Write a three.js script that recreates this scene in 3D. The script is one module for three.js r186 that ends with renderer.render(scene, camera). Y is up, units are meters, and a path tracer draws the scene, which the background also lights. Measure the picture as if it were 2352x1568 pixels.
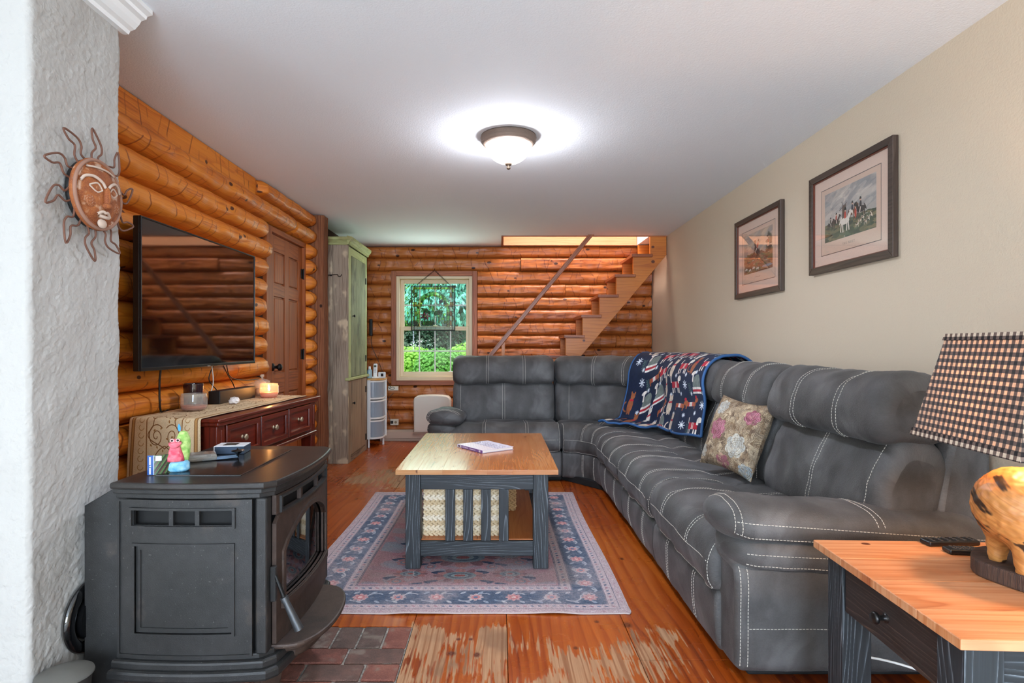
import * as THREE from 'three';
import { RoundedBoxGeometry } from 'three/addons/geometries/RoundedBoxGeometry.js';
import { mergeGeometries } from 'three/addons/utils/BufferGeometryUtils.js';
import { RectAreaLightUniformsLib } from 'three/addons/lights/RectAreaLightUniformsLib.js';
import { MarchingCubes } from 'three/addons/objects/MarchingCubes.js';
import { createNoise3D } from 'simplex-noise';

// ---------- camera, sky, exposure, daylight ----------
const scene = new THREE.Scene();
const camera = new THREE.PerspectiveCamera(2 * Math.atan(784 / 1340) * 180 / Math.PI, 1.5, 0.05, 200);
camera.position.set(0, 1.2, 0);
camera.lookAt(0, 1.2, -5);
camera.setViewOffset(2352, 1568, 28, -8, 2352, 1568);
const renderer = new THREE.WebGLRenderer();
renderer.toneMapping = THREE.LinearToneMapping;
renderer.toneMappingExposure = 2.55;
renderer.shadowMap.enabled = true;
RectAreaLightUniformsLib.init();
scene.background = new THREE.Color(0.86, 0.97, 1.0);
scene.backgroundIntensity = 1.5;
const sun = new THREE.DirectionalLight(0xfff3dd, 2.6);
sun.position.set(6, 22, 9); sun.target.position.set(0, 0, -12); sun.castShadow = true;
Object.assign(sun.shadow.camera, { left: -14, right: 14, top: 14, bottom: -14, far: 60 });
scene.add(sun, sun.target);
function daylight(x, y, z, tx, ty, tz, w, h, color, intensity) {   // daylight entering at a window's opening
  const l = new THREE.RectAreaLight(color, intensity, w, h);
  l.position.set(x, y, z); l.lookAt(tx, ty, tz); scene.add(l); return l;
}
daylight(-0.25, 1.35, 4.56, -0.25, 1.35, -5, 1.3, 1.7, 0xd2e6ff, 10.5);   // rear wall, first window
daylight(1.15, 1.35, 4.56, 1.15, 1.35, -5, 1.3, 1.7, 0xd2e6ff, 10.5);     // rear wall, second window
daylight(-3.32, 1.15, 2.4, 0, 1.15, 2.4, 1.9, 1.9, 0xd6e8ff, 3.6);     // glazed side door
daylight(1.05, 4.28, -6.75, 1.05, 0, -6.80, 0.9, 0.7, 0xffe8e0, 26.0);   // skylight over the stairs
daylight(-0.825, 1.81, -7.30, -0.825, 1.81, 0, 0.8, 0.34, 0xe2fff2, 4.6);    // window in the log wall

// ---------- helpers ----------
function rng(s) { return () => { s = (s + 0x6d2b79f5) | 0; let t = Math.imul(s ^ (s >>> 15), 1 | s); t = (t + Math.imul(t ^ (t >>> 7), 61 | t)) ^ t; return ((t ^ (t >>> 14)) >>> 0) / 4294967296; }; }
const R = rng(11), N3 = createNoise3D(rng(5));
const rr = (a, b, r = R) => a + (b - a) * r();
const clamp = (x, a = 0, b = 1) => Math.min(b, Math.max(a, x)), mix = (a, b, t) => a + (b - a) * t;
const sstep = (a, b, x) => { const t = clamp((x - a) / (b - a)); return t * t * (3 - 2 * t); };
const V = (x, y, z) => new THREE.Vector3(x, y, z);
const used = {};
const numbered = (n) => { used[n] = (used[n] ?? -1) + 1; return used[n] ? n + '_' + String(used[n]).padStart(3, '0') : n; };
function mesh(name, geo, mat, parent) {
  const m = new THREE.Mesh(geo, mat); m.castShadow = m.receiveShadow = true;
  m.name = parent ? name : numbered(name); (parent ?? scene).add(m); return m;
}
function tag(o, label, category, group) { Object.assign(o.userData, { label, category }); if (group) o.userData.group = group; return o; }
function thing(name, label, category, group) { const g = new THREE.Group(); g.name = numbered(name); scene.add(g); return tag(g, label, category, group); }
function struct(name, label) { const g = new THREE.Group(); g.name = name; scene.add(g); g.userData.kind = 'structure'; if (label) g.userData.label = label; return g; }
function structMesh(name, geo, mat, label) { const m = mesh(name, geo, mat); m.userData.kind = 'structure'; if (label) m.userData.label = label; return m; }
const place = (o, x, y, z, ry = 0) => { o.position.set(x, y, z); o.rotation.y = ry; return o; };
const box = (w, h, d, x = 0, y = 0, z = 0, r = 0.004) => new RoundedBoxGeometry(w, h, d, 2, Math.min(r, w / 2.01, h / 2.01, d / 2.01)).translate(x, y, z);
const span = (x0, x1, y0, y1, z0, z1, r = 0.004) => box(x1 - x0, y1 - y0, Math.abs(z1 - z0), (x0 + x1) / 2, (y0 + y1) / 2, (z0 + z1) / 2, r);
const cyl = (r0, r1, h, x = 0, y = 0, z = 0, n = 28) => new THREE.CylinderGeometry(r0, r1, h, n).translate(x, y, z);
const lathe = (pts, n = 36) => new THREE.LatheGeometry(pts.map((p) => new THREE.Vector2(p[0], p[1])), n);
const curve = (pts, closed = false, t = 0.5) => new THREE.CatmullRomCurve3(pts.map((p) => (p.isVector3 ? p : V(...p))), closed, 'catmullrom', t);
const tube = (pts, r, seg = 40, n = 8, closed = false) => new THREE.TubeGeometry(curve(pts, closed), seg, r, n, closed);
const merge = (list) => { const a = list.map((g) => { const h = g.index ? g.toNonIndexed() : g.clone(); for (const k of Object.keys(h.attributes)) if (!['position', 'normal', 'uv'].includes(k)) h.deleteAttribute(k); if (!h.attributes.uv) h.setAttribute('uv', new THREE.BufferAttribute(new Float32Array(h.attributes.position.count * 2), 2)); return h; }); return mergeGeometries(a); };
// metre uvs by the way each face points: u runs along the grain axis
function grain(geo, axis = 'x', du = rr(0, 3), dv = rr(0, 3)) {
  const g = geo.index ? geo.toNonIndexed() : geo, p = g.attributes.position, n = p.count, uv = new Float32Array(n * 2), a = V(), b = V(), c = V();
  const get = { x: 'getX', y: 'getY', z: 'getZ' }, others = { x: ['y', 'z'], y: ['x', 'z'], z: ['x', 'y'] };
  for (let i = 0; i < n; i += 3) {
    a.fromBufferAttribute(p, i); b.fromBufferAttribute(p, i + 1).sub(a); c.fromBufferAttribute(p, i + 2).sub(a); b.cross(c);
    const m = [Math.abs(b.x), Math.abs(b.y), Math.abs(b.z)], dom = m[0] > m[1] && m[0] > m[2] ? 'x' : m[1] > m[2] ? 'y' : 'z';
    let U = axis, W;
    if (dom === axis) [U, W] = others[axis]; else W = ['x', 'y', 'z'].find((k) => k !== dom && k !== axis);
    for (let k = i; k < i + 3; k++) { uv[2 * k] = p[get[U]](k) + du; uv[2 * k + 1] = p[get[W]](k) + dv; }
  }
  g.setAttribute('uv', new THREE.BufferAttribute(uv, 2)); return g;
}
function outward(g) {   // turn a closed surface so that its faces look out
  const p = g.attributes.position, ix = g.index.array; let v = 0; const a = V(), b = V(), c = V();
  for (let i = 0; i < ix.length; i += 3) { a.fromBufferAttribute(p, ix[i]); b.fromBufferAttribute(p, ix[i + 1]); c.fromBufferAttribute(p, ix[i + 2]); v += a.dot(b.cross(c)); }
  if (v < 0) for (let i = 0; i < ix.length; i += 3) [ix[i], ix[i + 1]] = [ix[i + 1], ix[i]];
  g.computeVertexNormals(); return g;
}
// a grid surface from f(i/nu, j/nv) -> Vector3, uv from g
function sheet(nu, nv, f, uvf) {
  const pos = [], uv = [], idx = [];
  for (let j = 0; j <= nv; j++) for (let i = 0; i <= nu; i++) { const p = f(i / nu, j / nv); pos.push(p.x, p.y, p.z); const q = uvf ? uvf(i / nu, j / nv) : [i / nu, j / nv]; uv.push(q[0], q[1]); }
  for (let j = 0; j < nv; j++) for (let i = 0; i < nu; i++) { const a = j * (nu + 1) + i, b = a + 1, c = a + nu + 1, d = c + 1; idx.push(a, b, d, a, d, c); }
  const g = new THREE.BufferGeometry();
  g.setAttribute('position', new THREE.Float32BufferAttribute(pos, 3)); g.setAttribute('uv', new THREE.Float32BufferAttribute(uv, 2)); g.setIndex(idx); g.computeVertexNormals(); return g;
}
// the same with thickness t along the normals (a closed skin)
function thickSheet(nu, nv, f, t, uvf) {
  const g = sheet(nu, nv, f, uvf), p = g.attributes.position, n = g.attributes.normal, m = p.count, pos = [...p.array], uv = [...g.attributes.uv.array], idx = [...g.index.array];
  for (let i = 0; i < m; i++) { pos.push(p.getX(i) - n.getX(i) * t, p.getY(i) - n.getY(i) * t, p.getZ(i) - n.getZ(i) * t); uv.push(g.attributes.uv.getX(i), g.attributes.uv.getY(i)); }
  const k = idx.length; for (let i = 0; i < k; i += 3) idx.push(idx[i] + m, idx[i + 2] + m, idx[i + 1] + m);
  const rim = []; for (let i = 0; i <= nu; i++) rim.push(i); for (let j = 1; j <= nv; j++) rim.push(j * (nu + 1) + nu); for (let i = nu - 1; i >= 0; i--) rim.push(nv * (nu + 1) + i); for (let j = nv - 1; j > 0; j--) rim.push(j * (nu + 1));
  rim.forEach((a, i) => { const b = rim[(i + 1) % rim.length]; idx.push(a, b + m, b, a, a + m, b + m); });
  const h = new THREE.BufferGeometry(); h.setAttribute('position', new THREE.Float32BufferAttribute(pos, 3)); h.setAttribute('uv', new THREE.Float32BufferAttribute(uv, 2)); h.setIndex(idx); h.computeVertexNormals(); return h;
}
function smoothProfile(pts, n) { const c = new THREE.CatmullRomCurve3(pts.map((p) => V(p[0], p[1], 0)), true, 'centripetal'); return c.getSpacedPoints(n).slice(0, n).map((p) => [p.x, p.y]); }
// soft body: a closed profile [s, y] swept along frame(t) = {o, b}: point = o + b*s + up*y; its ends are rounded by r; wob(point, t, k) is a push outwards
function sweep(pts, frame, L, r, { n = 40, step = 0.035, wob, smooth = true, dome = 0 } = {}) {
  const P = smooth ? smoothProfile(pts, n) : pts; n = P.length;
  let area = 0; for (let k = 0; k < n; k++) { const a = P[k], b = P[(k + 1) % n]; area += a[0] * b[1] - b[0] * a[1]; }
  const sg = Math.sign(area), nor = P.map((p, k) => { const a = P[(k + n - 1) % n], b = P[(k + 1) % n], l = Math.hypot(b[0] - a[0], b[1] - a[1]) || 1; return [sg * (b[1] - a[1]) / l, -sg * (b[0] - a[0]) / l]; });
  const arc = [0]; for (let k = 0; k < n; k++) { const a = P[k], b = P[(k + 1) % n]; arc.push(arc[k] + Math.hypot(b[0] - a[0], b[1] - a[1])); }
  const ts = []; for (let i = 0; i <= 6; i++) ts.push(r * (1 - Math.cos(i / 6 * Math.PI / 2)) / L);
  const m = Math.max(2, Math.ceil((L - 2 * r) / step)); for (let i = 1; i < m; i++) ts.push((r + (L - 2 * r) * i / m) / L);
  for (let i = 6; i >= 0; i--) ts.push(1 - r * (1 - Math.cos(i / 6 * Math.PI / 2)) / L);
  const CX = P.reduce((q, p) => q + p[0] / n, 0), CY = P.reduce((q, p) => q + p[1] / n, 0);
  const inset = (t) => { const d = Math.min(t, 1 - t) * L; return d >= r ? 0 : r - Math.sqrt(Math.max(0, r * r - (r - d) ** 2)); };
  const at = (t, k, off = 0) => {
    const k0 = Math.floor(k), f = k - k0, A = P[((k0 % n) + n) % n], B = P[(((k0 + 1) % n) + n) % n], na = nor[((k0 % n) + n) % n], nb = nor[(((k0 + 1) % n) + n) % n];
    const nx = mix(na[0], nb[0], f), ny = mix(na[1], nb[1], f), e = off - inset(t), fr = frame(t), s0 = mix(A[0], B[0], f), y0 = mix(A[1], B[1], f);
    let s = s0 + nx * e, y = y0 + ny * e;
    if (dome) { const d = Math.min(t, 1 - t) * L, q = d >= r ? 1 : dome + (1 - dome) * Math.sqrt(Math.max(0, 1 - (1 - d / r) ** 2)); s = CX + (s0 + nx * off - CX) * q; y = CY + (y0 + ny * off - CY) * q; }
    const p = fr.o.clone().addScaledVector(fr.b, s); p.y += y;
    if (wob) { const w = wob(p, t, s0, y0); p.addScaledVector(fr.b, nx * w); p.y += ny * w; }
    return p;
  };
  const pos = [], uv = [], idx = [];
  ts.forEach((t) => { for (let k = 0; k <= n; k++) { const p = at(t, k); pos.push(p.x, p.y, p.z); uv.push(t * L, arc[k]); } });
  for (let i = 0; i < ts.length - 1; i++) for (let k = 0; k < n; k++) { const a = i * (n + 1) + k, b = a + 1, c = a + n + 1, d = c + 1; idx.push(a, b, d, a, d, c); }
  for (const [row, t] of [[0, 0], [ts.length - 1, 1]]) {
    const c = V(), id = pos.length / 3; for (let k = 0; k < n; k++) c.add(V(...pos.slice((row * (n + 1) + k) * 3, (row * (n + 1) + k) * 3 + 3))); c.divideScalar(n);
    pos.push(c.x, c.y, c.z); uv.push(P.reduce((q, p) => q + p[0] / n, 0), P.reduce((q, p) => q + p[1] / n, 0));
    for (let k = 0; k <= n; k++) { const a = (row * (n + 1) + k) * 3; pos.push(pos[a], pos[a + 1], pos[a + 2]); uv.push(P[k % n][0], P[k % n][1]); }
    for (let k = 0; k < n; k++) { const a = id + 1 + k; row ? idx.push(a, a + 1, id) : idx.push(a + 1, a, id); }
  }
  const g = new THREE.BufferGeometry(); g.setAttribute('position', new THREE.Float32BufferAttribute(pos, 3)); g.setAttribute('uv', new THREE.Float32BufferAttribute(uv, 2)); g.setIndex(idx);
  outward(g); smoothSeam(g, ts.length, n);
  const near = (s, y) => { let best = 0, bd = 1e9; P.forEach((p, k) => { const d = (p[0] - s) ** 2 + (p[1] - y) ** 2; if (d < bd) { bd = d; best = k; } }); return best; };
  return { geo: g, at, n, near };
}
function smoothSeam(g, rows, n) { const N = g.attributes.normal; for (let i = 0; i < rows; i++) { const a = i * (n + 1), b = a + n; const v = V(N.getX(a) + N.getX(b), N.getY(a) + N.getY(b), N.getZ(a) + N.getZ(b)).normalize(); N.setXYZ(a, v.x, v.y, v.z); N.setXYZ(b, v.x, v.y, v.z); } }
// dashed thread along points
function stitches(lines, r = 0.0014, dash = 0.0085, gap = 0.004) {
  const out = [], up = V(0, 1, 0), q = new THREE.Quaternion();
  for (const pts of lines) {
    const c = new THREE.CatmullRomCurve3(pts), len = c.getLength(), k = Math.max(1, Math.round(len / (dash + gap)));
    for (let i = 0; i < k; i++) {
      const a = c.getPointAt(i / k), b = c.getPointAt(Math.min(1, (i + dash / (dash + gap)) / k)), d = b.clone().sub(a), l = d.length(); if (l < 1e-5) continue;
      q.setFromUnitVectors(up, d.divideScalar(l));
      out.push(new THREE.CylinderGeometry(r, r, l, 5, 1).applyQuaternion(q).translate((a.x + b.x) / 2, (a.y + b.y) / 2, (a.z + b.z) / 2));
    }
  }
  return merge(out);
}
function shapePath(pts) { const s = new THREE.Shape(); pts.forEach((p, i) => (i ? s.lineTo(p[0], p[1]) : s.moveTo(p[0], p[1]))); return s; }
const extrude = (pts, depth, bevel = 0, holes = []) => { const s = Array.isArray(pts) ? shapePath(pts) : pts; for (const h of holes) s.holes.push(shapePath(h)); return new THREE.ExtrudeGeometry(s, { depth: depth - 2 * bevel, bevelEnabled: bevel > 0, bevelSize: bevel, bevelThickness: bevel, bevelOffset: -bevel, bevelSegments: 2, curveSegments: 16 }).translate(0, 0, bevel); };

// ---------- computed textures ----------
const hash = (x, y, s) => { let h = Math.imul(x, 374761393) ^ Math.imul(y, 668265263) ^ Math.imul(s, 1442695041); h = Math.imul(h ^ (h >>> 13), 1274126177); return ((h ^ (h >>> 16)) >>> 0) / 4294967296; };
function vn(x, y, px, py, s) {   // value noise that repeats after px, py
  const ix = Math.floor(x), iy = Math.floor(y); let fx = x - ix, fy = y - iy; fx = fx * fx * (3 - 2 * fx); fy = fy * fy * (3 - 2 * fy);
  const x0 = ((ix % px) + px) % px, x1 = (x0 + 1) % px, y0 = ((iy % py) + py) % py, y1 = (y0 + 1) % py;
  const a = hash(x0, y0, s), b = hash(x1, y0, s), c = hash(x0, y1, s), d = hash(x1, y1, s);
  return a + (b - a) * fx + (c - a) * fy + (a - b - c + d) * fx * fy;
}
function fbm(x, y, px, py, o, s) { let v = 0, a = 0.5, t = 0; for (let i = 0; i < o; i++) { v += a * vn(x, y, px, py, s + i * 17); t += a; a *= 0.5; x *= 2; y *= 2; px *= 2; py *= 2; } return v / t; }
const hex = (c) => [(c >> 16) & 255, (c >> 8) & 255, c & 255];
const lerp3 = (a, b, t) => [a[0] + (b[0] - a[0]) * t, a[1] + (b[1] - a[1]) * t, a[2] + (b[2] - a[2]) * t];
function dataTex(W, H, f, srgb = true) {
  const d = new Uint8Array(W * H * 4);
  for (let j = 0, o = 0; j < H; j++) for (let i = 0; i < W; i++, o += 4) { const c = f(i / W, j / H, i, j); if (c.length) { d[o] = clamp(c[0], 0, 255); d[o + 1] = clamp(c[1], 0, 255); d[o + 2] = clamp(c[2], 0, 255); } else d[o] = d[o + 1] = d[o + 2] = clamp(c * 255, 0, 255); d[o + 3] = 255; }
  const t = new THREE.DataTexture(d, W, H); t.wrapS = t.wrapT = THREE.RepeatWrapping; t.magFilter = THREE.LinearFilter; t.minFilter = THREE.LinearMipmapLinearFilter; t.generateMipmaps = true; if (srgb) t.colorSpace = THREE.SRGBColorSpace; t.needsUpdate = true; return t;
}
const per = (t, u, v) => { t.repeat.set(1 / u, 1 / v); return t; };   // for uvs in metres: the texture covers u by v metres
// wood: rings along u; c = [light, middle, dark, knot]
function wood({ W = 1024, H = 512, U = 2, Vm = 0.5, rings = 30, warp = 3, c, knots = 5, kr = 0.018, contrast = 0.7, fibre = 0.25, tone = 0.35, seed = 1, arcs = 0, cu = 3, cv = 5, power = 2.2, stain = 0 }) {
  const r = rng(seed * 977), K = [], C = c.map(hex); for (let i = 0; i < knots; i++) K.push([r(), r(), kr * (0.6 + r() * 0.9)]);
  const arcAt = []; for (let i = 0; i < arcs; i++) arcAt.push([(i + r() * 0.8) / arcs, r() * 100, 0.35 + r() * 0.65]);
  const bumps = new Float32Array(W * H);
  const map = dataTex(W, H, (u, v, i, j) => {
    let vv = v, knot = 0, kring = 0;
    for (const [ku, kv, k] of K) {
      let du = u - ku, dv = v - kv; du -= Math.round(du); dv -= Math.round(dv); du *= U; dv *= Vm;
      const e = Math.exp(-(du * du) / (k * k * 14) - (dv * dv) / (k * k * 5)); vv += (dv > 0 ? 1 : -1) * e * k * 0.55 / Vm;
      const d = Math.hypot(du / 1.25, dv) / k; if (d < 1.25) { knot = Math.max(knot, 1 - sstep(0.75, 1.15, d)); kring = 0.5 + 0.5 * Math.sin(d * 16); }
    }
    const n1 = fbm(u * cu, v * cv, cu, cv, 3, seed), t = vv * rings + n1 * warp, s = t - Math.floor(t);
    const g = Math.pow(s < 0.86 ? s / 0.86 : (1 - s) / 0.14, power);
    const fine = vn(u * 24, v * H / 2, 24, H / 2, seed + 3) * 0.6 + vn(u * 6, v * H / 5, 6, Math.floor(H / 5), seed + 4) * 0.4, low = fbm(u * 4, v * 3, 4, 3, 3, seed + 9);
    let k = clamp(g * contrast + (fine - 0.5) * fibre * 2 + (low - 0.5) * tone * 2 + 0.12), col = k < 0.5 ? lerp3(C[0], C[1], k * 2) : lerp3(C[1], C[2], k * 2 - 1);
    let dark = 0; for (const [au, as, st] of arcAt) { let e = u - au; e -= Math.round(e); if (e > 0.03 || e < -0.03) continue; let d = u - au - 0.012 * Math.sin(v * 6.283 + as) - 0.012 * (vn(v * 8 + as, as, 4096, 4096, seed) - 0.5); d -= Math.round(d); d *= U; const w = vn(v * 14 + as * 3, as, 4096, 4096, seed + 1); if (Math.abs(d) < 0.008) dark = Math.max(dark, st * sstep(0.25, 0.6, w) * (1 - Math.abs(d) / 0.008)); }
    if (dark) col = lerp3(col, C[2], dark * 0.95);
    if (stain) { const q = sstep(0.62, 0.8, fbm(u * 9, v * 5, 9, 5, 4, seed + 31)); col = lerp3(col, C[3], q * stain); }
    if (knot) col = lerp3(col, lerp3(C[3], C[2], kring * 0.4), knot);
    bumps[j * W + i] = clamp(0.7 - g * 0.35 - dark * 0.5 + (fine - 0.5) * 0.3 - knot * 0.1);
    return col;
  });
  const bump = dataTex(W, H, (u, v, i, j) => bumps[j * W + i], false);
  return { map: per(map, U, Vm), bump: per(bump, U, Vm) };
}
const mat = (color, o = {}) => new THREE.MeshPhysicalMaterial({ color, roughness: 0.6, ...o });
const woodMat = (w, o = {}) => new THREE.MeshPhysicalMaterial({ color: 0xffffff, map: w.map, bumpMap: w.bump, bumpScale: 0.0012, roughness: 0.5, ...o });
function canvasTex(W, H, draw) { const c = document.createElement('canvas'); c.width = W; c.height = H; draw(c.getContext('2d'), W, H); const t = new THREE.CanvasTexture(c); t.colorSpace = THREE.SRGBColorSpace; t.wrapS = t.wrapT = THREE.RepeatWrapping; t.magFilter = THREE.LinearFilter; return t; }
// grain over a drawn canvas: f(u, v, rgb) -> rgb
function weather(g, W, H, f) { const im = g.getImageData(0, 0, W, H), d = im.data; for (let j = 0; j < H; j++) for (let i = 0; i < W; i++) { const o = (j * W + i) * 4, c = f(i / W, j / H, [d[o], d[o + 1], d[o + 2]]); d[o] = clamp(c[0], 0, 255); d[o + 1] = clamp(c[1], 0, 255); d[o + 2] = clamp(c[2], 0, 255); } g.putImageData(im, 0, 0); }
const noiseTex = (W, U, f) => per(dataTex(W, W, f, false), U, U);

const leatherBump = noiseTex(512, 0.16, (u, v) => 0.5 * fbm(u * 40, v * 40, 40, 40, 2, 3) + 0.5 * fbm(u * 90, v * 90, 90, 90, 2, 8));
const leatherMap = per(dataTex(1024, 1024, (u, v) => { const a = fbm(u * 5, v * 4, 5, 4, 5, 21), b = fbm(u * 14 + a * 3, v * 9 + a * 2, 14, 9, 3, 44), g = vn(u * 300, v * 300, 300, 300, 2); const k = 0.12 + 0.62 * a + 0.45 * (b - 0.5) + 0.08 * (g - 0.5) + 0.10 * (sstep(0.45, 0.7, b) * sstep(0.4, 0.65, a)); return lerp3([47, 45, 43], [116, 115, 114], clamp(k)); }), 1.1, 1.1);
const plasterBump = noiseTex(1024, 0.5, (u, v) => { const a = fbm(u * 16, v * 16, 16, 16, 4, 5), b = fbm(u * 60, v * 60, 60, 60, 3, 6); return clamp(0.55 * sstep(0.4, 0.65, a) + 0.45 * b); });
const wallBump = noiseTex(512, 0.4, (u, v) => fbm(u * 70, v * 70, 70, 70, 3, 15));
const metalBump = noiseTex(512, 0.12, (u, v) => fbm(u * 60, v * 60, 60, 60, 3, 31));
// surface where f(point) = 0, by marching cubes
function isoSurface(f, lo, hi, n) {
  const mc = new MarchingCubes(n, new THREE.MeshBasicMaterial(), false, false, 200000); mc.isolation = 0; const h = n / 2, p = V();
  const at = (i) => (i - h) / h, s = hi.clone().sub(lo).multiplyScalar(0.5), c = hi.clone().add(lo).multiplyScalar(0.5);
  for (let k = 0; k < n; k++) for (let j = 0; j < n; j++) for (let i = 0; i < n; i++) { p.set(c.x + at(i) * s.x, c.y + at(j) * s.y, c.z + at(k) * s.z); mc.field[i + j * n + k * n * n] = -f(p); }
  mc.update(); const m = mc.count, pos = new Float32Array(m * 3), nor = new Float32Array(m * 3), e = 0.0015, q = V();
  for (let i = 0; i < m; i++) { p.set(c.x + mc.positionArray[i * 3] * s.x, c.y + mc.positionArray[i * 3 + 1] * s.y, c.z + mc.positionArray[i * 3 + 2] * s.z); pos.set([p.x, p.y, p.z], i * 3); const d = (x, y, z) => f(q.set(p.x + x * e, p.y + y * e, p.z + z * e)), v = V(d(1, 0, 0) - d(-1, 0, 0), d(0, 1, 0) - d(0, -1, 0), d(0, 0, 1) - d(0, 0, -1)).normalize(); nor.set([v.x, v.y, v.z], i * 3); }
  const g = new THREE.BufferGeometry(); g.setAttribute('position', new THREE.BufferAttribute(pos, 3)); g.setAttribute('normal', new THREE.BufferAttribute(nor, 3)); g.setAttribute('uv', new THREE.BufferAttribute(new Float32Array(m * 2), 2)); return g;
}

// ---------- woods and shared materials ----------
const wLog = wood({ c: [0xe2a052, 0xcb8038, 0x7c4016, 0x4a2710], U: 2.2, Vm: 0.55, rings: 9, warp: 5, knots: 6, kr: 0.015, contrast: 0.4, tone: 0.45, arcs: 22, seed: 3 });
const wLog2 = wood({ c: [0xd98f4c, 0xc07338, 0x74391a, 0x46250f], U: 2.2, Vm: 0.55, rings: 8, warp: 5, knots: 7, kr: 0.016, contrast: 0.4, tone: 0.4, arcs: 22, seed: 8 });
const wStair = wood({ c: [0xd89a4c, 0xc6843a, 0x96581f, 0x5a3012], rings: 14, knots: 5, contrast: 0.4, seed: 12, kr: 0.014 });
const wTread = wood({ c: [0xa9623a, 0x8d4a28, 0x5e2c16, 0x3c1c0c], rings: 16, knots: 3, contrast: 0.5, seed: 13 });
const wDoor = wood({ c: [0xa9713f, 0x8e5a2d, 0x63391a, 0x3c2110], rings: 16, knots: 0, contrast: 0.5, fibre: 0.35, seed: 15 });
const wPost = wood({ c: [0x8f6446, 0x754b32, 0x48291a, 0x2c1810], rings: 20, knots: 4, contrast: 0.5, fibre: 0.6, tone: 0.5, seed: 17, power: 1.4 });
const wGrey = wood({ c: [0xa08d79, 0x857260, 0x554638, 0xd9c2a0], rings: 18, knots: 0, contrast: 0.4, fibre: 0.5, tone: 0.5, seed: 19, stain: 0.75, U: 1.4 });
const wGreen = wood({ c: [0xb9bd92, 0xa1a67a, 0x6d6d49, 0x80694a], rings: 14, knots: 0, contrast: 0.35, fibre: 0.4, tone: 0.4, seed: 23, stain: 0.35, U: 1.4 });
const wGreenDark = wood({ c: [0x8d8f6b, 0x70714f, 0x45412f, 0x3e3325], rings: 14, knots: 0, contrast: 0.5, fibre: 0.6, tone: 0.6, seed: 24, stain: 0.4, U: 1.4 });
const wBarn = wood({ c: [0xa5876a, 0x866a50, 0x56402f, 0x3a2a1e], rings: 14, knots: 0, contrast: 0.5, fibre: 0.6, tone: 0.5, seed: 25 });
const wCream = wood({ c: [0xe9d7b4, 0xe0c9a0, 0xc9a878, 0xa47c4c], rings: 12, knots: 0, contrast: 0.3, fibre: 0.15, seed: 27 });
const mLog = woodMat(wLog, { color: 0xffde92, roughness: 0.5, bumpScale: 0.002 }), mLog2 = woodMat(wLog2, { color: 0xdecbb2, roughness: 0.42, bumpScale: 0.002 });
const mStair = woodMat(wStair, { color: 0xf6cf96, roughness: 0.4 }), mTread = woodMat(wTread, { roughness: 0.4 }), mDoor = woodMat(wDoor, { color: 0xffcc92, roughness: 0.6 });
const mPost = woodMat(wPost, { color: 0xffe6d0, roughness: 0.85, bumpScale: 0.004 }), mGrey = woodMat(wGrey, { roughness: 0.85, bumpScale: 0.003 }), mGreen = woodMat(wGreen, { color: 0xf6f4d6, roughness: 0.75, bumpScale: 0.002 });
const mGreenDark = woodMat(wGreenDark, { roughness: 0.8, bumpScale: 0.003 }), mBarn = woodMat(wBarn, { roughness: 0.85, bumpScale: 0.003 }), mCream = woodMat(wCream, { roughness: 0.5, bumpScale: 0.0005 });
const mTrim = woodMat(wTread, { roughness: 0.5 }), mChink = mat(0x3a2212, { roughness: 0.9 });
const mWhite = mat(0xe9e9e7, { roughness: 0.6 }), mBlack = mat(0x111111, { roughness: 0.4 }), mIron = mat(0x191817, { roughness: 0.5, metalness: 0.6 });
const mGlass = mat(0xffffff, { transmission: 1, roughness: 0.0, thickness: 0, ior: 1.45, specularIntensity: 0.6 });
const paintBump = { bumpMap: wallBump, bumpScale: 0.0008 };
const uvM = (g) => grain(g, 'x', 0, 0);

// ---------- floor ----------
const seams = [-3.4, -2.9, -2.36, -1.86, -1.37, -0.87, -0.37, 0.03, 0.535, 1.0, 1.48, 1.95];
const FX = (u) => -1.95 + 3.9 * u, FD = (v) => 1.6 + 5.9 * v;
const knotList = []; { const r = rng(71); for (let i = 0; i < 60; i++) knotList.push([-1.9 + 3.8 * r(), 2.6 + 4.7 * r(), 0.006 + r() * 0.011]); for (const k of [[-0.19, 2.27, 0.020], [-0.09, 2.26, 0.016], [-0.17, 2.38, 0.013], [-0.12, 2.38, 0.013], [0.30, 2.31, 0.014], [0.545, 2.5, 0.030], [0.42, 2.53, 0.014]]) knotList.push(k); }
const knotGrid = {}; for (const k of knotList) { const a = Math.floor(k[0] * 4), b = Math.floor(k[1] * 4); for (let i = -1; i <= 1; i++) for (let j = -1; j <= 1; j++) (knotGrid[(a + i) + ',' + (b + j)] ??= []).push(k); }
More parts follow.
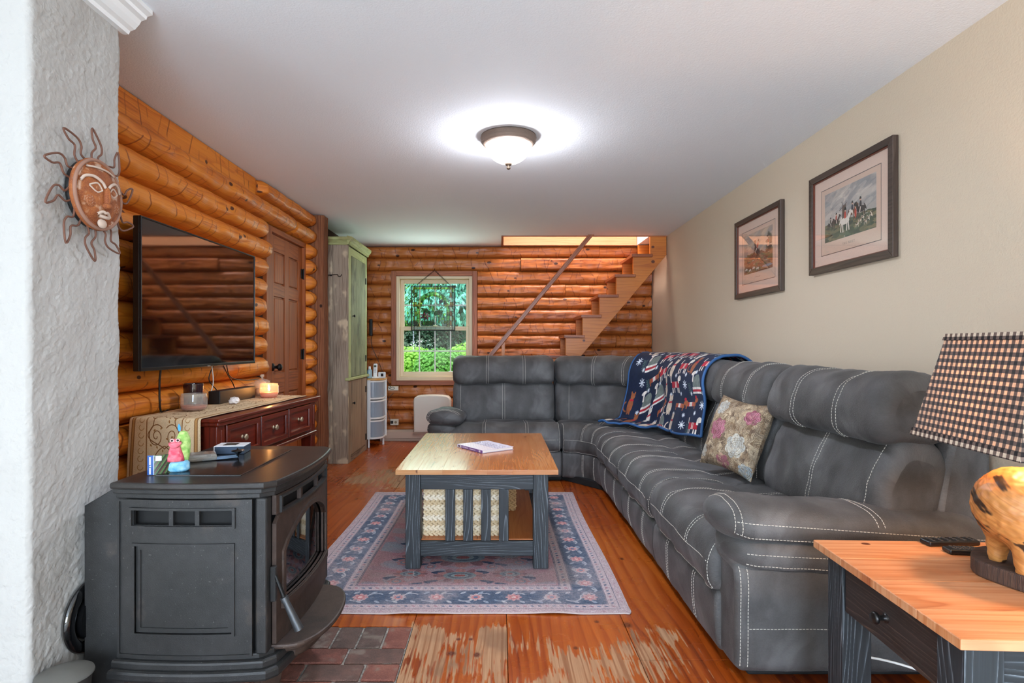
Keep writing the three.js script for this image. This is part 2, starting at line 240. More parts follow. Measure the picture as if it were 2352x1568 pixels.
function wearAt(X, D, pl) {   // how far the varnish is walked off
  if (!(D < 2.7 && X > -0.4 && X < 1.05) && Math.hypot(X + 1.06, D - 5.2) > 0.75) return 0;
  const n = fbm(X * 7 + pl * 7, D * 5 + pl * 3, 4096, 4096, 5, 61), st = fbm(X * 130, D * 7 + pl, 4096, 4096, 3, 63);
  let z = 0.0;
  if (X > -0.38 && X < 0.03) z = 0.95 * sstep(2.60, 2.44, D) - 0.55 * Math.exp(-(((X + 0.17) / 0.09) ** 2) - (((D - 2.52) / 0.08) ** 2));
  else if (X >= 0.03 && X < 0.535) z = D > 2.224 ? 0.66 * sstep(2.62, 2.30, D) : 0.78 - 0.6 * Math.exp(-(((X - 0.08) / 0.10) ** 2) - (((D - 2.16) / 0.07) ** 2));
  else if (X >= 0.535 && X < 1.0) z = 0.62 * sstep(2.62, 2.42, D) * sstep(0.86, 0.66, X);
  z = Math.max(z, 0.86 * Math.exp(-(((X + 1.06) / 0.42) ** 4) - (((D - 5.2) / 0.42) ** 4)), 0.05);
  return sstep(0.47, 0.56, z * 0.74 + (n - 0.5) * 1.0 + (st - 0.5) * 0.75 + 0.0);
}
const floorWear = new Float32Array(2048 * 1536);
const floorMap = dataTex(2048, 1536, (u, v, i, j) => {
  const X = FX(u), D = FD(v); let pl = 0; while (pl < seams.length - 2 && X > seams[pl + 1]) pl++;
  let xx = X, knot = 0, kr = 0;
  const near = knotGrid[Math.floor(X * 4) + ',' + Math.floor(D * 4)];
  if (near) for (const [kx, kd, k] of near) { const a = X - kx, b = D - kd, e = Math.exp(-(a * a) / (k * k * 5) - (b * b) / (k * k * 16)); xx += (a > 0 ? 1 : -1) * e * k * 0.6; const d = Math.hypot(a * (0.8 + 0.5 * hash(Math.round(kx * 999), 3, 1)), b * (0.7 + 0.4 * hash(Math.round(kd * 999), 5, 1))) / k + 0.25 * (vn(X * 300, D * 300, 8192, 8192, 77) - 0.5); if (d < 1.3) { knot = Math.max(knot, 1 - sstep(0.35, 1.2, d)); kr = 0.5 + 0.5 * Math.sin(d * 12); } }
  const n1 = fbm(X * 2 + pl * 13, D * 0.7 + pl * 5, 4096, 4096, 3, 51), t = xx * 22 + n1 * 6, s = t - Math.floor(t), g = Math.pow(s < 0.85 ? s / 0.85 : (1 - s) / 0.15, 2);
  const fine = vn(X * 400, D * 9, 8192, 8192, 55), low = fbm(X * 1.5 + pl * 3, D * 0.9, 4096, 4096, 3, 57), tone = hash(pl, 7, 3);
  const k = clamp(0.25 + g * 0.35 + (fine - 0.5) * 0.22 + (low - 0.5) * 1.1 + (tone - 0.5) * 0.3 + (vn(X * 60, D * 1.6 + pl, 8192, 8192, 93) - 0.5) * 0.3);
  let varnish = k < 0.5 ? lerp3([207, 118, 46], [180, 86, 24], k * 2) : lerp3([180, 86, 24], [112, 44, 12], k * 2 - 1);
  const gl = sstep(0.52, 0.8, vn(xx * 170 + n1 * 6, D * 2.2, 8192, 8192, 97)), dirt = sstep(0.5, 0.75, fbm(X * 6, D * 5, 4096, 4096, 4, 99)), bare = lerp3(lerp3(lerp3([214, 180, 152], [190, 150, 120], clamp(g * 0.5 + fine * 0.6)), [150, 98, 62], gl * 0.6), [138, 108, 88], dirt * 0.55);
  const w = wearAt(X, D, pl); floorWear[j * 2048 + i] = w;
  let c = lerp3(varnish, bare, w);
  if (knot) c = lerp3(c, lerp3([84, 36, 16], [126, 62, 28], kr), knot * 0.9);
  const sp = vn(X * 260, D * 200, 8192, 8192, 59); if (sp > 0.985) c = lerp3(c, [205, 170, 130], 0.6);
  return c;
});
const floorRough = dataTex(1024, 768, (u, v, i, j) => 0.24 + 0.5 * floorWear[(j * 2) * 2048 + i * 2] + 0.10 * fbm(u * 40, v * 60, 40, 60, 2, 91), false);
const mFloor = new THREE.MeshPhysicalMaterial({ map: floorMap, roughnessMap: floorRough, roughness: 1, color: 0xdccab0 });
const mRearFloor = mat(0xcfcac2, { roughness: 0.6 });
const floorG = struct('floor', 'wide orange varnished pine boards, worn to bare wood near the hearth');
structMeshPart('subfloor', span(-3.5, 2.05, -0.16, -0.031, 4.75, -7.5, 0), mat(0x2a160a, { roughness: 1 }), floorG);
function structMeshPart(n, g, m, p) { return mesh(n, g, m, p); }
{
  const cuts = { 7: [3.9, 6.1], 8: [2.224, 4.6], 9: [3.35, 5.4], 6: [4.3, 6.3], 5: [3.7, 5.66], 4: [4.9], 3: [4.1, 6.0], 10: [3.0, 5.0] };
  for (let i = 0; i < seams.length - 1; i++) {
    let d0 = -4.7; const x0 = seams[i], x1 = seams[i + 1];
    const ends = [1.2, ...(cuts[i] ?? []), 7.4];
    for (const d1 of ends) {
      for (const [a, b] of (x1 <= -0.36 && x0 >= -1.9 && d0 === 1.2 ? [[2.49, d1]] : [[d0, d1]])) {
        if (b - a < 0.02) continue;
        const g = span(x0 + 0.0012, x1 - 0.0012, -0.03, rr(-0.0008, 0), -(a + 0.0012), -(b - 0.0012), 0.0015);
        const p = g.attributes.position, uv = g.attributes.uv; for (let k = 0; k < p.count; k++) uv.setXY(k, (p.getX(k) + 1.95) / 3.9, (-p.getZ(k) - 1.6) / 5.9);
        mesh('plank', g, b < 1.3 ? mRearFloor : mFloor, floorG);
      }
      d0 = d1;
    }
  }
}
// ---------- brick hearth let into the floor ----------
{
  const h = struct('hearth_floor', 'red brick hearth pad with grey mortar let into the floor under the stove');
  const mortarMap = noiseTex(512, 0.3, (u, v) => 0.35 + 0.5 * fbm(u * 30, v * 30, 30, 30, 3, 41)); mortarMap.colorSpace = THREE.SRGBColorSpace;
  mesh('mortar', uvM(span(-1.9, -0.372, -0.03, -0.006, -1.2, -2.488, 0)), mat(0xe8dccc, { map: mortarMap, roughness: 0.95 }), h);
  const brickTex = (s, a, b) => per(dataTex(256, 256, (u, v) => { const n = fbm(u * 8, v * 8, 8, 8, 4, s), f = vn(u * 90, v * 90, 90, 90, s), d = sstep(0.55, 0.75, fbm(u * 5, v * 5, 5, 5, 3, s + 5)); return lerp3(lerp3(hex(a), hex(b), clamp(n + (f - 0.5) * 0.4)), [140, 128, 116], d * 0.7); }), 0.3, 0.3);
  const bm = [brickTex(1, 0x93594a, 0x5f3a30), brickTex(2, 0x7d5a4e, 0x57443c), brickTex(3, 0x9a6250, 0x704036), brickTex(4, 0x70584e, 0x4f4039)].map((m) => mat(0xffffff, { map: m, roughness: 0.88, bumpMap: metalBump, bumpScale: 0.003 }));
  const put = (x0, x1, d0, d1) => mesh('brick', uvM(span(x0, x1, -0.03, rr(-0.001, 0.002), -d0, -d1, 0.006)), bm[Math.floor(R() * 4)], h);
  for (let x = -0.376; x > -1.85; x -= 0.102) put(x - 0.094, x, 2.314, 2.486);
  let row = 0;
  for (let d = 2.308; d > 1.25; d -= 0.114, row++) for (let x = -0.376 + (row % 2 ? 0.09 : 0); x > -1.88; x -= 0.222) { const a = Math.max(-1.89, x - 0.214), b = Math.min(-0.376, x); if (b - a > 0.02) put(a, b, d - 0.106, d); }
}

// ---------- ceiling with the stairwell opening ----------
const mCeil = mat(0xeef2f6, { roughness: 0.85, ...paintBump });
{
  const s = shapePath([[-3.5, -4.75], [2.1, -4.75], [2.1, 7.5], [-3.5, 7.5]]);
  const g = uvM(extrude(s, 0.13, 0, [[[0.03, 6.67], [0.03, 7.41], [1.72, 7.41], [1.72, 6.67]]]).rotateX(-Math.PI / 2).translate(0, 2.45, 0));
  structMesh('ceiling', g, mCeil, 'plain white painted ceiling');
  const t = struct('trim_1', 'boards lining the stair opening in the ceiling');
  mesh('board', grain(span(0.02, 1.93, 2.440, 2.585, -6.672, -6.692), 'x'), mTrim, t);
  mesh('board', grain(span(0.018, 0.042, 2.436, 2.585, -6.672, -7.37), 'z'), mTrim, t);
  mesh('board', grain(span(0.045, 1.715, 2.446, 2.72, -7.30, -7.40), 'x'), woodMat(wCream, { color: 0xf2c4b0, roughness: 0.5 }), t);
}
// upstairs: white walls and a roof with a skylight, seen only by its light
{
  const m = mat(0xf0ece4, { roughness: 0.8 });
  structMesh('wall_upstairs', merge([span(-1.3, -1.2, 2.58, 4.4, -4.9, -7.5, 0), span(1.95, 2.05, 2.58, 4.4, -4.9, -7.5, 0), span(-1.3, 2.05, 2.58, 4.4, -4.9, -5.0, 0), span(-1.3, 2.05, 2.58, 4.4, -7.41, -7.51, 0)]), m);
  structMesh('roof', extrude(shapePath([[-1.3, 4.9], [2.05, 4.9], [2.05, 7.51], [-1.3, 7.51]]), 0.12, 0, [[[0.55, 6.35], [0.55, 7.15], [1.55, 7.15], [1.55, 6.35]]]).rotateX(-Math.PI / 2).translate(0, 4.4, 0), m);
  const w = struct('window_4', 'skylight over the stairs');
  mesh('frame', extrude(shapePath([[0.5, 6.3], [1.6, 6.3], [1.6, 7.2], [0.5, 7.2]]), 0.06, 0, [[[0.56, 6.36], [0.56, 7.14], [1.54, 7.14], [1.54, 6.36]]]).rotateX(-Math.PI / 2).translate(0, 4.52, 0), mWhite, w);
  mesh('pane', box(0.98, 0.006, 0.78, 1.05, 4.55, -6.75, 0), mGlass, w);
}

// ---------- log walls ----------
function logGeo(len, h, P, seed, ra = 0, rb = 0, flat = 2.4) {   // along x from 0, half round towards +z
  const nx = Math.max(6, Math.ceil(len / 0.035)), ny = 14, r = rng(seed), cuts = [0]; while (cuts[cuts.length - 1] < len) cuts.push(cuts[cuts.length - 1] + 0.07 + r() * 0.12);
  const ou = r() * 3, ov = r() * 3, sag = 0.4 + r();
  const f = (u, v) => {
    const x = u * len, q = v * 2 - 1; let k = 0; while (k < cuts.length - 2 && x > cuts[k + 1]) k++;
    const cell = (x - cuts[k]) / (cuts[k + 1] - cuts[k]), hew = 0.0045 * (hash(k, seed, 2) - 0.5) + 0.0035 * Math.cos((cell + 0.15 * q * (hash(k, seed, 4) - 0.5)) * 6.283);
    let e = 1; if (ra && x < ra) e = Math.sqrt(Math.max(0.02, 1 - (1 - x / ra) ** 2)); if (rb && len - x < rb) e = Math.min(e, Math.sqrt(Math.max(0.02, 1 - (1 - (len - x) / rb) ** 2)));
    const body = Math.pow(Math.max(0, 1 - Math.abs(q) ** flat), 0.62), n = N3(x * 3.2, q * 1.4, seed * 3.3) * 0.006 + N3(x * 14, q * 5, seed) * 0.0022;
    const z = (P * body + (hew + n) * body) * (0.25 + 0.75 * e), yy = q * h / 2 * (0.82 + 0.18 * e) + Math.sin(x * 1.1 * sag + seed) * 0.003;
    return V(x, yy, z);
  };
  const g = sheet(nx, ny, f, (u, v) => [u * len + ou, v * h * 1.35 + ov]);
  const caps = []; for (const u of [0, 1]) { const pos = [], uv = []; for (let j = 0; j < ny; j++) { const a = f(u, j / ny), b = f(u, (j + 1) / ny), c = V(a.x, 0, 0); for (const p of u ? [a, b, c] : [b, a, c]) { pos.push(p.x, p.y, p.z); uv.push(p.y + ou, p.z + ov); } } const c = new THREE.BufferGeometry(); c.setAttribute('position', new THREE.Float32BufferAttribute(pos, 3)); c.setAttribute('uv', new THREE.Float32BufferAttribute(uv, 2)); c.computeVertexNormals(); caps.push(c); }
  return merge([g, ...caps]);
}
const wallL = struct('wall_left', 'wall of orange varnished hand-peeled logs behind the television');
{
  mesh('backing', merge([span(-2.0, -1.85, -0.15, 2.45, -1.5, -4.58, 0), span(-2.0, -1.85, 2.14, 2.45, -4.58, -5.48, 0), span(-2.0, -1.85, -0.15, 2.45, -5.48, -7.5, 0)]), mChink, wallL);
  const H = 0.1495, lay = (d0, d1, y, h, P, s, ra, rb, fl) => { const m = mesh('log', logGeo(d1 - d0, h, P, s, ra, rb, fl), mLog, wallL); m.rotation.y = Math.PI / 2; m.position.set(-1.85, y, -d0); };
  mesh('beam', grain(span(-1.86, -1.825, 2.315, 2.445, -1.95, -4.36), 'z'), mLog, wallL);
  lay(4.37, 5.6, 2.385, 0.13, 0.10, 301, 0.05, 0.03, 3);
  for (let k = 0; k < 16; k++) {
    const y = 2.312 - (k + 0.5) * H; if (y < 0.03) break;
    const P = 0.098 + 0.012 * (hash(k, 3, 3) - 0.5);
    if (k === 0) { lay(1.95, 5.02, y, H * 1.03, P + 0.01, 310, 0, 0.03); lay(5.03, 5.6, y - 0.004, H, P, 311, 0.02, 0.04); continue; }
    lay(1.95, 4.46 + 0.05 * (hash(k, 9, 1) - 0.5) + (k === 2 ? 0.08 : 0), y, H * 1.02, P, 320 + k, 0, 0.055);
    lay(5.46, 5.61, y, H, 0.10, 350 + k, 0.05, 0.02);
  }
}
const wallB = struct('wall_back', 'far wall of reddish varnished logs with the window and the stairs');
{
  mesh('backing', merge([span(-2.0, -1.28, -0.15, 2.45, -7.41, -7.55, 0), span(-0.36, 2.05, -0.15, 2.45, -7.41, -7.55, 0), span(-1.28, -0.36, -0.15, 0.76, -7.41, -7.55, 0), span(-1.28, -0.36, 2.06, 2.45, -7.41, -7.55, 0)]), mChink, wallB);
  const B = [2.448, 2.303, 2.136, 1.969, 1.811, 1.653, 1.492, 1.327, 1.167, 1.018, 0.8475, 0.701, 0.534, 0.379, 0.209, 0.05];
  const cutsAt = { 0: [[-1.86, 1.252], [1.255, 1.915]], 1: [[-1.86, 0.263], [0.268, 1.915]], 3: [[-1.86, -1.37], [-0.28, 0.826], [0.830, 1.915]], 5: [[-1.86, -1.37], [-0.28, 1.47], [1.474, 1.915]], 7: [[-1.86, -1.37], [-0.28, 1.462], [1.466, 1.915]] };
  for (let i = 0; i < 15; i++) {
    const pieces = cutsAt[i] ?? (i >= 2 && i <= 10 ? [[-1.86, -1.37], [-0.28, 1.915]] : [[-1.86, 1.915]]);
    pieces.forEach(([a, b], j) => { const proud = i === 1 && j === 1; const m = mesh('log', logGeo(b - a, (B[i] - B[i + 1]) * (proud ? 1.0 : 1.01), proud ? 0.092 : 0.056 + 0.014 * hash(i, j, 6), 400 + i * 5 + j, 0, 0, proud ? 9 : 3.6), mLog2, wallB); m.position.set(a, (B[i] + B[i + 1]) / 2, -7.41); });
  }
}
// ---------- plain walls ----------
const mWallR = mat(0xd2c2aa, { roughness: 0.8, ...paintBump });
{
  const g = uvM(span(-0.06, 0.06, -0.02, 2.46, 7.15, -5.05, 0)); const w = structMesh('wall_right', g, mWallR, 'smooth beige painted wall'); w.rotation.y = -0.0155; w.position.set(1.81 + 0.0155 * 2.4 + 0.061, 0, -2.4);
  const mRear = mat(0xd9cdbb, { roughness: 0.85 });
  structMesh('wall_rear', extrude(shapePath([[-3.5, 0], [2.05, 0], [2.05, 2.46], [-3.5, 2.46]]), 0.12, 0, [[[-0.9, 0.5], [-0.9, 2.2], [0.4, 2.2], [0.4, 0.5]], [[0.5, 0.5], [0.5, 2.2], [1.8, 2.2], [1.8, 0.5]]]).translate(0, 0, 4.63), mRear);
  structMesh('wall_side', extrude(shapePath([[-4.75, 0], [1.9, 0], [1.9, 2.46], [-4.75, 2.46]]), 0.12, 0, [[[-3.35, 0.12], [-3.35, 2.1], [-1.45, 2.1], [-1.45, 0.12]]]).rotateY(Math.PI / 2).translate(-3.5, 0, 0), mRear);
  structMesh('wall_partition', span(-3.5, -1.9, 0, 2.46, -1.85, -1.97, 0), mRear);
  const win = (n, w, h, x, y, z, ry) => { const g = struct(n); const fr = extrude(shapePath([[-w / 2, -h / 2], [w / 2, -h / 2], [w / 2, h / 2], [-w / 2, h / 2]]), 0.09, 0, [[[-w / 2 + 0.05, -h / 2 + 0.05], [-w / 2 + 0.05, h / 2 - 0.05], [-0.02, h / 2 - 0.05], [-0.02, -h / 2 + 0.05]], [[0.02, -h / 2 + 0.05], [0.02, h / 2 - 0.05], [w / 2 - 0.05, h / 2 - 0.05], [w / 2 - 0.05, -h / 2 + 0.05]]]); mesh('frame', fr, mWhite, g); for (const s of [-1, 1]) mesh('pane', box(w / 2 - 0.06, h - 0.1, 0.006, s * (w / 4 - 0.015), 0, 0.05, 0), mGlass, g); place(g, x, y, z, ry); };
  win('window_2', 1.3, 1.7, -0.25, 1.35, 4.65, 0); win('window_3', 1.3, 1.7, 1.15, 1.35, 4.65, 0); win('door_2', 1.9, 1.98, -3.48, 1.11, 2.4, Math.PI / 2);
}
// ---------- plastered chimney column ----------
{
  const path = [V(-1.98, 0, -1.747), V(-1.422, 0, -1.747), V(-1.41, 0, -1.759), V(-1.41, 0, -2.158), V(-1.422, 0, -2.17), V(-1.98, 0, -2.17)], seg = []; let L = 0;
  for (let i = 0; i < path.length - 1; i++) { const l = path[i].distanceTo(path[i + 1]); seg.push([L, l]); L += l; }
  const nu = 235, nv = 400, f = (u, v) => {
    const a = u * L; let i = 0; while (i < seg.length - 1 && a > seg[i][0] + seg[i][1]) i++; const p = path[i].clone().lerp(path[i + 1], clamp((a - seg[i][0]) / seg[i][1])), d = path[i + 1].clone().sub(path[i]).normalize(); p.y = v * 2.45;
    const m = N3(a * 9, p.y * 9, 1), h = 0.004 * N3(a * 4, p.y * 4, 9) + 0.0012 * sstep(0.0, 0.5, N3(a * 40, p.y * 40, 3) + 0.6 * m) + 0.0009 * N3(a * 85, p.y * 85, 6);
    p.x += -d.z * h; p.z += d.x * h; return p;
  };
  const mP = mat(0xb6b2ac, { roughness: 0.9, bumpMap: plasterBump, bumpScale: 0.0022 });
  structMesh('wall_chimney', sheet(nu, nv, f, (u, v) => [u * L, v * 2.45]), mP, 'white rough plastered chimney column');
  const prof = [[0, 0], [0.022, 0], [0.028, 0.012], [0.045, 0.018], [0.06, 0.034], [0.07, 0.05], [0.088, 0.055], [0.092, 0.066], [0.112, 0.072], [0.112, 0.088], [0, 0.088]];
  structMesh('trim_2', extrude(prof, 0.9).translate(-1.412, 2.362, -2.185), mat(0xf2f2f0, { roughness: 0.4 }), 'white crown moulding along the top of the plaster column');
}
// ---------- timber post ----------
{
  const f = (k, v) => { const c = [[-1.85, -5.60], [-1.69, -5.60], [-1.69, -5.75], [-1.85, -5.75]], i = Math.floor(k * 4) % 4, t = k * 4 - Math.floor(k * 4); const a = c[i], b = c[(i + 1) % 4], x = mix(a[0], b[0], t), z = mix(a[1], b[1], t), y = v * 2.445; const n = N3(x * 6, y * 2.2, z * 6) * 0.006 + N3(x * 30, y * 7, z * 30) * 0.003; const cut = 0.006 * sstep(0.46, 0.5, Math.abs(t - 0.5)); const dx = x + 1.77, dz = z + 5.675, l = Math.hypot(dx, dz); return V(x + dx / l * (n - cut), y, z + dz / l * (n - cut)); };
  const s = sheet(64, 120, f, (u, v) => [v * 2.445, u * 0.62]); outward(s);
  const p = structMesh('post_1', s, mPost, 'rough brown timber post between the door and the tall cupboard');
}
// ---------- panelled door ----------
{
  const g = struct('door_1', 'brown stained six panel door set in the log wall');
  const X = -1.862, D0 = 4.66, D1 = 5.44, Y0 = 0.01, Y1 = 2.10;
  const st = (d0, d1, y0, y1, a, dx = 0) => grain(span(X - 0.02, X + 0.018 + dx, y0, y1, -d0, -d1, 0.002), a);
  mesh('threshold', grain(span(X - 0.14, X + 0.02, -0.15, 0.004, -4.58, -5.48, 0.002), 'z'), mDoor, g);
  mesh('door_slab', span(X - 0.02, X + 0.004, Y0, Y1, -D0, -D1, 0), mDoor, g);
  const ds = [D0, D0 + 0.105, (D0 + D1) / 2 - 0.05, (D0 + D1) / 2 + 0.05, D1 - 0.105, D1], ys = [Y0, 0.21, 0.80, 0.97, 1.60, 1.70, 1.97, Y1];
  for (const k of [0, 2, 4]) mesh('stile', st(ds[k], ds[k + 1], Y0, Y1, 'y'), mDoor, g);
  for (const k of [0, 2, 4, 6]) for (const [a, b] of [[1, 2], [3, 4]]) mesh('rail', st(ds[a], ds[b], ys[k], ys[k + 1], 'z', -0.0005), mDoor, g);
  for (const k of [1, 3, 5]) for (const [a, b] of [[1, 2], [3, 4]]) { const d0 = ds[a] + 0.012, d1 = ds[b] - 0.012, y0 = ys[k] + 0.012, y1 = ys[k + 1] - 0.012, w = d1 - d0, h = y1 - y0; mesh('panel', grain(extrude([[0, 0], [w, 0], [w, h], [0, h]], 0.020, 0.009).rotateY(Math.PI / 2).translate(X - 0.004, y0, -d0), 'y'), mDoor, g); }
  for (const [d0, d1, y0, y1, a] of [[4.55, 4.655, 0, 2.15, 'y'], [5.445, 5.47, 0, 2.15, 'y'], [4.655, 5.445, 2.105, 2.15, 'z']]) mesh('door_frame', grain(span(X - 0.03, X + 0.045, y0, y1, -d0, -d1, 0.003), a), mDoor, g);
  const kn = mesh('knob', lathe([[0, 0.075], [0.018, 0.074], [0.028, 0.062], [0.028, 0.052], [0.014, 0.038], [0.010, 0.012], [0.030, 0.008], [0.032, 0], [0, 0]]).rotateZ(-Math.PI / 2), mIron, g); kn.position.set(X + 0.018, 1.02, -4.735);
  for (const y of [0.62, 1.115, 1.86]) mesh('hinge', merge([span(X + 0.018, X + 0.026, y - 0.045, y + 0.045, -5.40, -5.452), cyl(0.008, 0.008, 0.1, X + 0.03, y, -5.445, 12)]), mIron, g);
}
// ---------- window in the log wall ----------
{
  const g = struct('window_1', 'cream framed double hung window in dark wood casing');
  const c0 = -1.365, c1 = -0.285, y0 = 0.695, y1 = 2.13;
  const cs = (a, b, c, d, ax) => mesh('casing', grain(span(a, b, c, d, -7.325, -7.43, 0.004), ax), mTrim, g);
  cs(c0, c0 + 0.062, y0, y1, 'y'); cs(c1 - 0.062, c1, y0, y1, 'y'); cs(c0 + 0.062, c1 - 0.062, y1 - 0.062, y1, 'x'); cs(c0 + 0.062, c1 - 0.062, y0, y0 + 0.058, 'x');
  const fr = (a, b, c, d, z0, z1, ax, n = 'jamb') => mesh(n, grain(span(a, b, c, d, -z0, -z1, 0.003), ax), mCream, g);
  const X0 = c0 + 0.062, X1 = c1 - 0.062, YB = y0 + 0.058, YT = y1 - 0.062;
  fr(X0, X0 + 0.04, YB, YT, 7.345, 7.52, 'y'); fr(X1 - 0.04, X1, YB, YT, 7.345, 7.52, 'y'); fr(X0 + 0.04, X1 - 0.04, YT - 0.035, YT, 7.345, 7.52, 'x'); fr(X0 + 0.04, X1 - 0.04, YB, YB + 0.045, 7.345, 7.52, 'x', 'sill');
  const sash = (D, ya, yb, n) => {
    const a = X0 + 0.04, b = X1 - 0.04, w = 0.042, s = (p, q, r, t, ax) => mesh(n + '_sash_rail', grain(span(p, q, r, t, -D, -(D + 0.035), 0.004), ax), mCream, g);
    s(a, a + w, ya, yb, 'y'); s(b - w, b, ya, yb, 'y'); s(a + w, b - w, ya, ya + (n === 'lower' ? 0.062 : 0.05), 'x'); s(a + w, b - w, yb - 0.05, yb, 'x');
    const gx0 = a + w, gx1 = b - w, gy0 = ya + (n === 'lower' ? 0.062 : 0.05), gy1 = yb - 0.05, mw = 0.014;
    for (let i = 1; i < 4; i++) mesh('muntin', span(mix(gx0, gx1, i / 4) - mw / 2, mix(gx0, gx1, i / 4) + mw / 2, gy0, gy1, -(D + 0.010), -(D + 0.026), 0.003), mWhite, g);
    mesh('muntin', span(gx0, gx1, (gy0 + gy1) / 2 - mw / 2, (gy0 + gy1) / 2 + mw / 2, -(D + 0.011), -(D + 0.025), 0.003), mWhite, g);
    for (let i = 0; i < 4; i++) for (let j = 0; j < 2; j++) mesh('pane', box((gx1 - gx0) / 4, (gy1 - gy0) / 2, 0.004, mix(gx0, gx1, (i + 0.5) / 4), mix(gy0, gy1, (j + 0.5) / 2), -(D + 0.018), 0), mGlass, g);
  };
  sash(7.445, 1.385, YT - 0.035, 'upper'); sash(7.405, YB + 0.045, 1.435, 'lower');
  mesh('sash_lock', box(0.05, 0.018, 0.03, -0.82, 1.444, -7.41), mat(0xc9b98c, { metalness: 0.6, roughness: 0.4 }), g);
}
// ---------- baseboard heater along the far wall ----------
{
  const g = struct('baseboard_back', 'beige metal baseboard heater along the log wall');
  const m = mat(0xcbb09a, { roughness: 0.5 });
  mesh('cover', extrude([[0, 0.035], [0.07, 0.035], [0.07, 0.115], [0.045, 0.14], [0, 0.14]], 2.7, 0).rotateY(-Math.PI / 2).translate(1.2, 0, -7.345), m, g);
  mesh('base', span(-1.5, 1.2, 0.0, 0.03, -7.30, -7.34, 0.002), m, g);
}

// ---------- stairs ----------
{
  const st = thing('staircase', 'open pine staircase with red-brown treads climbing along the log wall', 'stairs');
  const X = (k) => 0.732 + 0.1935 * k, Y = (k) => 1.314 + 0.2307 * k, low = (x) => 1.066 + (x - 0.921) * 1.18;
  const pts = [];
  for (let k = -5; k <= 4; k++) { pts.push([X(k) + 0.02, Math.min(2.44, Y(k) - 0.034)]); pts.push([Math.min(1.905, X(k + 1) + 0.02), Math.min(2.44, Y(k) - 0.034)]); }
  const outline = [...pts.filter((p) => p[1] > 0.02), [1.719, 2.44], [1.905, 2.44], [1.905, low(1.905)], [0.03, 0.012], [X(-5) + 0.02, 0.012]];
  const poly = outline.map(([x, y]) => [x, Math.max(0.012, y)]).filter((p, i, a) => i === 0 || Math.hypot(p[0] - a[i - 1][0], p[1] - a[i - 1][1]) > 0.004);
  for (const d of [6.71, 7.285]) mesh('stringer', grain(extrude(poly, 0.04, 0.002).translate(0, 0, -d), 'x'), mStair, st);
  for (let k = -5; k <= 4; k++) mesh('tread', grain(span(X(k), X(k) + 0.235, Y(k) - 0.034, Y(k), -6.64, -7.292, 0.005), 'z'), mTread, st);
  const rail = thing('stair_railing', 'brown sloping stair handrail on a pale square post', 'handrail');
  const a = V(-0.1145, 1.0706, 0), b = V(1.035, 2.449, 0), d = b.clone().sub(a).normalize(), c = b.clone().addScaledVector(d, 0.75), l = a.distanceTo(c);
  const h = mesh('handrail', grain(box(l, 0.05, 0.04, 0, 0, 0, 0.008), 'x'), mTread, rail); h.position.set((a.x + c.x) / 2, (a.y + c.y) / 2, -6.62); h.rotation.z = Math.atan2(d.y, d.x);
  mesh('newel_post', grain(span(0.018, 0.060, 0, 1.30, -6.642, -6.685, 0.004), 'y'), mStair, rail);
}
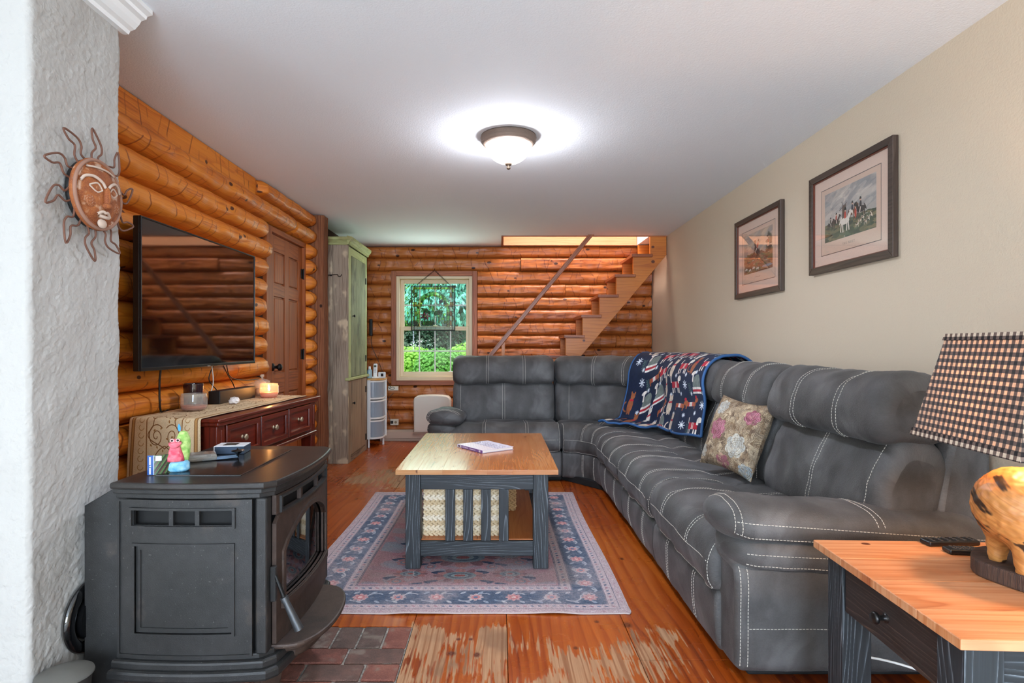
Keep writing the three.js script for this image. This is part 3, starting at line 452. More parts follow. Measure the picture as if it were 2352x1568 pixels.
// ---------- tall cupboard ----------
{
  const g = thing('tall_cupboard', 'tall weathered cupboard with green paint and grey plank side', 'cupboard');
  const x0 = -1.84, x1 = -1.53, d0 = 5.89, d1 = 6.73;
  for (let i = 0; i < 2; i++) mesh('side_board', grain(span(x0 + i * 0.155, x0 + (i + 1) * 0.155 - 0.002, 0, 2.22, -d0, -(d0 + 0.025), 0.003), 'y'), mGrey, g);
  mesh('far_side', grain(span(x0, x1, 0, 2.22, -(d1 - 0.025), -d1, 0.003), 'y'), mGrey, g);
  mesh('back', grain(span(x0, x0 + 0.02, 0, 2.22, -d0 - 0.026, -d1 + 0.026, 0), 'y'), mGrey, g);
  mesh('top', grain(span(x0, x1, 2.2, 2.222, -d0 - 0.026, -d1 + 0.026, 0), 'z'), mGrey, g);
  const stl = (a, b, y0, y1, m, ax = 'y') => mesh('face_frame', grain(span(x1 - 0.024, x1, y0, y1, -a, -b, 0.003), ax), m, g);
  stl(d0 + 0.0255, d0 + 0.11, 0.86, 2.22, mGreen); stl(d1 - 0.10, d1, 0.86, 2.22, mGreen); stl(d0 + 0.11, d1 - 0.10, 2.12, 2.22, mGreen, 'z');
  stl(d0 + 0.0255, d0 + 0.10, 0, 0.84, mBarn); stl(d1 - 0.10, d1, 0, 0.84, mGrey); stl(d0 + 0.10, d1 - 0.10, 0, 0.07, mBarn, 'z');
  mesh('waist_moulding', grain(span(x1 - 0.03, x1 + 0.022, 0.838, 0.868, -d0 + 0.02, -d1 - 0.01, 0.008), 'z'), mGreen, g);
  mesh('shelf', grain(span(x0 + 0.02, x1 - 0.024, 0.83, 0.85, -d0 - 0.026, -d1 + 0.026, 0), 'z'), mGrey, g);
  const door = (y0, y1, m) => { const n = 3, a = d0 + 0.114, b = d1 - 0.104, dg = mesh('door', grain(span(x1 - 0.02, x1 - 0.008, y0, y1, -a, -b, 0), 'y'), m, g); for (let i = 0; i < n; i++) mesh('plank', grain(span(x1 - 0.008, x1 + 0.006, y0, y1, -mix(a, b, i / n) - 0.002, -mix(a, b, (i + 1) / n), 0.003), 'y'), m, dg); return dg; };
  const up = door(0.872, 2.115, mGreenDark), lo = door(0.075, 0.835, mBarn);
  for (const [p, y] of [[up, 1.50], [lo, 0.60]]) { const k = mesh('knob', lathe([[0, 0.03], [0.012, 0.028], [0.015, 0.02], [0.006, 0.012], [0.006, 0]], 16).rotateZ(-Math.PI / 2), mIron, p); k.position.set(x1 + 0.006, y, -(d0 + 0.15)); }
  for (const [p, y] of [[up, 1.05], [up, 1.92], [lo, 0.70], [lo, 0.16]]) mesh('hinge', span(x1 + 0.005, x1 + 0.014, y - 0.035, y + 0.035, -(d1 - 0.095), -(d1 - 0.12), 0.002), mIron, p);
  const prof = [[0, 0], [0.015, 0], [0.02, 0.02], [0.045, 0.05], [0.05, 0.075], [0, 0.085]];
  mesh('cornice', merge([grain(extrude(prof, d1 - d0 + 0.05, 0).translate(x1, 2.21, -d1), 'z'), grain(extrude(prof, 0.33, 0).rotateY(-Math.PI / 2).translate(x1 + 0.03, 2.21, -d0), 'x'), span(x0, x1 + 0.02, 2.222, 2.296, -d0, -d1, 0.002)]), mGreen, g);
}
tag(mesh('iron_hook', merge([tube([[-1.77, 1.905, -5.845], [-1.77, 1.79, -5.845], [-1.765, 1.772, -5.83], [-1.74, 1.77, -5.82], [-1.728, 1.785, -5.82], [-1.735, 1.80, -5.82]], 0.0035), tube([[-1.77, 1.90, -5.845], [-1.70, 1.90, -5.84], [-1.625, 1.905, -5.83], [-1.612, 1.885, -5.82], [-1.59, 1.883, -5.815], [-1.575, 1.905, -5.815]], 0.0035), cyl(0.006, 0.006, 0.05, 0, 0, 0, 10).rotateX(Math.PI / 2).translate(-1.70, 1.90, -5.865)]), mIron), 'curled black iron hook on the grey cupboard side', 'hook');

// ---------- ceiling light ----------
{
  const g = thing('ceiling_light', 'flush ceiling light with a bronze rim and glowing frosted bowl', 'light'); place(g, 0.052, 2.45, -3.50);
  const br = noiseTex(256, 0.1, (u, v) => fbm(u * 10, v * 10, 10, 10, 3, 66));
  mesh('rim', lathe([[0, 0], [0.165, 0], [0.168, -0.012], [0.160, -0.022], [0.164, -0.034], [0.152, -0.048], [0.142, -0.056], [0.134, -0.05], [0.134, -0.004]], 60), mat(0x8a7668, { roughness: 0.55, metalness: 0.4, bumpMap: br, bumpScale: 0.004 }), g);
  const bowl = []; for (let i = 0; i <= 14; i++) { const a = i / 14 * Math.PI / 2; bowl.push([0.136 * Math.cos(a), -0.05 - 0.115 * Math.sin(a)]); }
  mesh('bowl', lathe(bowl, 48), mat(0xffffff, { roughness: 0.6, emissive: 0xfff8f0, emissiveIntensity: 1.3 }), g);
  mesh('finial', lathe([[0.0, -0.2], [0.010, -0.196], [0.014, -0.186], [0.008, -0.178], [0.018, -0.172], [0.022, -0.164], [0, -0.16]], 20), mat(0x8a7a6a, { roughness: 0.4, metalness: 0.8 }), g);
  const l = new THREE.PointLight(0xf0f4ff, 0.62); l.position.set(0, -0.15, 0); l.castShadow = true; l.shadow.radius = 3; g.add(l);
  const d = new THREE.RectAreaLight(0xe0eaff, 60, 0.24, 0.24); d.position.set(0, -0.205, 0); d.rotation.x = -Math.PI / 2; g.add(d);   // the bowl's light downwards
}
// ---------- television and its cords ----------
{
  const g = thing('television', 'large black flat television mounted on the log wall', 'television'); place(g, -1.638, 1.435, -3.275, Math.PI / 2);
  mesh('housing', box(1.24, 0.712, 0.03, 0, 0, -0.018, 0.004), mat(0x0d0d0e, { roughness: 0.45 }), g);
  mesh('back_bulge', box(0.9, 0.45, 0.04, 0, -0.05, -0.05, 0.012), mBlack, g);
  mesh('wall_bracket', box(0.4, 0.3, 0.024, 0, 0, -0.078, 0.004), mIron, g);
  const b = mat(0x1d1d1f, { roughness: 0.35, metalness: 0.5 });
  mesh('bezel', extrude([[-0.62, -0.356], [0.62, -0.356], [0.62, 0.356], [-0.62, 0.356]], 0.008, 0.002, [[[-0.612, -0.340], [-0.612, 0.348], [0.612, 0.348], [0.612, -0.340]]]).translate(0, 0, -0.003), b, g);
  mesh('screen', box(1.224, 0.690, 0.003, 0, 0.003, -0.001, 0), mat(0x060608, { roughness: 0.045, ior: 2.1 }), g);
  mesh('logo_bar', box(0.03, 0.006, 0.004, 0, -0.352, 0.005, 0.001), mat(0x888888, { metalness: 0.7, roughness: 0.4 }), g);
  const cords = [[[-1.70, 1.10, -2.93], [-1.715, 1.0, -2.94], [-1.72, 0.865, -2.96], [-1.735, 0.86, -3.05]], [[-1.69, 1.10, -3.42], [-1.70, 0.98, -3.46], [-1.71, 0.90, -3.44], [-1.735, 0.862, -3.5]], [[-1.69, 1.10, -3.46], [-1.71, 1.0, -3.43], [-1.70, 0.93, -3.50], [-1.735, 0.866, -3.62]], [[-1.69, 1.10, -3.54], [-1.69, 1.02, -3.62], [-1.70, 0.95, -3.72], [-1.735, 0.862, -3.85]], [[-1.69, 1.10, -3.60], [-1.70, 1.0, -3.68], [-1.705, 0.965, -3.9], [-1.735, 0.955, -4.2]]];
  const cm = [mBlack, mat(0xd8d2c8), mBlack, mBlack, mBlack], cl = ['thick black cord hanging below the near end of the television', 'pale grey cord hanging in the cord bunch under the television', 'black cord twisted round the pale cord under the television', 'black cord looping down to the far end of the speaker box', 'thin black cord swinging along the logs towards the door'];
  cords.forEach((c, i) => tag(mesh('cord', tube(c, i === 0 ? 0.005 : 0.0032, 30, 7), cm[i]), cl[i], 'cord', 'television cords'));
}

// ---------- console table ----------
const wMahog = wood({ c: [0x8e3f26, 0x6f2c18, 0x43160c, 0x2c0d07], rings: 14, knots: 0, contrast: 0.45, fibre: 0.3, seed: 33 });
const mMahog = woodMat(wMahog, { color: 0xc29484, roughness: 0.32, clearcoat: 0.5, clearcoatRoughness: 0.2, bumpScale: 0.0004 });
const conPos = [-1.765, 0, -2.80], conTurn = Math.PI / 2 - 0.06;
{
  const g = thing('console_table', 'dark red mahogany console table with three drawers under the television', 'table'); place(g, ...conPos, conTurn);
  const L = 1.24, W = 0.42, b = (x0, x1, y0, y1, z0, z1, a = 'x', r = 0.004) => grain(span(x0, x1, y0, y1, z0, z1, r), a);
  mesh('tabletop', merge([b(-0.03, L + 0.03, 0.832, 0.85, 0, W + 0.03, 'x', 0.007), b(-0.02, L + 0.02, 0.812, 0.834, 0.0, W + 0.02, 'x', 0.008)]), mMahog, g);
  mesh('case', merge([b(0.01, L - 0.01, 0.615, 0.812, 0.0, 0.02), b(0.012, 0.032, 0.615, 0.812, 0.02, W - 0.01, 'z'), b(L - 0.032, L - 0.012, 0.615, 0.812, 0.02, W - 0.01, 'z'), b(0.03, L - 0.03, 0.612, 0.626, 0.02, W - 0.02), b(0.03, L - 0.03, 0.626, 0.812, W - 0.05, W - 0.04)]), mMahog, g);
  mesh('lower_moulding', merge([b(-0.012, L + 0.012, 0.596, 0.616, W - 0.03, W + 0.012, 'x', 0.008), b(-0.012, 0.02, 0.596, 0.616, 0, W, 'z', 0.008)]), mMahog, g);
  for (const x of [0.0, L - 0.07]) for (const z of [0.0, W - 0.07]) mesh('leg', b(x, x + 0.07, 0.0, 0.812, z, z + 0.072, 'y', 0.006), mMahog, g);
  for (const x of [0.02, L - 0.05]) mesh('flute', b(x + 0.012, x + 0.022, 0.66, 0.79, W - 0.004, W + 0.006, 'y', 0.004), mMahog, g);
  mesh('shelf', b(0.0, L, 0.12, 0.145, 0.01, W), mMahog, g);
  mesh('back_panel', b(0.02, L - 0.02, 0.145, 0.6, 0.0, 0.012), mMahog, g);
  const x0 = 0.078, dw = (L - 2 * x0) / 3;
  for (let i = 0; i < 3; i++) {
    const a = x0 + i * dw + 0.006, c = x0 + (i + 1) * dw - 0.006, d = mesh('drawer', b(a, c, 0.632, 0.806, W - 0.04, W - 0.008), mMahog, g);
    mesh('drawer_moulding', grain(extrude([[a, 0.632], [c, 0.632], [c, 0.806], [a, 0.806]], 0.016, 0.006, [[[a + 0.032, 0.664], [a + 0.032, 0.774], [c - 0.032, 0.774], [c - 0.032, 0.664]]]).translate(0, 0, W - 0.009), 'x'), mMahog, d);
    mesh('knob', lathe([[0, 0.028], [0.012, 0.027], [0.017, 0.022], [0.016, 0.016], [0.007, 0.011], [0.007, 0.002], [0.012, 0]], 20).rotateX(Math.PI / 2).translate((a + c) / 2, 0.722, W - 0.008), mat(0xb9a78c, { metalness: 0.8, roughness: 0.4 }), d);
  }
}
{
  const tex = canvasTex(512, 2048, (g, W, H) => {
    g.fillStyle = '#d9bf97'; g.fillRect(0, 0, W, H);
    g.strokeStyle = '#8a5a2a'; g.lineWidth = 7; for (const x of [22, 40, 128, W - 128, W - 40, W - 22]) { g.beginPath(); g.moveTo(x, 0); g.lineTo(x, H); g.stroke(); }
    g.strokeStyle = '#b98a4e'; g.lineWidth = 10; for (const x of [31, W - 31]) { g.beginPath(); g.moveTo(x, 0); g.lineTo(x, H); g.stroke(); }
    const scroll = (cx, cy, s, fl) => { g.beginPath(); for (let a = 0; a < 12; a += 0.15) { const r = s * (0.06 + a / 14); const x = cx + fl * Math.cos(a) * r, y = cy + Math.sin(a) * r * 1.3; a ? g.lineTo(x, y) : g.moveTo(x, y); } g.stroke(); };
    for (let y = -100; y < H + 200; y += 340) {
      g.strokeStyle = '#7d4f22'; g.lineWidth = 6; for (const f of [-1, 1]) { scroll(W / 2 + f * 80, y, 50, f); scroll(W / 2 + f * 60, y + 150, 66, -f); g.beginPath(); g.moveTo(W / 2, y - 130); g.bezierCurveTo(W / 2 + f * 150, y - 60, W / 2 + f * 20, y + 40, W / 2 + f * 110, y + 120); g.bezierCurveTo(W / 2 + f * 150, y + 180, W / 2 + f * 20, y + 200, W / 2, y + 230); g.stroke(); }
      g.fillStyle = '#9a6a34'; for (let k = 0; k < 16; k++) { g.beginPath(); g.ellipse(W / 2 + (k % 2 ? 1 : -1) * (14 + (k * 37) % 90), y + (k * 53) % 330 - 100, 5, 9, k, 0, 7); g.fill(); }
      g.beginPath(); g.moveTo(W / 2, y - 26); g.lineTo(W / 2 + 26, y); g.lineTo(W / 2, y + 30); g.lineTo(W / 2 - 26, y); g.closePath(); g.stroke();
      for (const f of [-1, 1]) { g.strokeStyle = '#a87b45'; g.lineWidth = 4; for (let k = 0; k < 7; k++) { g.beginPath(); g.arc(W / 2 + f * 165, y + k * 48, 17, 0, 4.4); g.stroke(); } }
    }
    weather(g, W, H, (u, v, c) => { const n = 0.93 + 0.14 * vn(u * 250, v * 900, 250, 900, 4); return [c[0] * n, c[1] * n, c[2] * n]; });
  });
  const tot = 1.55, path = (s) => { const top = 1.235, r = 0.012; if (s < top) return [1.2 - s, 0.8535]; const a = (s - top) / r; if (a < Math.PI / 2) return [-0.035 - r * Math.sin(a), 0.8535 - r * (1 - Math.cos(a))]; return [-0.047, 0.8415 - (s - top - r * Math.PI / 2)]; };
  const f = (u, v) => { const s = v * tot, [x, y] = path(s), hang = s > 1.25 ? (s - 1.25) : 0; const wav = hang * 0.05 * Math.sin(u * 9 + 1) + 0.003 * Math.sin(u * 3 + s * 5) * (hang ? 1 : 0), z = 0.03 + u * 0.345 + 0.008 * Math.sin(s * 3.3); return V(x - wav - hang * 0.02, y + (hang ? 0 : 0.0012 * Math.sin(s * 16 + u * 4) + 0.0012), z); };
  const m = mesh('table_runner', thickSheet(24, 150, f, 0.0022, (u, v) => [u, 1 - v]), mat(0xffffff, { map: tex, roughness: 0.85, sheen: 0.3 })); place(m, ...conPos, conTurn);
  tag(m, 'cream and brown patterned runner draped over the console table end', 'runner');
}
// things on the console: at(x along, z out) in the table's own axes
const onCon = (o, x, z, ry = 0, y = 0.8575) => { const v = V(x, y, z).applyAxisAngle(V(0, 1, 0), conTurn); return place(o, v.x + conPos[0], v.y, v.z + conPos[2], ry + conTurn); };
const mJar = mat(0xf4efe6, { transmission: 0.84, roughness: 0.04, thickness: 0, ior: 1.4 });
const candleJar = (name, label, r, h, fill, waxCol) => {
  const g = thing(name, label, 'candle');
  mesh('jar', lathe([[0, 0.002], [r * 0.86, 0.002], [r * 0.97, 0.012], [r, h * 0.35], [r * 0.99, h * 0.8], [r * 0.95, h * 0.97], [r * 0.96, h], [r * 0.92, h], [r * 0.91, h * 0.96], [r * 0.94, h * 0.8]], 40), mJar, g);
  mesh('wax', lathe([[0, 0.006], [r * 0.84, 0.006], [r * 0.94, 0.02], [r * 0.95, h * fill], [r * 0.5, h * fill * 1.05], [0, h * fill * 0.95]], 32), mat(waxCol, { roughness: 0.35, transmission: 0.3, thickness: 0 }), g);
  mesh('wick', cyl(0.0012, 0.0012, 0.014, 0, h * fill + 0.006, 0, 6), mBlack, g);
  return g;
};
onCon(candleJar('jar_candle', 'clear glass jar candle with low amber wax on the runner', 0.064, 0.088, 0.3, 0xc8602a), 0.27, 0.145);
{
  const lit = candleJar('jar_candle', 'burning amber jar candle with a paper label beside the glass canister', 0.058, 0.09, 0.36, 0xd98a3a); onCon(lit, 1.04, 0.19);
  mesh('flame', new THREE.SphereGeometry(0.006, 12, 12).scale(1, 2.2, 1).translate(0, 0.055, 0), mat(0xffe0a0, { emissive: 0xffc870, emissiveIntensity: 12 }), lit);
  const l = new THREE.PointLight(0xffb060, 0.035); l.position.set(0, 0.056, 0); l.shadow.radius = 0.4; l.castShadow = true; lit.add(l);
  mesh('paper_label', sheet(10, 2, (u, v) => { const a = 0.1 + u * 0.7; return V(Math.sin(a) * 0.0588, 0.03 + v * 0.045, Math.cos(a) * 0.0588); }), mat(0xffffff, { roughness: 0.7, map: canvasTex(128, 96, (g, W, H) => { g.fillStyle = '#e8e6e0'; g.fillRect(0, 0, W, H); g.fillStyle = '#59719a'; g.fillRect(8, 10, 112, 18); g.fillRect(8, 40, 90, 7); g.fillRect(8, 56, 100, 6); g.fillRect(8, 70, 70, 6); }) }), lit);
  const c = thing('glass_canister', 'squat glass canister with a round lid knob by the burning candle', 'jar'); onCon(c, 1.13, 0.10);
  mesh('body', lathe([[0, 0.003], [0.05, 0.003], [0.052, 0.03], [0.052, 0.085], [0.046, 0.096]], 32), mJar, c);
  mesh('contents', lathe([[0, 0.006], [0.047, 0.006], [0.048, 0.05], [0, 0.055]], 24), mat(0x9a6a3a, { roughness: 0.8 }), c);
  mesh('lid', lathe([[0.048, 0.096], [0.052, 0.1], [0.03, 0.112], [0.006, 0.116], [0.006, 0.124], [0.014, 0.132], [0.012, 0.144], [0, 0.148]], 28), mJar, c);
}
onCon(tag(mesh('tumbler', lathe([[0, 0.004], [0.044, 0.004], [0.046, 0.012], [0.051, 0.13], [0.049, 0.134], [0.046, 0.13], [0.041, 0.016], [0, 0.014]], 40), mat(0x2a1216, { roughness: 0.08, clearcoat: 1 })), 'dark ribbed glass tumbler behind the clear jar candle', 'glass'), 0.38, 0.075);
onCon(tag(mesh('speaker_box', box(0.43, 0.075, 0.07, 0, 0.0375, 0, 0.004), mat(0x151516, { roughness: 0.5 })), 'low black speaker box on the console runner', 'speaker'), 0.80, 0.075);
{
  const geo = new THREE.IcosahedronGeometry(0.03, 2), p = geo.attributes.position; for (let i = 0; i < p.count; i++) { const v = V().fromBufferAttribute(p, i), k = 1 + 0.28 * N3(v.x * 40, v.y * 40, v.z * 40); p.setXYZ(i, v.x * k * 1.15, Math.max(-0.014, v.y * k * 0.75), v.z * k); } geo.computeVertexNormals();
  onCon(tag(mesh('crystal', geo, mat(0xf3ece6, { roughness: 0.4, transmission: 0.25, thickness: 0 })), 'small white crystal in front of the speaker box', 'stone'), 0.62, 0.18, 0, 0.873);
}

// ---------- pellet stove ----------
const ironTex = (a, b, s) => per(dataTex(640, 640, (u, v) => { const n = fbm(u * 6, v * 6, 6, 6, 5, s), f = fbm(u * 40, v * 40, 40, 40, 2, s + 2), sp = vn(u * 170, v * 170, 170, 170, s + 4), rust = sstep(0.68, 0.8, fbm(u * 9, v * 9, 9, 9, 4, s + 8)); let c = lerp3(hex(a), hex(b), clamp(n * 0.9 + (f - 0.5) * 0.5)); c = lerp3(c, [96, 80, 70], rust * 0.3); if (sp > 0.955) c = lerp3(c, [150, 146, 140], 0.7 * (sp - 0.955) / 0.045 + 0.1); return c; }), 0.8, 0.8);
const mStove = mat(0xffffff, { map: ironTex(0x222221, 0x353434, 5), roughness: 0.5, metalness: 0.25, bumpMap: metalBump, bumpScale: 0.00035 });
const mStoveTop = mat(0xffffff, { map: ironTex(0x252322, 0x3b3633, 6), roughness: 0.34, metalness: 0.2, bumpMap: metalBump, bumpScale: 0.0002 });
const mStoveBrown = mat(0xffffff, { map: ironTex(0x30251f, 0x523f35, 7), roughness: 0.55, metalness: 0.25, bumpMap: metalBump, bumpScale: 0.0004 });
{
  const g = thing('pellet_stove', 'black cast iron pellet stove with an arched glass door', 'stove');
  const xb = -1.24, xf = -0.745, d0 = 1.885, d1 = 2.515, mid = (d0 + d1) / 2;
  const bowN = (x) => 0.018 * (1 - ((x - (xb + xf) / 2) / ((xf - xb) / 2)) ** 2), bowF = (d) => 0.032 * (1 - ((d - mid) / ((d1 - d0) / 2)) ** 2);
  const outline = (o, c = 0.03) => { const p = []; for (let i = 0; i <= 14; i++) { const x = mix(xb - o * 0.4, xf + o - c, i / 14); p.push([x, d0 - o - bowN(x)]); } for (let i = 0; i <= 14; i++) { const d = mix(d0 - o + c, d1 + o - c, i / 14); p.push([xf + o + bowF(d), d]); } for (let i = 14; i >= 0; i--) { const x = mix(xb - o * 0.4, xf + o - c, i / 14); p.push([x, d1 + o + bowN(x)]); } return p; };
  const layer = (o, y0, y1, bev = 0.004) => extrude(outline(o), y1 - y0, bev).rotateX(-Math.PI / 2).translate(0, y0, 0);
  const bb = (x0, x1, y0, y1, w0, w1, s = 12) => new THREE.BoxGeometry(x1 - x0, y1 - y0, w1 - w0, s, 1, 1).translate((x0 + x1) / 2, (y0 + y1) / 2, (w0 + w1) / 2);
  const bentN = (list) => { for (const q of list) { const p = q.attributes.position; for (let i = 0; i < p.count; i++) p.setZ(i, p.getZ(i) + bowN(p.getX(i)) - d0); q.computeVertexNormals(); } return uvM(merge(list)); };
  const bentF = (list) => { for (const q of list) { const p = q.attributes.position; for (let i = 0; i < p.count; i++) { const d = p.getX(i), w = p.getZ(i); p.setXYZ(i, xf + bowF(d) + w, p.getY(i), -d); } q.computeVertexNormals(); } return grain(merge(list), 'z'); };
  mesh('top_plate', uvM(layer(0.02, 0.738, 0.76, 0.007)), mStoveTop, g);
  mesh('top_moulding', uvM(merge([layer(0.010, 0.722, 0.739, 0.004), layer(0.0, 0.706, 0.724, 0.003)])), mStove, g);
  mesh('hopper_lid', uvM(span(-1.16, -0.87, 0.757, 0.764, -1.96, -2.44, 0.003)), mat(0x1c1a1a, { roughness: 0.15 }), g);
  mesh('body', uvM(layer(-0.035, 0.18, 0.712, 0.002)), mat(0x101010, { roughness: 0.8 }), g);
  // side panel with vents and a sunk field
  const sx0 = xb + 0.012, sx1 = xf - 0.055, vx = [sx0 + 0.05, sx0 + 0.168, sx0 + 0.182, sx0 + 0.252, sx0 + 0.266, sx1 - 0.06];
  const sp = mesh('side_panel', bentN([bb(sx0, sx1, 0.205, 0.275, -0.012, 0), bb(sx0, sx0 + 0.055, 0.275, 0.555, -0.012, 0, 3), bb(sx1 - 0.06, sx1, 0.275, 0.555, -0.012, 0, 3), bb(sx0, sx1, 0.555, 0.622, -0.012, 0), bb(sx0, sx1, 0.668, 0.700, -0.012, 0), bb(sx0, vx[0], 0.622, 0.668, -0.012, 0, 2), bb(vx[1], vx[2], 0.622, 0.668, -0.012, 0, 1), bb(vx[3], vx[4], 0.622, 0.668, -0.012, 0, 1), bb(vx[5], sx1, 0.622, 0.668, -0.012, 0, 2)]), mStove, g);
  mesh('sunk_field', bentN([bb(sx0 + 0.05, sx1 - 0.055, 0.27, 0.56, -0.018, -0.009)]), mStove, sp);
  const fr = (x0, x1, y0, y1, t, w0, w1) => [bb(x0, x1, y0, y0 + t, w0, w1), bb(x0, x1, y1 - t, y1, w0, w1), bb(x0, x0 + t, y0 + t, y1 - t, w0, w1, 1), bb(x1 - t, x1, y0 + t, y1 - t, w0, w1, 1)];
  mesh('field_moulding', bentN([...fr(sx0 + 0.046, sx1 - 0.050, 0.266, 0.564, 0.009, -0.006, 0.006), ...fr(sx0 + 0.054, sx1 - 0.058, 0.274, 0.556, 0.016, -0.014, -0.0045)]), mStove, sp);
  mesh('vent_frame', bentN([...fr(vx[0] - 0.012, vx[5] + 0.012, 0.612, 0.678, 0.008, -0.002, 0.007)]), mStove, sp);
  mesh('edge_bead', bentN([...fr(sx0 - 0.004, sx1 + 0.004, 0.200, 0.704, 0.007, -0.004, 0.005)]), mStove, sp);
  mesh('corner_column', uvM(span(xf - 0.045, xf - 0.006, 0.2, 0.708, -(d0 - 0.006), -(d0 + 0.04), 0.01)), mStove, g); mesh('corner_column', uvM(span(xf - 0.04, xf + 0.002, 0.2, 0.708, -(d1 - 0.04), -(d1 + 0.006), 0.01)), mStove, g);
  // front with the arched window
  const arch = []; const A0 = 1.975, A1 = 2.425, ys = 0.505, yt = 0.60, yb = 0.345; arch.push([A0, yb]); arch.push([A1, yb]); for (let i = 0; i <= 16; i++) { const t = i / 16; arch.push([mix(A1, A0, t), ys + (yt - ys) * Math.sin(Math.PI * t) ** 0.7]); }
  const ringG = (inner, outer, w0, w1) => { const n = inner.length, pos = [], idx = []; for (const w of [w1, w0]) for (const P of [inner, outer]) for (const p of P) pos.push(p[0], p[1], w); const q = (a, b, c, d) => idx.push(a, b, c, a, c, d); for (let i = 0; i < n; i++) { const j = (i + 1) % n; q(i + n, j + n, j, i); q(i, j, j + 2 * n, i + 2 * n); q(j + n, i + n, i + 3 * n, j + 3 * n); } const h = new THREE.BufferGeometry(); h.setAttribute('position', new THREE.Float32BufferAttribute(pos, 3)); h.setIndex(idx); return h.toNonIndexed(); };
  const grow = (P, k) => { const cx = 2.2, cy = 0.46; return P.map(([x, y]) => { const l = Math.hypot(x - cx, y - cy); return [x + (x - cx) / l * k, y + (y - cy) / l * k]; }); };
  const outer = arch.map((p, i) => { if (i === 0) return [1.925, 0.215]; if (i === 1) return [2.475, 0.215]; const t = (i - 2) / 16; return [clamp(mix(2.475, 1.925, (t - 0.08) / 0.84), 1.925, 2.475), t < 0.08 ? mix(ys, 0.64, t / 0.08) : t > 0.92 ? mix(0.64, ys, (t - 0.92) / 0.08) : 0.64]; });
  // subdivide the long bottom edge so that it follows the bow
  const dense = (P) => { const o = []; P.forEach((p, i) => { o.push(p); if (i === 0) for (let k = 1; k < 10; k++) o.push([mix(P[0][0], P[1][0], k / 10), mix(P[0][1], P[1][1], k / 10)]); }); return o; };
  const dr = mesh('door', bentF([ringG(dense(arch), dense(outer), -0.014, 0), bb(1.925, 2.475, 0.64, 0.648, -0.014, 0), bb(1.925, 2.475, 0.692, 0.704, -0.014, 0), bb(1.925, 1.95, 0.648, 0.692, -0.014, 0, 1), bb(2.10, 2.115, 0.648, 0.692, -0.014, 0, 1), bb(2.285, 2.3, 0.648, 0.692, -0.014, 0, 1), bb(2.45, 2.475, 0.648, 0.692, -0.014, 0, 1)]), mStoveBrown, g);
  mesh('arch_moulding', bentF([ringG(dense(arch), dense(grow(arch, 0.016)), -0.004, 0.007)]), mStoveBrown, dr);
  mesh('vent_frame', bentF([...fr(1.945, 2.455, 0.642, 0.698, 0.007, -0.002, 0.008)]), mStove, dr);
  mesh('window_glass', bentF([bb(A0 - 0.01, A1 + 0.01, yb - 0.01, yt, -0.022, -0.018)]), mat(0x0a0a0a, { roughness: 0.03, ior: 2.3 }), dr);
  mesh('sloped_sill', bentF([bb(A0 - 0.02, A1 + 0.02, 0.318, 0.343, -0.006, 0.012)]), mStoveBrown, dr);
  mesh('latch_plate', merge([span(xf - 0.006, xf + 0.012, 0.36, 0.475, -1.905, -1.925, 0.004)]), mStove, g);
  const h0 = V(-0.735, 0.445, -1.912), h1 = V(-0.70, 0.372, -1.90), h2 = V(-0.655, 0.272, -1.905), rod = (a, b, r0, r1) => { const d = b.clone().sub(a), l = d.length(), q = new THREE.Quaternion().setFromUnitVectors(V(0, 1, 0), d.normalize()); return new THREE.CylinderGeometry(r1, r0, l, 18).applyQuaternion(q).translate((a.x + b.x) / 2, (a.y + b.y) / 2, (a.z + b.z) / 2); };
  const hd = mesh('door_handle', rod(h0, h1, 0.006, 0.007), mIron, g); mesh('grip', merge([rod(h1, h2, 0.010, 0.015), rod(h1.clone().lerp(h2, -0.08), h1.clone().lerp(h2, 0.06), 0.013, 0.013)]), mat(0x5a5d60, { metalness: 0.8, roughness: 0.45 }), hd);
  // plinth, lip and legs
  mesh('plinth', uvM(merge([layer(-0.002, 0.186, 0.206, 0.004), layer(0.016, 0.160, 0.19, 0.008), layer(0.030, 0.128, 0.164, 0.010)])), mStove, g);
  const lip = (o, y0, y1, b) => { const p = []; for (let i = 0; i <= 20; i++) { const a = i / 20 * Math.PI; p.push([-0.735 + (0.145 + o) * Math.pow(Math.sin(a), 0.7), 2.165 - (0.245 + o) * Math.cos(a)]); } p.push([-0.76, 2.41 + o], [-0.76, 1.92 - o]); return extrude(p, y1 - y0, b).rotateX(-Math.PI / 2).translate(0, y0, 0); };
  mesh('ash_lip', grain(merge([lip(0, 0.196, 0.214, 0.007), lip(-0.03, 0.172, 0.2, 0.010), lip(-0.055, 0.14, 0.176, 0.008)]), 'z'), mStoveBrown, g);
  for (const [x, d] of [[xb + 0.05, d0 + 0.03], [xb + 0.05, d1 - 0.03], [xf - 0.02, d0 + 0.03], [xf - 0.02, d1 - 0.03]]) { const sgn = d < mid ? -1 : 1; mesh('leg', uvM(merge([extrude([[-0.045, 0.14], [0.045, 0.14], [0.034, 0.09], [0.022, 0.05], [0.030, 0.015], [0.034, 0.002], [-0.014, 0.002], [-0.010, 0.04], [-0.028, 0.09]], 0.06, 0.008).translate(0, 0, -0.03).rotateY(sgn > 0 ? -0.9 : 0.9).translate(x, 0, -d)])), mStoveBrown, g); }
  mesh('rear_housing', uvM(extrude([[-1.375, 0.07], [-1.235, 0.07], [-1.235, 0.742], [-1.25, 0.742], [-1.375, 0.668]], 0.55, 0.003).translate(0, 0, -2.48)), mStove, g);
}
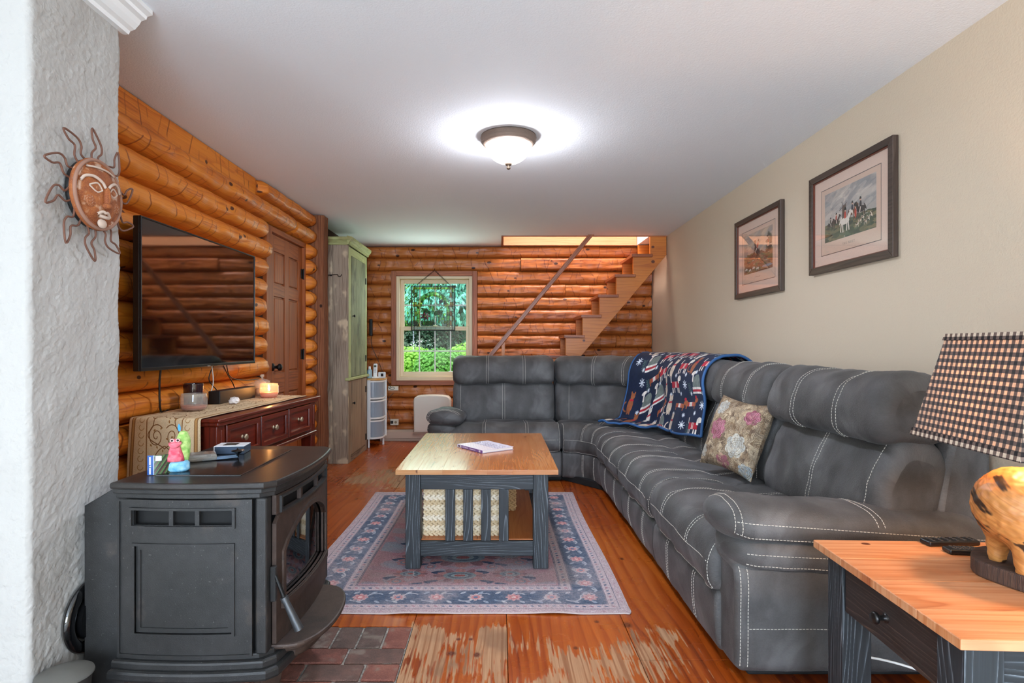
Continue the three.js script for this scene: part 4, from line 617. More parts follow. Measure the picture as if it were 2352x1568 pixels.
// vent pipe into the chimney
{
  const g = thing('vent_pipe', 'shiny black vent pipe with a round collar on the plaster column', 'pipe'); place(g, -1.404, 0.285, -1.985, Math.PI / 2);
  mesh('collar', lathe([[0.085, 0.0], [0.118, 0.0], [0.122, 0.012], [0.112, 0.024], [0.092, 0.026], [0.085, 0.02]], 48).rotateX(Math.PI / 2), mat(0x0c0c0d, { roughness: 0.12, clearcoat: 1 }), g);
  mesh('pipe', new THREE.CylinderGeometry(0.076, 0.076, 0.05, 40, 1, false).rotateX(Math.PI / 2).translate(0, 0, 0.01), mat(0x1a1a1b, { roughness: 0.2, metalness: 0.6 }), g);
  const c = thing('ash_pail', 'small dusty round metal pail below the pipe collar', 'pail'); place(c, -1.322, 0.0, -1.772); c.scale.set(0.86, 1, 0.86);
  mesh('bucket', lathe([[0, 0.0], [0.062, 0.0], [0.082, 0.19], [0.088, 0.195], [0.086, 0.2], [0.078, 0.19], [0.06, 0.02], [0, 0.02]], 36), mat(0x4c4b49, { roughness: 0.5, metalness: 0.5 }), c);
  mesh('lid', lathe([[0, 0.215], [0.05, 0.212], [0.088, 0.203], [0.09, 0.197], [0.084, 0.196]], 36), mat(0x8b8780, { roughness: 0.7, metalness: 0.3, bumpMap: metalBump, bumpScale: 0.002 }), c);
}
// ---------- things on the stove ----------
const topY = 0.7605, lidY = 0.7645;
{
  const paint = (a, b, s) => per(dataTex(256, 256, (u, v) => lerp3(hex(a), hex(b), clamp(fbm(u * 6, v * 9, 6, 9, 4, s) * 1.7 - 0.35)), 1), 0.1, 0.1);
  const g = thing('painted_figurine', 'handmade figurine with a pink bird, green mitten shape and blue base', 'figurine'); place(g, -1.112, lidY, -2.02, 0.25);
  const lump = (pts, k = 0.003) => { const s = lathe(pts, 28), p = s.attributes.position; for (let i = 0; i < p.count; i++) { const v = V().fromBufferAttribute(p, i), n = 1 + k * 18 * N3(v.x * 45, v.y * 45, v.z * 45); p.setXYZ(i, v.x * n, v.y, v.z * n); } s.computeVertexNormals(); return uvM(s); };
  mesh('base', lump([[0, 0], [0.030, 0], [0.036, 0.008], [0.034, 0.028], [0.028, 0.036], [0, 0.037]]).scale(1, 1, 0.85), mat(0xffffff, { map: paint(0x4f9cc4, 0xa8d4e4, 3), roughness: 0.8 }), g);
  mesh('pink_bird', merge([lump([[0, 0.036], [0.028, 0.036], [0.027, 0.05], [0.019, 0.075], [0.015, 0.09], [0.016, 0.1], [0.010, 0.11], [0, 0.112]]).scale(1, 1, 0.8).translate(-0.008, 0, 0.008), lump([[0, 0], [0.014, 0.002], [0.02, 0.012], [0, 0.016]]).rotateX(0.5).translate(-0.006, 0.088, 0.016)]), mat(0xffffff, { map: paint(0xc93a52, 0xf0848e, 5), roughness: 0.75 }), g);
  for (const s of [-1, 1]) { const e = mesh('eye', new THREE.SphereGeometry(0.0042, 12, 10).translate(-0.007 + s * 0.009, 0.108, 0.017), mat(0x16100e, { roughness: 0.2 }), g); mesh('eye_rim', new THREE.TorusGeometry(0.0048, 0.0015, 8, 16).translate(-0.007 + s * 0.009, 0.108, 0.0175), mat(0xe8b8b4), e); }
  mesh('green_back', lump([[0, 0.036], [0.018, 0.036], [0.022, 0.06], [0.024, 0.09], [0.022, 0.115], [0.013, 0.133], [0, 0.138]]).scale(0.95, 1, 0.8).translate(0.013, 0, -0.010), mat(0xffffff, { map: paint(0x74a648, 0xc8d88a, 9), roughness: 0.85 }), g);
  mesh('feather', thickSheet(4, 8, (u, v) => V((u - 0.5) * 0.010 * Math.sin(Math.PI * (0.15 + v * 0.8)) - 0.002 * v, 0.135 + v * 0.026, -0.010), 0.0015), mat(0x3f8fc0, { roughness: 0.7 }), g);
}
{
  const cardTex = canvasTex(256, 256, (g, W, H) => { g.fillStyle = '#35492f'; g.fillRect(0, 0, W, H); for (let i = 0; i < 500; i++) { g.fillStyle = ['#4d6b3a', '#23331f', '#6a3038', '#5d7c4c', '#2a2420'][i % 5]; g.beginPath(); g.ellipse(70 + (i * 37) % 190, (i * 53) % 256, 7, 4, i, 0, 7); g.fill(); } g.fillStyle = '#dfe6e8'; g.fillRect(86, 12, 60, 62); g.fillStyle = '#1d4f94'; g.fillRect(0, 0, 66, H); g.fillStyle = '#cfdcf0'; g.fillRect(66, 0, 6, H); g.save(); g.translate(26, H - 10); g.rotate(-Math.PI / 2); g.fillStyle = '#fff'; g.font = 'bold 26px sans-serif'; g.fillRect(0, -4, 84, 15); g.fillText('&', 94, 14); g.fillRect(122, -4, 104, 15); g.restore(); });
  const c = mesh('folded_card', thickSheet(16, 2, (u, v) => V((u - 0.5) * 0.075, v * 0.066, 0.012 * Math.cos((u - 0.3) * 3)), 0.0012), mat(0xffffff, { map: cardTex, roughness: 0.35 })); place(c, -1.155, lidY - 0.003, -1.985, 0.35); tag(c, 'small curved printed card with a blue edge beside the figurine', 'card');
  const cl = thing('blister_pack', 'clear plastic blister pack with a grey insert on the stove', 'package'); place(cl, -1.135, lidY, -2.21, 0.5);
  mesh('insert', box(0.075, 0.004, 0.055, 0, 0.012, 0, 0.001), mat(0x8f9090, { roughness: 0.6 }), cl); mesh('picture', box(0.045, 0.001, 0.034, 0, 0.0148, 0, 0), mat(0xc9ced2, { roughness: 0.5 }), cl);
  mesh('tray', extrude([[-0.055, -0.04], [0.055, -0.04], [0.055, 0.04], [-0.055, 0.04]], 0.026, 0.008).rotateX(-Math.PI / 2), mat(0xc9c2b8, { transmission: 0.75, roughness: 0.12, thickness: 0 }), cl);
  const b = thing('device_box', 'small white and navy cardboard box on the stove lid', 'box'); place(b, -1.085, lidY, -2.37, 0.12);
  mesh('carton', box(0.115, 0.030, 0.085, 0, 0.015, 0, 0.002), mat(0x26384e, { roughness: 0.5 }), b); mesh('lid_panel', box(0.116, 0.003, 0.086, 0, 0.0312, 0, 0.001), mat(0xe8e8ea, { roughness: 0.4 }), b); mesh('printed_picture', box(0.05, 0.0008, 0.05, -0.005, 0.033, 0, 0), mat(0x33332f, { roughness: 0.4 }), b); mesh('corner_edge', box(0.003, 0.031, 0.086, -0.0572, 0.0155, 0, 0.001), mWhite, b);
  tag(place(mesh('spinning_top', lathe([[0, 0], [0.004, 0.003], [0.005, 0.014], [0.022, 0.024], [0.023, 0.028], [0.004, 0.031], [0.003, 0.036], [0, 0.037]], 28), mat(0x0c0c0c, { roughness: 0.15 })), -1.015, lidY, -2.26), 'small black funnel shaped top beside the device box', 'toy');
  tag(place(mesh('leaflet', thickSheet(8, 4, (u, v) => V((u - 0.5) * 0.12, 0.003 + 0.004 * u * u, (v - 0.5) * -0.06), 0.001), mat(0x7fa3c4, { roughness: 0.3 })), -1.07, lidY, -2.235, 0.4), 'pale blue glossy leaflet lying on the stove lid', 'leaflet');
}
// ---------- sun ornament ----------
{
  const g = thing('sun_ornament', 'rusty metal sun face with wavy wire rays on the plaster', 'ornament'); place(g, -1.398, 1.71, -1.985, Math.PI / 2);
  const rust = per(dataTex(512, 512, (u, v) => { const n = fbm(u * 7, v * 7, 7, 7, 5, 3), w = fbm(u * 5, v * 5, 5, 5, 4, 9), f = vn(u * 120, v * 120, 120, 120, 2); let c = lerp3([170, 96, 44], [122, 62, 34], clamp(n * 1.4 - 0.2)); c = lerp3(c, [196, 128, 70], sstep(0.5, 0.75, f) * 0.4); return lerp3(c, [212, 190, 174], sstep(0.56, 0.74, w) * 0.75); }), 0.16, 0.16);
  const mR = mat(0xffffff, { map: rust, roughness: 0.8 }), mPale = mat(0xcbb4a2, { roughness: 0.85 }), mWire = mat(0x7a5444, { roughness: 0.7, metalness: 0.4 });
  mesh('backing_pan', lathe([[0, 0.0], [0.112, 0.0], [0.116, 0.008], [0.110, 0.022]], 48).rotateX(Math.PI / 2), mBlack, g);
  mesh('disc', uvM(lathe([[0.118, 0.018], [0.121, 0.026], [0.117, 0.034], [0.104, 0.037], [0.1, 0.034], [0.08, 0.048], [0.045, 0.057], [0, 0.06]], 56).rotateX(Math.PI / 2)), mR, g);
  mesh('rim', new THREE.TorusGeometry(0.114, 0.006, 10, 60).translate(0, 0, 0.034), mat(0x9c7460, { roughness: 0.85 }), g);
  const el = (x, y, z, a, b, c, r = 0) => new THREE.SphereGeometry(1, 18, 12).scale(a, b, c).rotateZ(r).translate(x, y, z);
  mesh('nose', uvM(merge([el(0, -0.008, 0.062, 0.010, 0.030, 0.012), el(0, -0.032, 0.062, 0.014, 0.010, 0.013)])), mR, g);
  for (const s of [-1, 1]) { mesh('brow', tube([[s * 0.006, 0.018, 0.062], [s * 0.018, 0.030, 0.061], [s * 0.042, 0.040, 0.055], [s * 0.066, 0.036, 0.046], [s * 0.078, 0.022, 0.041]], 0.0042, 24, 8), mPale, g); const e = mesh('eye', merge([tube([[s * 0.014, 0.008, 0.058], [s * 0.032, 0.024, 0.057], [s * 0.058, 0.014, 0.050]], 0.0026, 14, 6), tube([[s * 0.014, 0.008, 0.058], [s * 0.034, 0.000, 0.056], [s * 0.058, 0.014, 0.050]], 0.0026, 14, 6)]), mPale, g); mesh('pupil', el(s * 0.032, 0.011, 0.056, 0.007, 0.006, 0.004), mR, e); mesh('cheek', el(s * 0.046, -0.026, 0.047, 0.022, 0.018, 0.008), mR, g); }
  mesh('lips', merge([tube([[-0.026, -0.058, 0.050], [-0.010, -0.049, 0.056], [0, -0.051, 0.058], [0.010, -0.049, 0.056], [0.026, -0.058, 0.050]], 0.0042, 20, 8), tube([[-0.020, -0.061, 0.050], [0, -0.063, 0.056], [0.020, -0.061, 0.050]], 0.0048, 20, 8)]), mPale, g);
  mesh('chin', el(0, -0.080, 0.045, 0.017, 0.013, 0.009), mPale, g);
  mesh('forehead_band', tube([[-0.055, 0.066, 0.040], [-0.02, 0.070, 0.048], [0.02, 0.070, 0.048], [0.055, 0.066, 0.040]], 0.003, 20, 6), mPale, g);
  for (const o of g.children) if (/nose|brow|eye|cheek|lips|chin|forehead/.test(o.name)) o.scale.set(1.22, 1.22, 1.0);
  for (let i = 0; i < 10; i++) {
    const a = (i + 0.35) / 10 * 6.283, P = (r, off) => V(Math.cos(a + off) * r, Math.sin(a + off) * r, 0.016), fl = 1;
    mesh('ray', tube([P(0.112, -0.20), P(0.135, -0.07), P(0.158, -0.16), P(0.185, -0.10), P(0.224, 0.12), P(0.19, 0.12), P(0.165, 0.03), P(0.14, 0.16), P(0.112, 0.16)], 0.0034, 56, 7), mWire, g);
  }
}

// ---------- sectional sofa ----------
const mSofa = mat(0xffffff, { map: leatherMap, bumpMap: leatherBump, bumpScale: 0.0016, roughness: 0.62, sheen: 0.35, sheenColor: new THREE.Color(0.55, 0.57, 0.6), sheenRoughness: 0.5 });
const mThread = mat(0xcac4b8, { roughness: 0.8 });
const sofa = thing('sectional_sofa', 'grey suede reclining corner sectional sofa with white contrast stitching', 'sofa');
const PIV = [0.54, 4.72], dirOf = (a) => V(Math.sin(a), 0, -Math.cos(a)), r0Of = (a) => mix(0.38, 0.29, sstep(0, Math.PI / 2, a));
// frames: s runs back from the front of the sofa
const frRight = (dA, dB) => (t) => ({ o: V(PIV[0] + 0.29, 0, -mix(dA, dB, t)), b: V(1, 0, 0) });
const frLeft = (xA, xB) => (t) => ({ o: V(mix(xA, xB, t), 0, -(PIV[1] + 0.38)), b: V(0, 0, -1) });
const frWedge = (a0, a1) => (t) => { const a = mix(a0, a1, t), d = dirOf(a); return { o: V(PIV[0], 0, -PIV[1]).addScaledVector(d, r0Of(a)), b: d }; };
const SEAT = [[-0.02, 0.275], [-0.046, 0.33], [-0.042, 0.41], [-0.005, 0.468], [0.08, 0.498], [0.2, 0.497], [0.33, 0.482], [0.385, 0.468], [0.44, 0.480], [0.54, 0.478], [0.64, 0.465], [0.70, 0.42], [0.68, 0.32], [0.4, 0.28], [0.1, 0.262]];
const FOOT = [[0.005, 0.045], [-0.018, 0.11], [-0.022, 0.18], [-0.010, 0.262], [0.05, 0.272], [0.09, 0.16], [0.06, 0.05]];
const BACK = [[0.60, 0.43], [0.552, 0.47], [0.545, 0.55], [0.578, 0.68], [0.628, 0.79], [0.68, 0.858], [0.76, 0.86], [0.84, 0.78], [0.82, 0.58], [0.74, 0.43]];
const HEAD = [[0.612, 0.818], [0.562, 0.855], [0.556, 0.925], [0.592, 1.03], [0.672, 1.085], [0.765, 1.092], [0.84, 1.06], [0.885, 0.97], [0.87, 0.86], [0.76, 0.815], [0.68, 0.82]];
const SHELL = [[0.80, 0.09], [0.78, 0.5], [0.85, 0.9], [0.89, 1.03], [0.935, 1.03], [0.975, 0.9], [0.985, 0.5], [0.975, 0.08]];
const wobS = (amp, sd) => (p) => amp * (N3(p.x * 3.1 + sd, p.y * 3.1, p.z * 3.1) + 0.45 * N3(p.x * 8 + sd, p.y * 8, p.z * 8)) + amp * 0.16 * N3(p.x * 26, p.y * 20, p.z * 26 + sd);
let sofaSeed = 1;
function pairs(sw, ts, L, k0, k1, gap = 0.011) { const out = []; for (const t of ts) for (const s of [-1, 1]) { const l = []; const n = Math.max(6, Math.abs(k1 - k0)); for (let i = 0; i <= n; i++) l.push(sw.at(t + s * gap / L, mix(k0, k1, i / n), 0.0008)); out.push(l); } return out; }
const along = (sw, k, t0 = 0.03, t1 = 0.97, n = 20) => { const l = []; for (let i = 0; i <= n; i++) l.push(sw.at(mix(t0, t1, i / n), k, 0.0008)); return l; };
function soft(name, prof, frame, L, r, amp, lines, opt = {}) {
  const sw = sweep(prof, frame, L, r, { n: opt.n ?? 48, step: opt.step ?? 0.03, dome: opt.dome, wob: wobS(amp, sofaSeed++ * 7.7) }), m = mesh(name, sw.geo, mSofa, sofa);
  if (lines) mesh('stitching', stitches(lines(sw)), mThread, m); return sw;
}
const K = (sw, s, y) => sw.near(s, y);
function unit(seatFrame, Ls, backFrame, Lb, ts, tb) {
  soft('footrest_panel', FOOT, seatFrame, Ls, 0.02, 0.004, (w) => pairs(w, ts, Ls, K(w, 0.0, 0.07), K(w, -0.012, 0.255)));
  soft('seat_cushion', SEAT, seatFrame, Ls, 0.045, 0.009, (w) => [...pairs(w, ts, Ls, K(w, -0.045, 0.37), K(w, 0.6, 0.47)), along(w, K(w, -0.046, 0.36)), along(w, K(w, -0.03, 0.29)), ...[0.022, 0.978].map((t) => { const l = []; for (let i = 0; i <= 18; i++) l.push(w.at(t, mix(K(w, -0.02, 0.28), K(w, 0.35, 0.48), i / 18), 0.0008)); return l; })]);
  soft('back_cushion', BACK, backFrame, Lb, 0.07, 0.011, (w) => [...pairs(w, [0.5], Lb, K(w, 0.55, 0.47), K(w, 0.66, 0.84)), ...pairs(w, [0.09], Lb, K(w, 0.55, 0.47), K(w, 0.66, 0.84)).slice(0, 1)], { dome: 0.6 });
  soft('head_cushion', HEAD, backFrame, Lb, 0.075, 0.009, (w) => pairs(w, tb, Lb, K(w, 0.61, 0.82), K(w, 0.80, 1.08)), { dome: 0.6 });
  soft('back_shell', SHELL, backFrame, Lb, 0.02, 0.002, null, { n: 24 });
}
// near seat, middle seat, seat beside the corner, corner wedge, seat against the log wall side
unit(frRight(2.20, 3.08), 0.88, frRight(2.15, 3.07), 0.92, [0.28, 0.72], [0.30, 0.66]);
unit(frRight(3.08, 3.88), 0.80, frRight(3.08, 3.87), 0.79, [0.28, 0.72], [0.28, 0.72]);
unit(frRight(3.88, 4.72), 0.84, frRight(3.88, 4.71), 0.83, [0.28, 0.72], [0.28, 0.72]);
unit(frLeft(-0.47, 0.54), 1.01, frLeft(-0.46, 0.535), 0.995, [0.33, 0.70], [0.34, 0.70]);
{ const wf = frWedge(0.01, Math.PI / 2 - 0.01), Lw = 0.95, Lb = 1.5; unit(wf, Lw, wf, Lb, [0.34, 0.62], [0.24, 0.46]); }
// arms: a padded roll on a second roll on a panel
function arm(o, fwd, side, len, tag_) {   // o: front foot of the arm's middle; fwd points back along the arm; side points outwards
  const fr = (drop, f0) => (t) => ({ o: o.clone().addScaledVector(fwd, f0 + t * (len - f0)).add(V(0, -drop * t, 0)), b: side });
  const PAD = [[0.155, 0.535], [0.165, 0.575], [0.145, 0.615], [0.09, 0.638], [0.0, 0.645], [-0.09, 0.632], [-0.15, 0.60], [-0.165, 0.555], [-0.13, 0.51], [-0.03, 0.49], [0.09, 0.50]];
  const ROLL = [[0.145, 0.415], [0.16, 0.455], [0.145, 0.505], [0.06, 0.53], [-0.05, 0.53], [-0.10, 0.48], [-0.10, 0.41], [-0.02, 0.38], [0.09, 0.38]];
  const PANEL = [[0.13, 0.045], [0.138, 0.06], [0.142, 0.2], [0.14, 0.39], [0.12, 0.42], [-0.02, 0.42], [-0.05, 0.38], [-0.05, 0.07], [-0.03, 0.045]];
  const loop = (w, kA, kB) => { const l = []; for (let i = 0; i <= 24; i++) l.push(w.at(0.055 + 0.93 * i / 24, kA, 0.001)); return l; };
  soft('arm_pad', PAD, fr(0.07, -0.055), len, 0.11, 0.006, (w) => [loop(w, K(w, 0.165, 0.575)), loop(w, K(w, 0.155, 0.535)), ...pairs(w, [0.55], len, K(w, 0.155, 0.60), K(w, -0.12, 0.615)), ...[0.05, 0.07].map((t) => { const l = []; for (let i = 0; i <= 20; i++) l.push(w.at(t, mix(K(w, 0.155, 0.535), K(w, -0.15, 0.6), i / 20), 0.001)); return l; })], { step: 0.03, dome: 0.1 });
  soft('arm_roll', ROLL, fr(0.05, -0.02), len, 0.085, 0.005, (w) => [loop(w, K(w, 0.16, 0.47)), loop(w, K(w, 0.15, 0.425))], { dome: 0.1 });
  soft('arm_panel', PANEL, fr(0, 0.0), len, 0.03, 0.003, (w) => { const v = (t) => { const l = []; for (let i = 0; i <= 14; i++) l.push(w.at(t, mix(K(w, 0.138, 0.06), K(w, 0.12, 0.42), i / 14), 0.001)); return l; }; return [v(0.014), v(0.04), along(w, K(w, 0.142, 0.2), 0.045, 0.98)]; });
}
arm(V(0.835, 0, -2.195), V(1, 0, 0), V(0, 0, 1), 0.95);
arm(V(-0.48, 0, -5.09), V(0, 0, -1), V(-1, 0, 0), 0.86);
// dark frame under the seats
mesh('base_frame', merge([span(0.90, 1.76, 0.0, 0.06, -2.12, -4.75, 0.01), span(-0.52, 0.55, 0.0, 0.06, -5.18, -6.0, 0.01), extrude([[0.9, 4.75], [1.76, 4.75], [1.76, 5.5], [1.3, 6.0], [0.55, 6.0], [0.55, 5.2]], 0.06, 0.005).rotateX(-Math.PI / 2)]), mat(0x141414, { roughness: 0.8 }), sofa);

// ---------- throw blanket over the corner ----------
{
  const tex = canvasTex(1024, 1024, (g, W, H) => {
    g.fillStyle = '#0f1d3a'; g.fillRect(0, 0, W, H);
    const r = rng(404), E = (x, y, a, b, c, rot = 0) => { g.fillStyle = c; g.beginPath(); g.ellipse(x, y, a, b, rot, 0, 7); g.fill(); }, B = (x, y, w, h, c) => { g.fillStyle = c; g.fillRect(x, y, w, h); };
    const sit = (x, y, c, c2) => { E(x, y + 8, 15, 30, c); E(x + 4, y - 28, 12, 12, c); B(x - 8, y + 28, 6, 14, c); B(x + 4, y + 28, 6, 14, c); B(x - 9, y - 16, 22, 7, c2); g.strokeStyle = c; g.lineWidth = 6; g.beginPath(); g.arc(x - 20, y + 14, 18, 1.2, 4.4); g.stroke(); E(x - 4, y - 38, 4, 9, c, -0.3); E(x + 12, y - 37, 4, 9, c, 0.3); };
    const stand = (x, y, c, coat) => { B(x - 34, y - 14, 66, 26, coat); B(x - 34, y + 12, 8, 22, c); B(x - 18, y + 12, 7, 20, c); B(x + 12, y + 12, 7, 20, c); B(x + 24, y + 12, 8, 22, c); E(x + 40, y - 26, 14, 11, c); B(x + 24, y - 28, 12, 22, c); B(x - 42, y - 34, 7, 24, c); B(x - 6, y - 14, 6, 26, '#e8dfd2'); B(x + 4, y - 14, 4, 26, '#e8dfd2'); };
    const dachs = (x, y) => { B(x - 40, y - 8, 80, 17, '#a85c34'); B(x - 22, y - 8, 38, 17, '#e6ddd2'); B(x - 22, y - 8, 7, 17, '#c01f30'); B(x + 8, y - 8, 7, 17, '#c01f30'); B(x - 36, y + 8, 6, 12, '#a85c34'); B(x + 28, y + 8, 6, 12, '#a85c34'); E(x + 46, y - 14, 14, 9, '#a85c34', -0.3); E(x + 42, y - 27, 8, 7, '#c01f30'); };
    const gray = (x, y) => { g.fillStyle = '#76807a'; g.beginPath(); g.moveTo(x - 30, y + 16); g.quadraticCurveTo(x - 30, y - 34, x + 12, y - 34); g.quadraticCurveTo(x + 34, y - 20, x + 34, y + 16); g.fill(); B(x - 34, y + 14, 70, 9, '#e8e2da'); B(x - 34, y + 23, 70, 9, '#b5202f'); B(x - 34, y + 32, 70, 8, '#e8e2da'); E(x - 28, y - 40, 16, 8, '#ece4da', -0.3); B(x - 32, y - 40, 9, 34, '#ece4da'); };
    const flake = (x, y, s) => { g.strokeStyle = '#dfe6ee'; g.lineWidth = 4; for (let k = 0; k < 4; k++) { const a = k * 0.785; g.beginPath(); g.moveTo(x - Math.cos(a) * s, y - Math.sin(a) * s); g.lineTo(x + Math.cos(a) * s, y + Math.sin(a) * s); g.stroke(); } };
    const fir = (x, y) => { g.strokeStyle = '#4a6360'; g.lineWidth = 3; g.beginPath(); g.moveTo(x - 6, y - 24); g.lineTo(x + 6, y + 24); g.stroke(); for (let k = -3; k < 4; k++) { g.beginPath(); g.moveTo(x - 12 + k, y + k * 7 - 5); g.lineTo(x + k, y + k * 7); g.lineTo(x + 13 + k, y + k * 7 - 5); g.stroke(); } };
    let n = 0;
    for (let row = 0; row < 9; row++) for (let col = 0; col < 8; col++, n++) {
      const x = 64 + col * 128 + (row % 2 ? 60 : 0) + (r() - 0.5) * 16, y = 60 + row * 114 + (r() - 0.5) * 14;
      g.save(); g.translate(x, y); g.scale(1.42, 1.42); g.translate(-x, -y);
      [() => sit(x, y, '#e9e2d6', '#c01f30'), () => stand(x, y, '#e9e2d6', '#b91d2f'), () => gray(x, y), () => dachs(x, y), () => sit(x, y, '#9c5a36', '#b91d2f'), () => { flake(x, y, 18); fir(x + 40, y + 20); }, () => stand(x, y, '#ded3c4', '#c21f35'), () => sit(x, y, '#d5c3ae', '#b91d2f')][Math.floor(hash(row, col, 88) * 8)](); g.restore();
      flake(x + 66, y + 52, 13);
    }
    weather(g, W, H, (u, v, c) => { const k = 0.86 + 0.28 * fbm(u * 60, v * 60, 60, 60, 2, 6); return [c[0] * k, c[1] * k, c[2] * k]; });
  });
  const prof = [[0.93, 0.78], [0.965, 0.92], [0.93, 1.05], [0.84, 1.112], [0.75, 1.115], [0.66, 1.10], [0.585, 1.035], [0.550, 0.95], [0.552, 0.88], [0.556, 0.80], [0.535, 0.68], [0.515, 0.58], [0.497, 0.527], [0.45, 0.514], [0.36, 0.506], [0.26, 0.520], [0.17, 0.524]].map((p) => V(p[0], p[1], 0));
  const pc = new THREE.CatmullRomCurve3(prof), Ltot = pc.getLength(), rad = 1.1;
  const fr = (q) => { if (q < 0) { const a = Math.PI / 2 + q / rad, d = dirOf(a); return { o: V(PIV[0], 0, -PIV[1]).addScaledVector(d, r0Of(a)), b: d }; } return { o: V(PIV[0] + 0.29, 0, -(PIV[1] - q)), b: V(1, 0, 0) }; };
  const f = (u, v) => {
    const vEnd = mix(1.0, 0.76, sstep(0.0, 0.75, u)) + 0.015 * Math.sin(u * 11), w = v * vEnd, p = pc.getPointAt(clamp(w));
    const left = -mix(0.80, 0.96, sstep(0.35, 1, w)), right = 0.70 + 0.10 * sstep(0.2, 0.6, w) - 0.02 * Math.sin(w * 6), q = mix(left, right, u), h = fr(q);
    const hang = sstep(0.45, 0.9, w), fold = 0.010 + 0.014 * hang * Math.sin(q * 17 + w * 3) + 0.010 * N3(q * 4, w * 5, 2) * hang + 0.009 * Math.exp(-(((q - 0.0) / 0.12) ** 2)) ;
    const a = pc.getTangentAt(clamp(w, 0.001, 0.999)), nx = -a.y * -1, ny = a.x; // outward: left of travel
    const ox = -Math.abs(fold) * (w > 0.35 ? (w < 0.8 ? 1 : 0.25) : 0), oy = Math.abs(fold) * (w < 0.35 || w > 0.78 ? 0.8 : 0.0);
    const r = h.o.clone().addScaledVector(h.b, p.x + ox); r.y += p.y + oy + 0.004; return r;
  };
  const g = thing('throw_blanket', 'navy plush blanket printed with dogs in red sweaters over the sofa', 'blanket');
  mesh('cloth', thickSheet(90, 90, f, 0.005, (u, v) => [u * 1.55 / 1.75, (1 - v) * 1.55 / 1.75]), mat(0xffffff, { map: tex, roughness: 0.8, sheen: 0.2, sheenColor: new THREE.Color(0.2, 0.3, 0.5) }), g);
  const edge = []; for (let i = 8; i <= 60; i++) edge.push(f(0, i / 60)); for (let i = 1; i <= 60; i++) edge.push(f(i / 60, 1)); for (let i = 59; i >= 8; i--) edge.push(f(1, i / 60));
  mesh('binding', tube(edge, 0.010, 300, 8), mat(0x2f5a8c, { roughness: 0.7, sheen: 0.5 }), g);
}
// ---------- tapestry pillow ----------
{
  const tex = canvasTex(512, 512, (g, W, H) => {
    g.fillStyle = '#9a8060'; g.fillRect(0, 0, W, H); const r = rng(77);
    for (let i = 0; i < 260; i++) { const x = r() * W, y = r() * H, a = r() * 6.28, l = 30 + r() * 50; g.strokeStyle = ['#7d5c3a', '#b4966a', '#664c34', '#c2a67c', '#8a6844'][i % 5]; g.lineWidth = 3; for (let k = -3; k <= 3; k++) { g.beginPath(); g.moveTo(x, y); g.quadraticCurveTo(x + Math.cos(a + k * 0.12) * l * 0.6, y + Math.sin(a + k * 0.2) * l * 0.6, x + Math.cos(a + k * 0.25) * l, y + Math.sin(a + k * 0.25) * l); g.stroke(); } }
    const flower = (x, y, s, c) => { for (let k = 0; k < 7; k++) { const a = k / 7 * 6.28; g.fillStyle = c[k % 2]; g.beginPath(); g.ellipse(x + Math.cos(a) * s * 0.5, y + Math.sin(a) * s * 0.5, s * 0.5, s * 0.38, a, 0, 7); g.fill(); } g.strokeStyle = c[2]; g.lineWidth = 2.5; for (let k = 1; k < 6; k++) { g.beginPath(); g.arc(x, y, s * k * 0.16, k, k + 4.2); g.stroke(); } };
    flower(170, 250, 78, ['#b0566a', '#9c4256', '#d88a98']); flower(370, 330, 85, ['#a9a79a', '#bdb6a2', '#8a7c62']); flower(120, 90, 60, ['#a5a59c', '#b9b2a0', '#8a7a60']); flower(420, 120, 56, ['#a64a5c', '#8e3c4c', '#cf8492']); flower(280, 460, 60, ['#a5525e', '#b98a6a', '#7a3a40']); flower(60, 420, 50, ['#a8a89e', '#c0b9a6', '#807052']); flower(470, 470, 50, ['#8e9aa0', '#a8aaa0', '#6d6a58']);
    for (let i = 0; i < 420; i++) { const x = r() * W, y = r() * H, a = r() * 6.28; g.strokeStyle = ['#6a4c30', '#a88a5c', '#8a6a44'][i % 3]; g.lineWidth = 2; g.beginPath(); g.moveTo(x, y); g.quadraticCurveTo(x + Math.cos(a) * 9, y + Math.sin(a) * 9, x + Math.cos(a + 0.6) * 24, y + Math.sin(a + 0.6) * 24); g.stroke(); }
    weather(g, W, H, (u, v, c) => { const k = 0.8 + 0.3 * vn(u * 200, v * 60, 200, 60, 4) + 0.12 * vn(u * 40, v * 256, 40, 256, 7); const m = (c[0] + c[1] + c[2]) / 3; return [mix(c[0], m, 0.3) * k, mix(c[1], m, 0.3) * k, mix(c[2], m, 0.3) * k]; });
  });
  const S = 0.42, h = (u, v) => { const a = 1 - Math.abs(2 * u - 1) ** 2.4, b = 1 - Math.abs(2 * v - 1) ** 2.4; return 0.078 * Math.pow(Math.max(0, a * b), 0.5); };
  const side = (sg) => sheet(30, 30, (u, v) => { const pin = 1 - 0.10 * Math.sin(Math.PI * u) * (Math.abs(v - 0.5) > 0 ? (2 * Math.abs(v - 0.5)) ** 3 : 0), pin2 = 1 - 0.10 * Math.sin(Math.PI * v) * (2 * Math.abs(u - 0.5)) ** 3; const x = (u - 0.5) * S * pin2, y = (v - 0.5) * S * pin; return V(sg * x, y, sg * (h(u, v) + 0.006 * N3(x * 9, y * 9, sg) * h(u, v) / 0.05)); });
  const p = mesh('throw_pillow', merge([side(1), side(-1)]), mat(0xffffff, { map: tex, roughness: 0.85 })); tag(p, 'gold tapestry pillow with a pink rose leaning on the sofa back', 'pillow');
  p.position.set(1.305, 0.70, -3.22); p.rotateY(-1.24); p.rotateX(-0.36); p.rotateZ(-0.06);
}

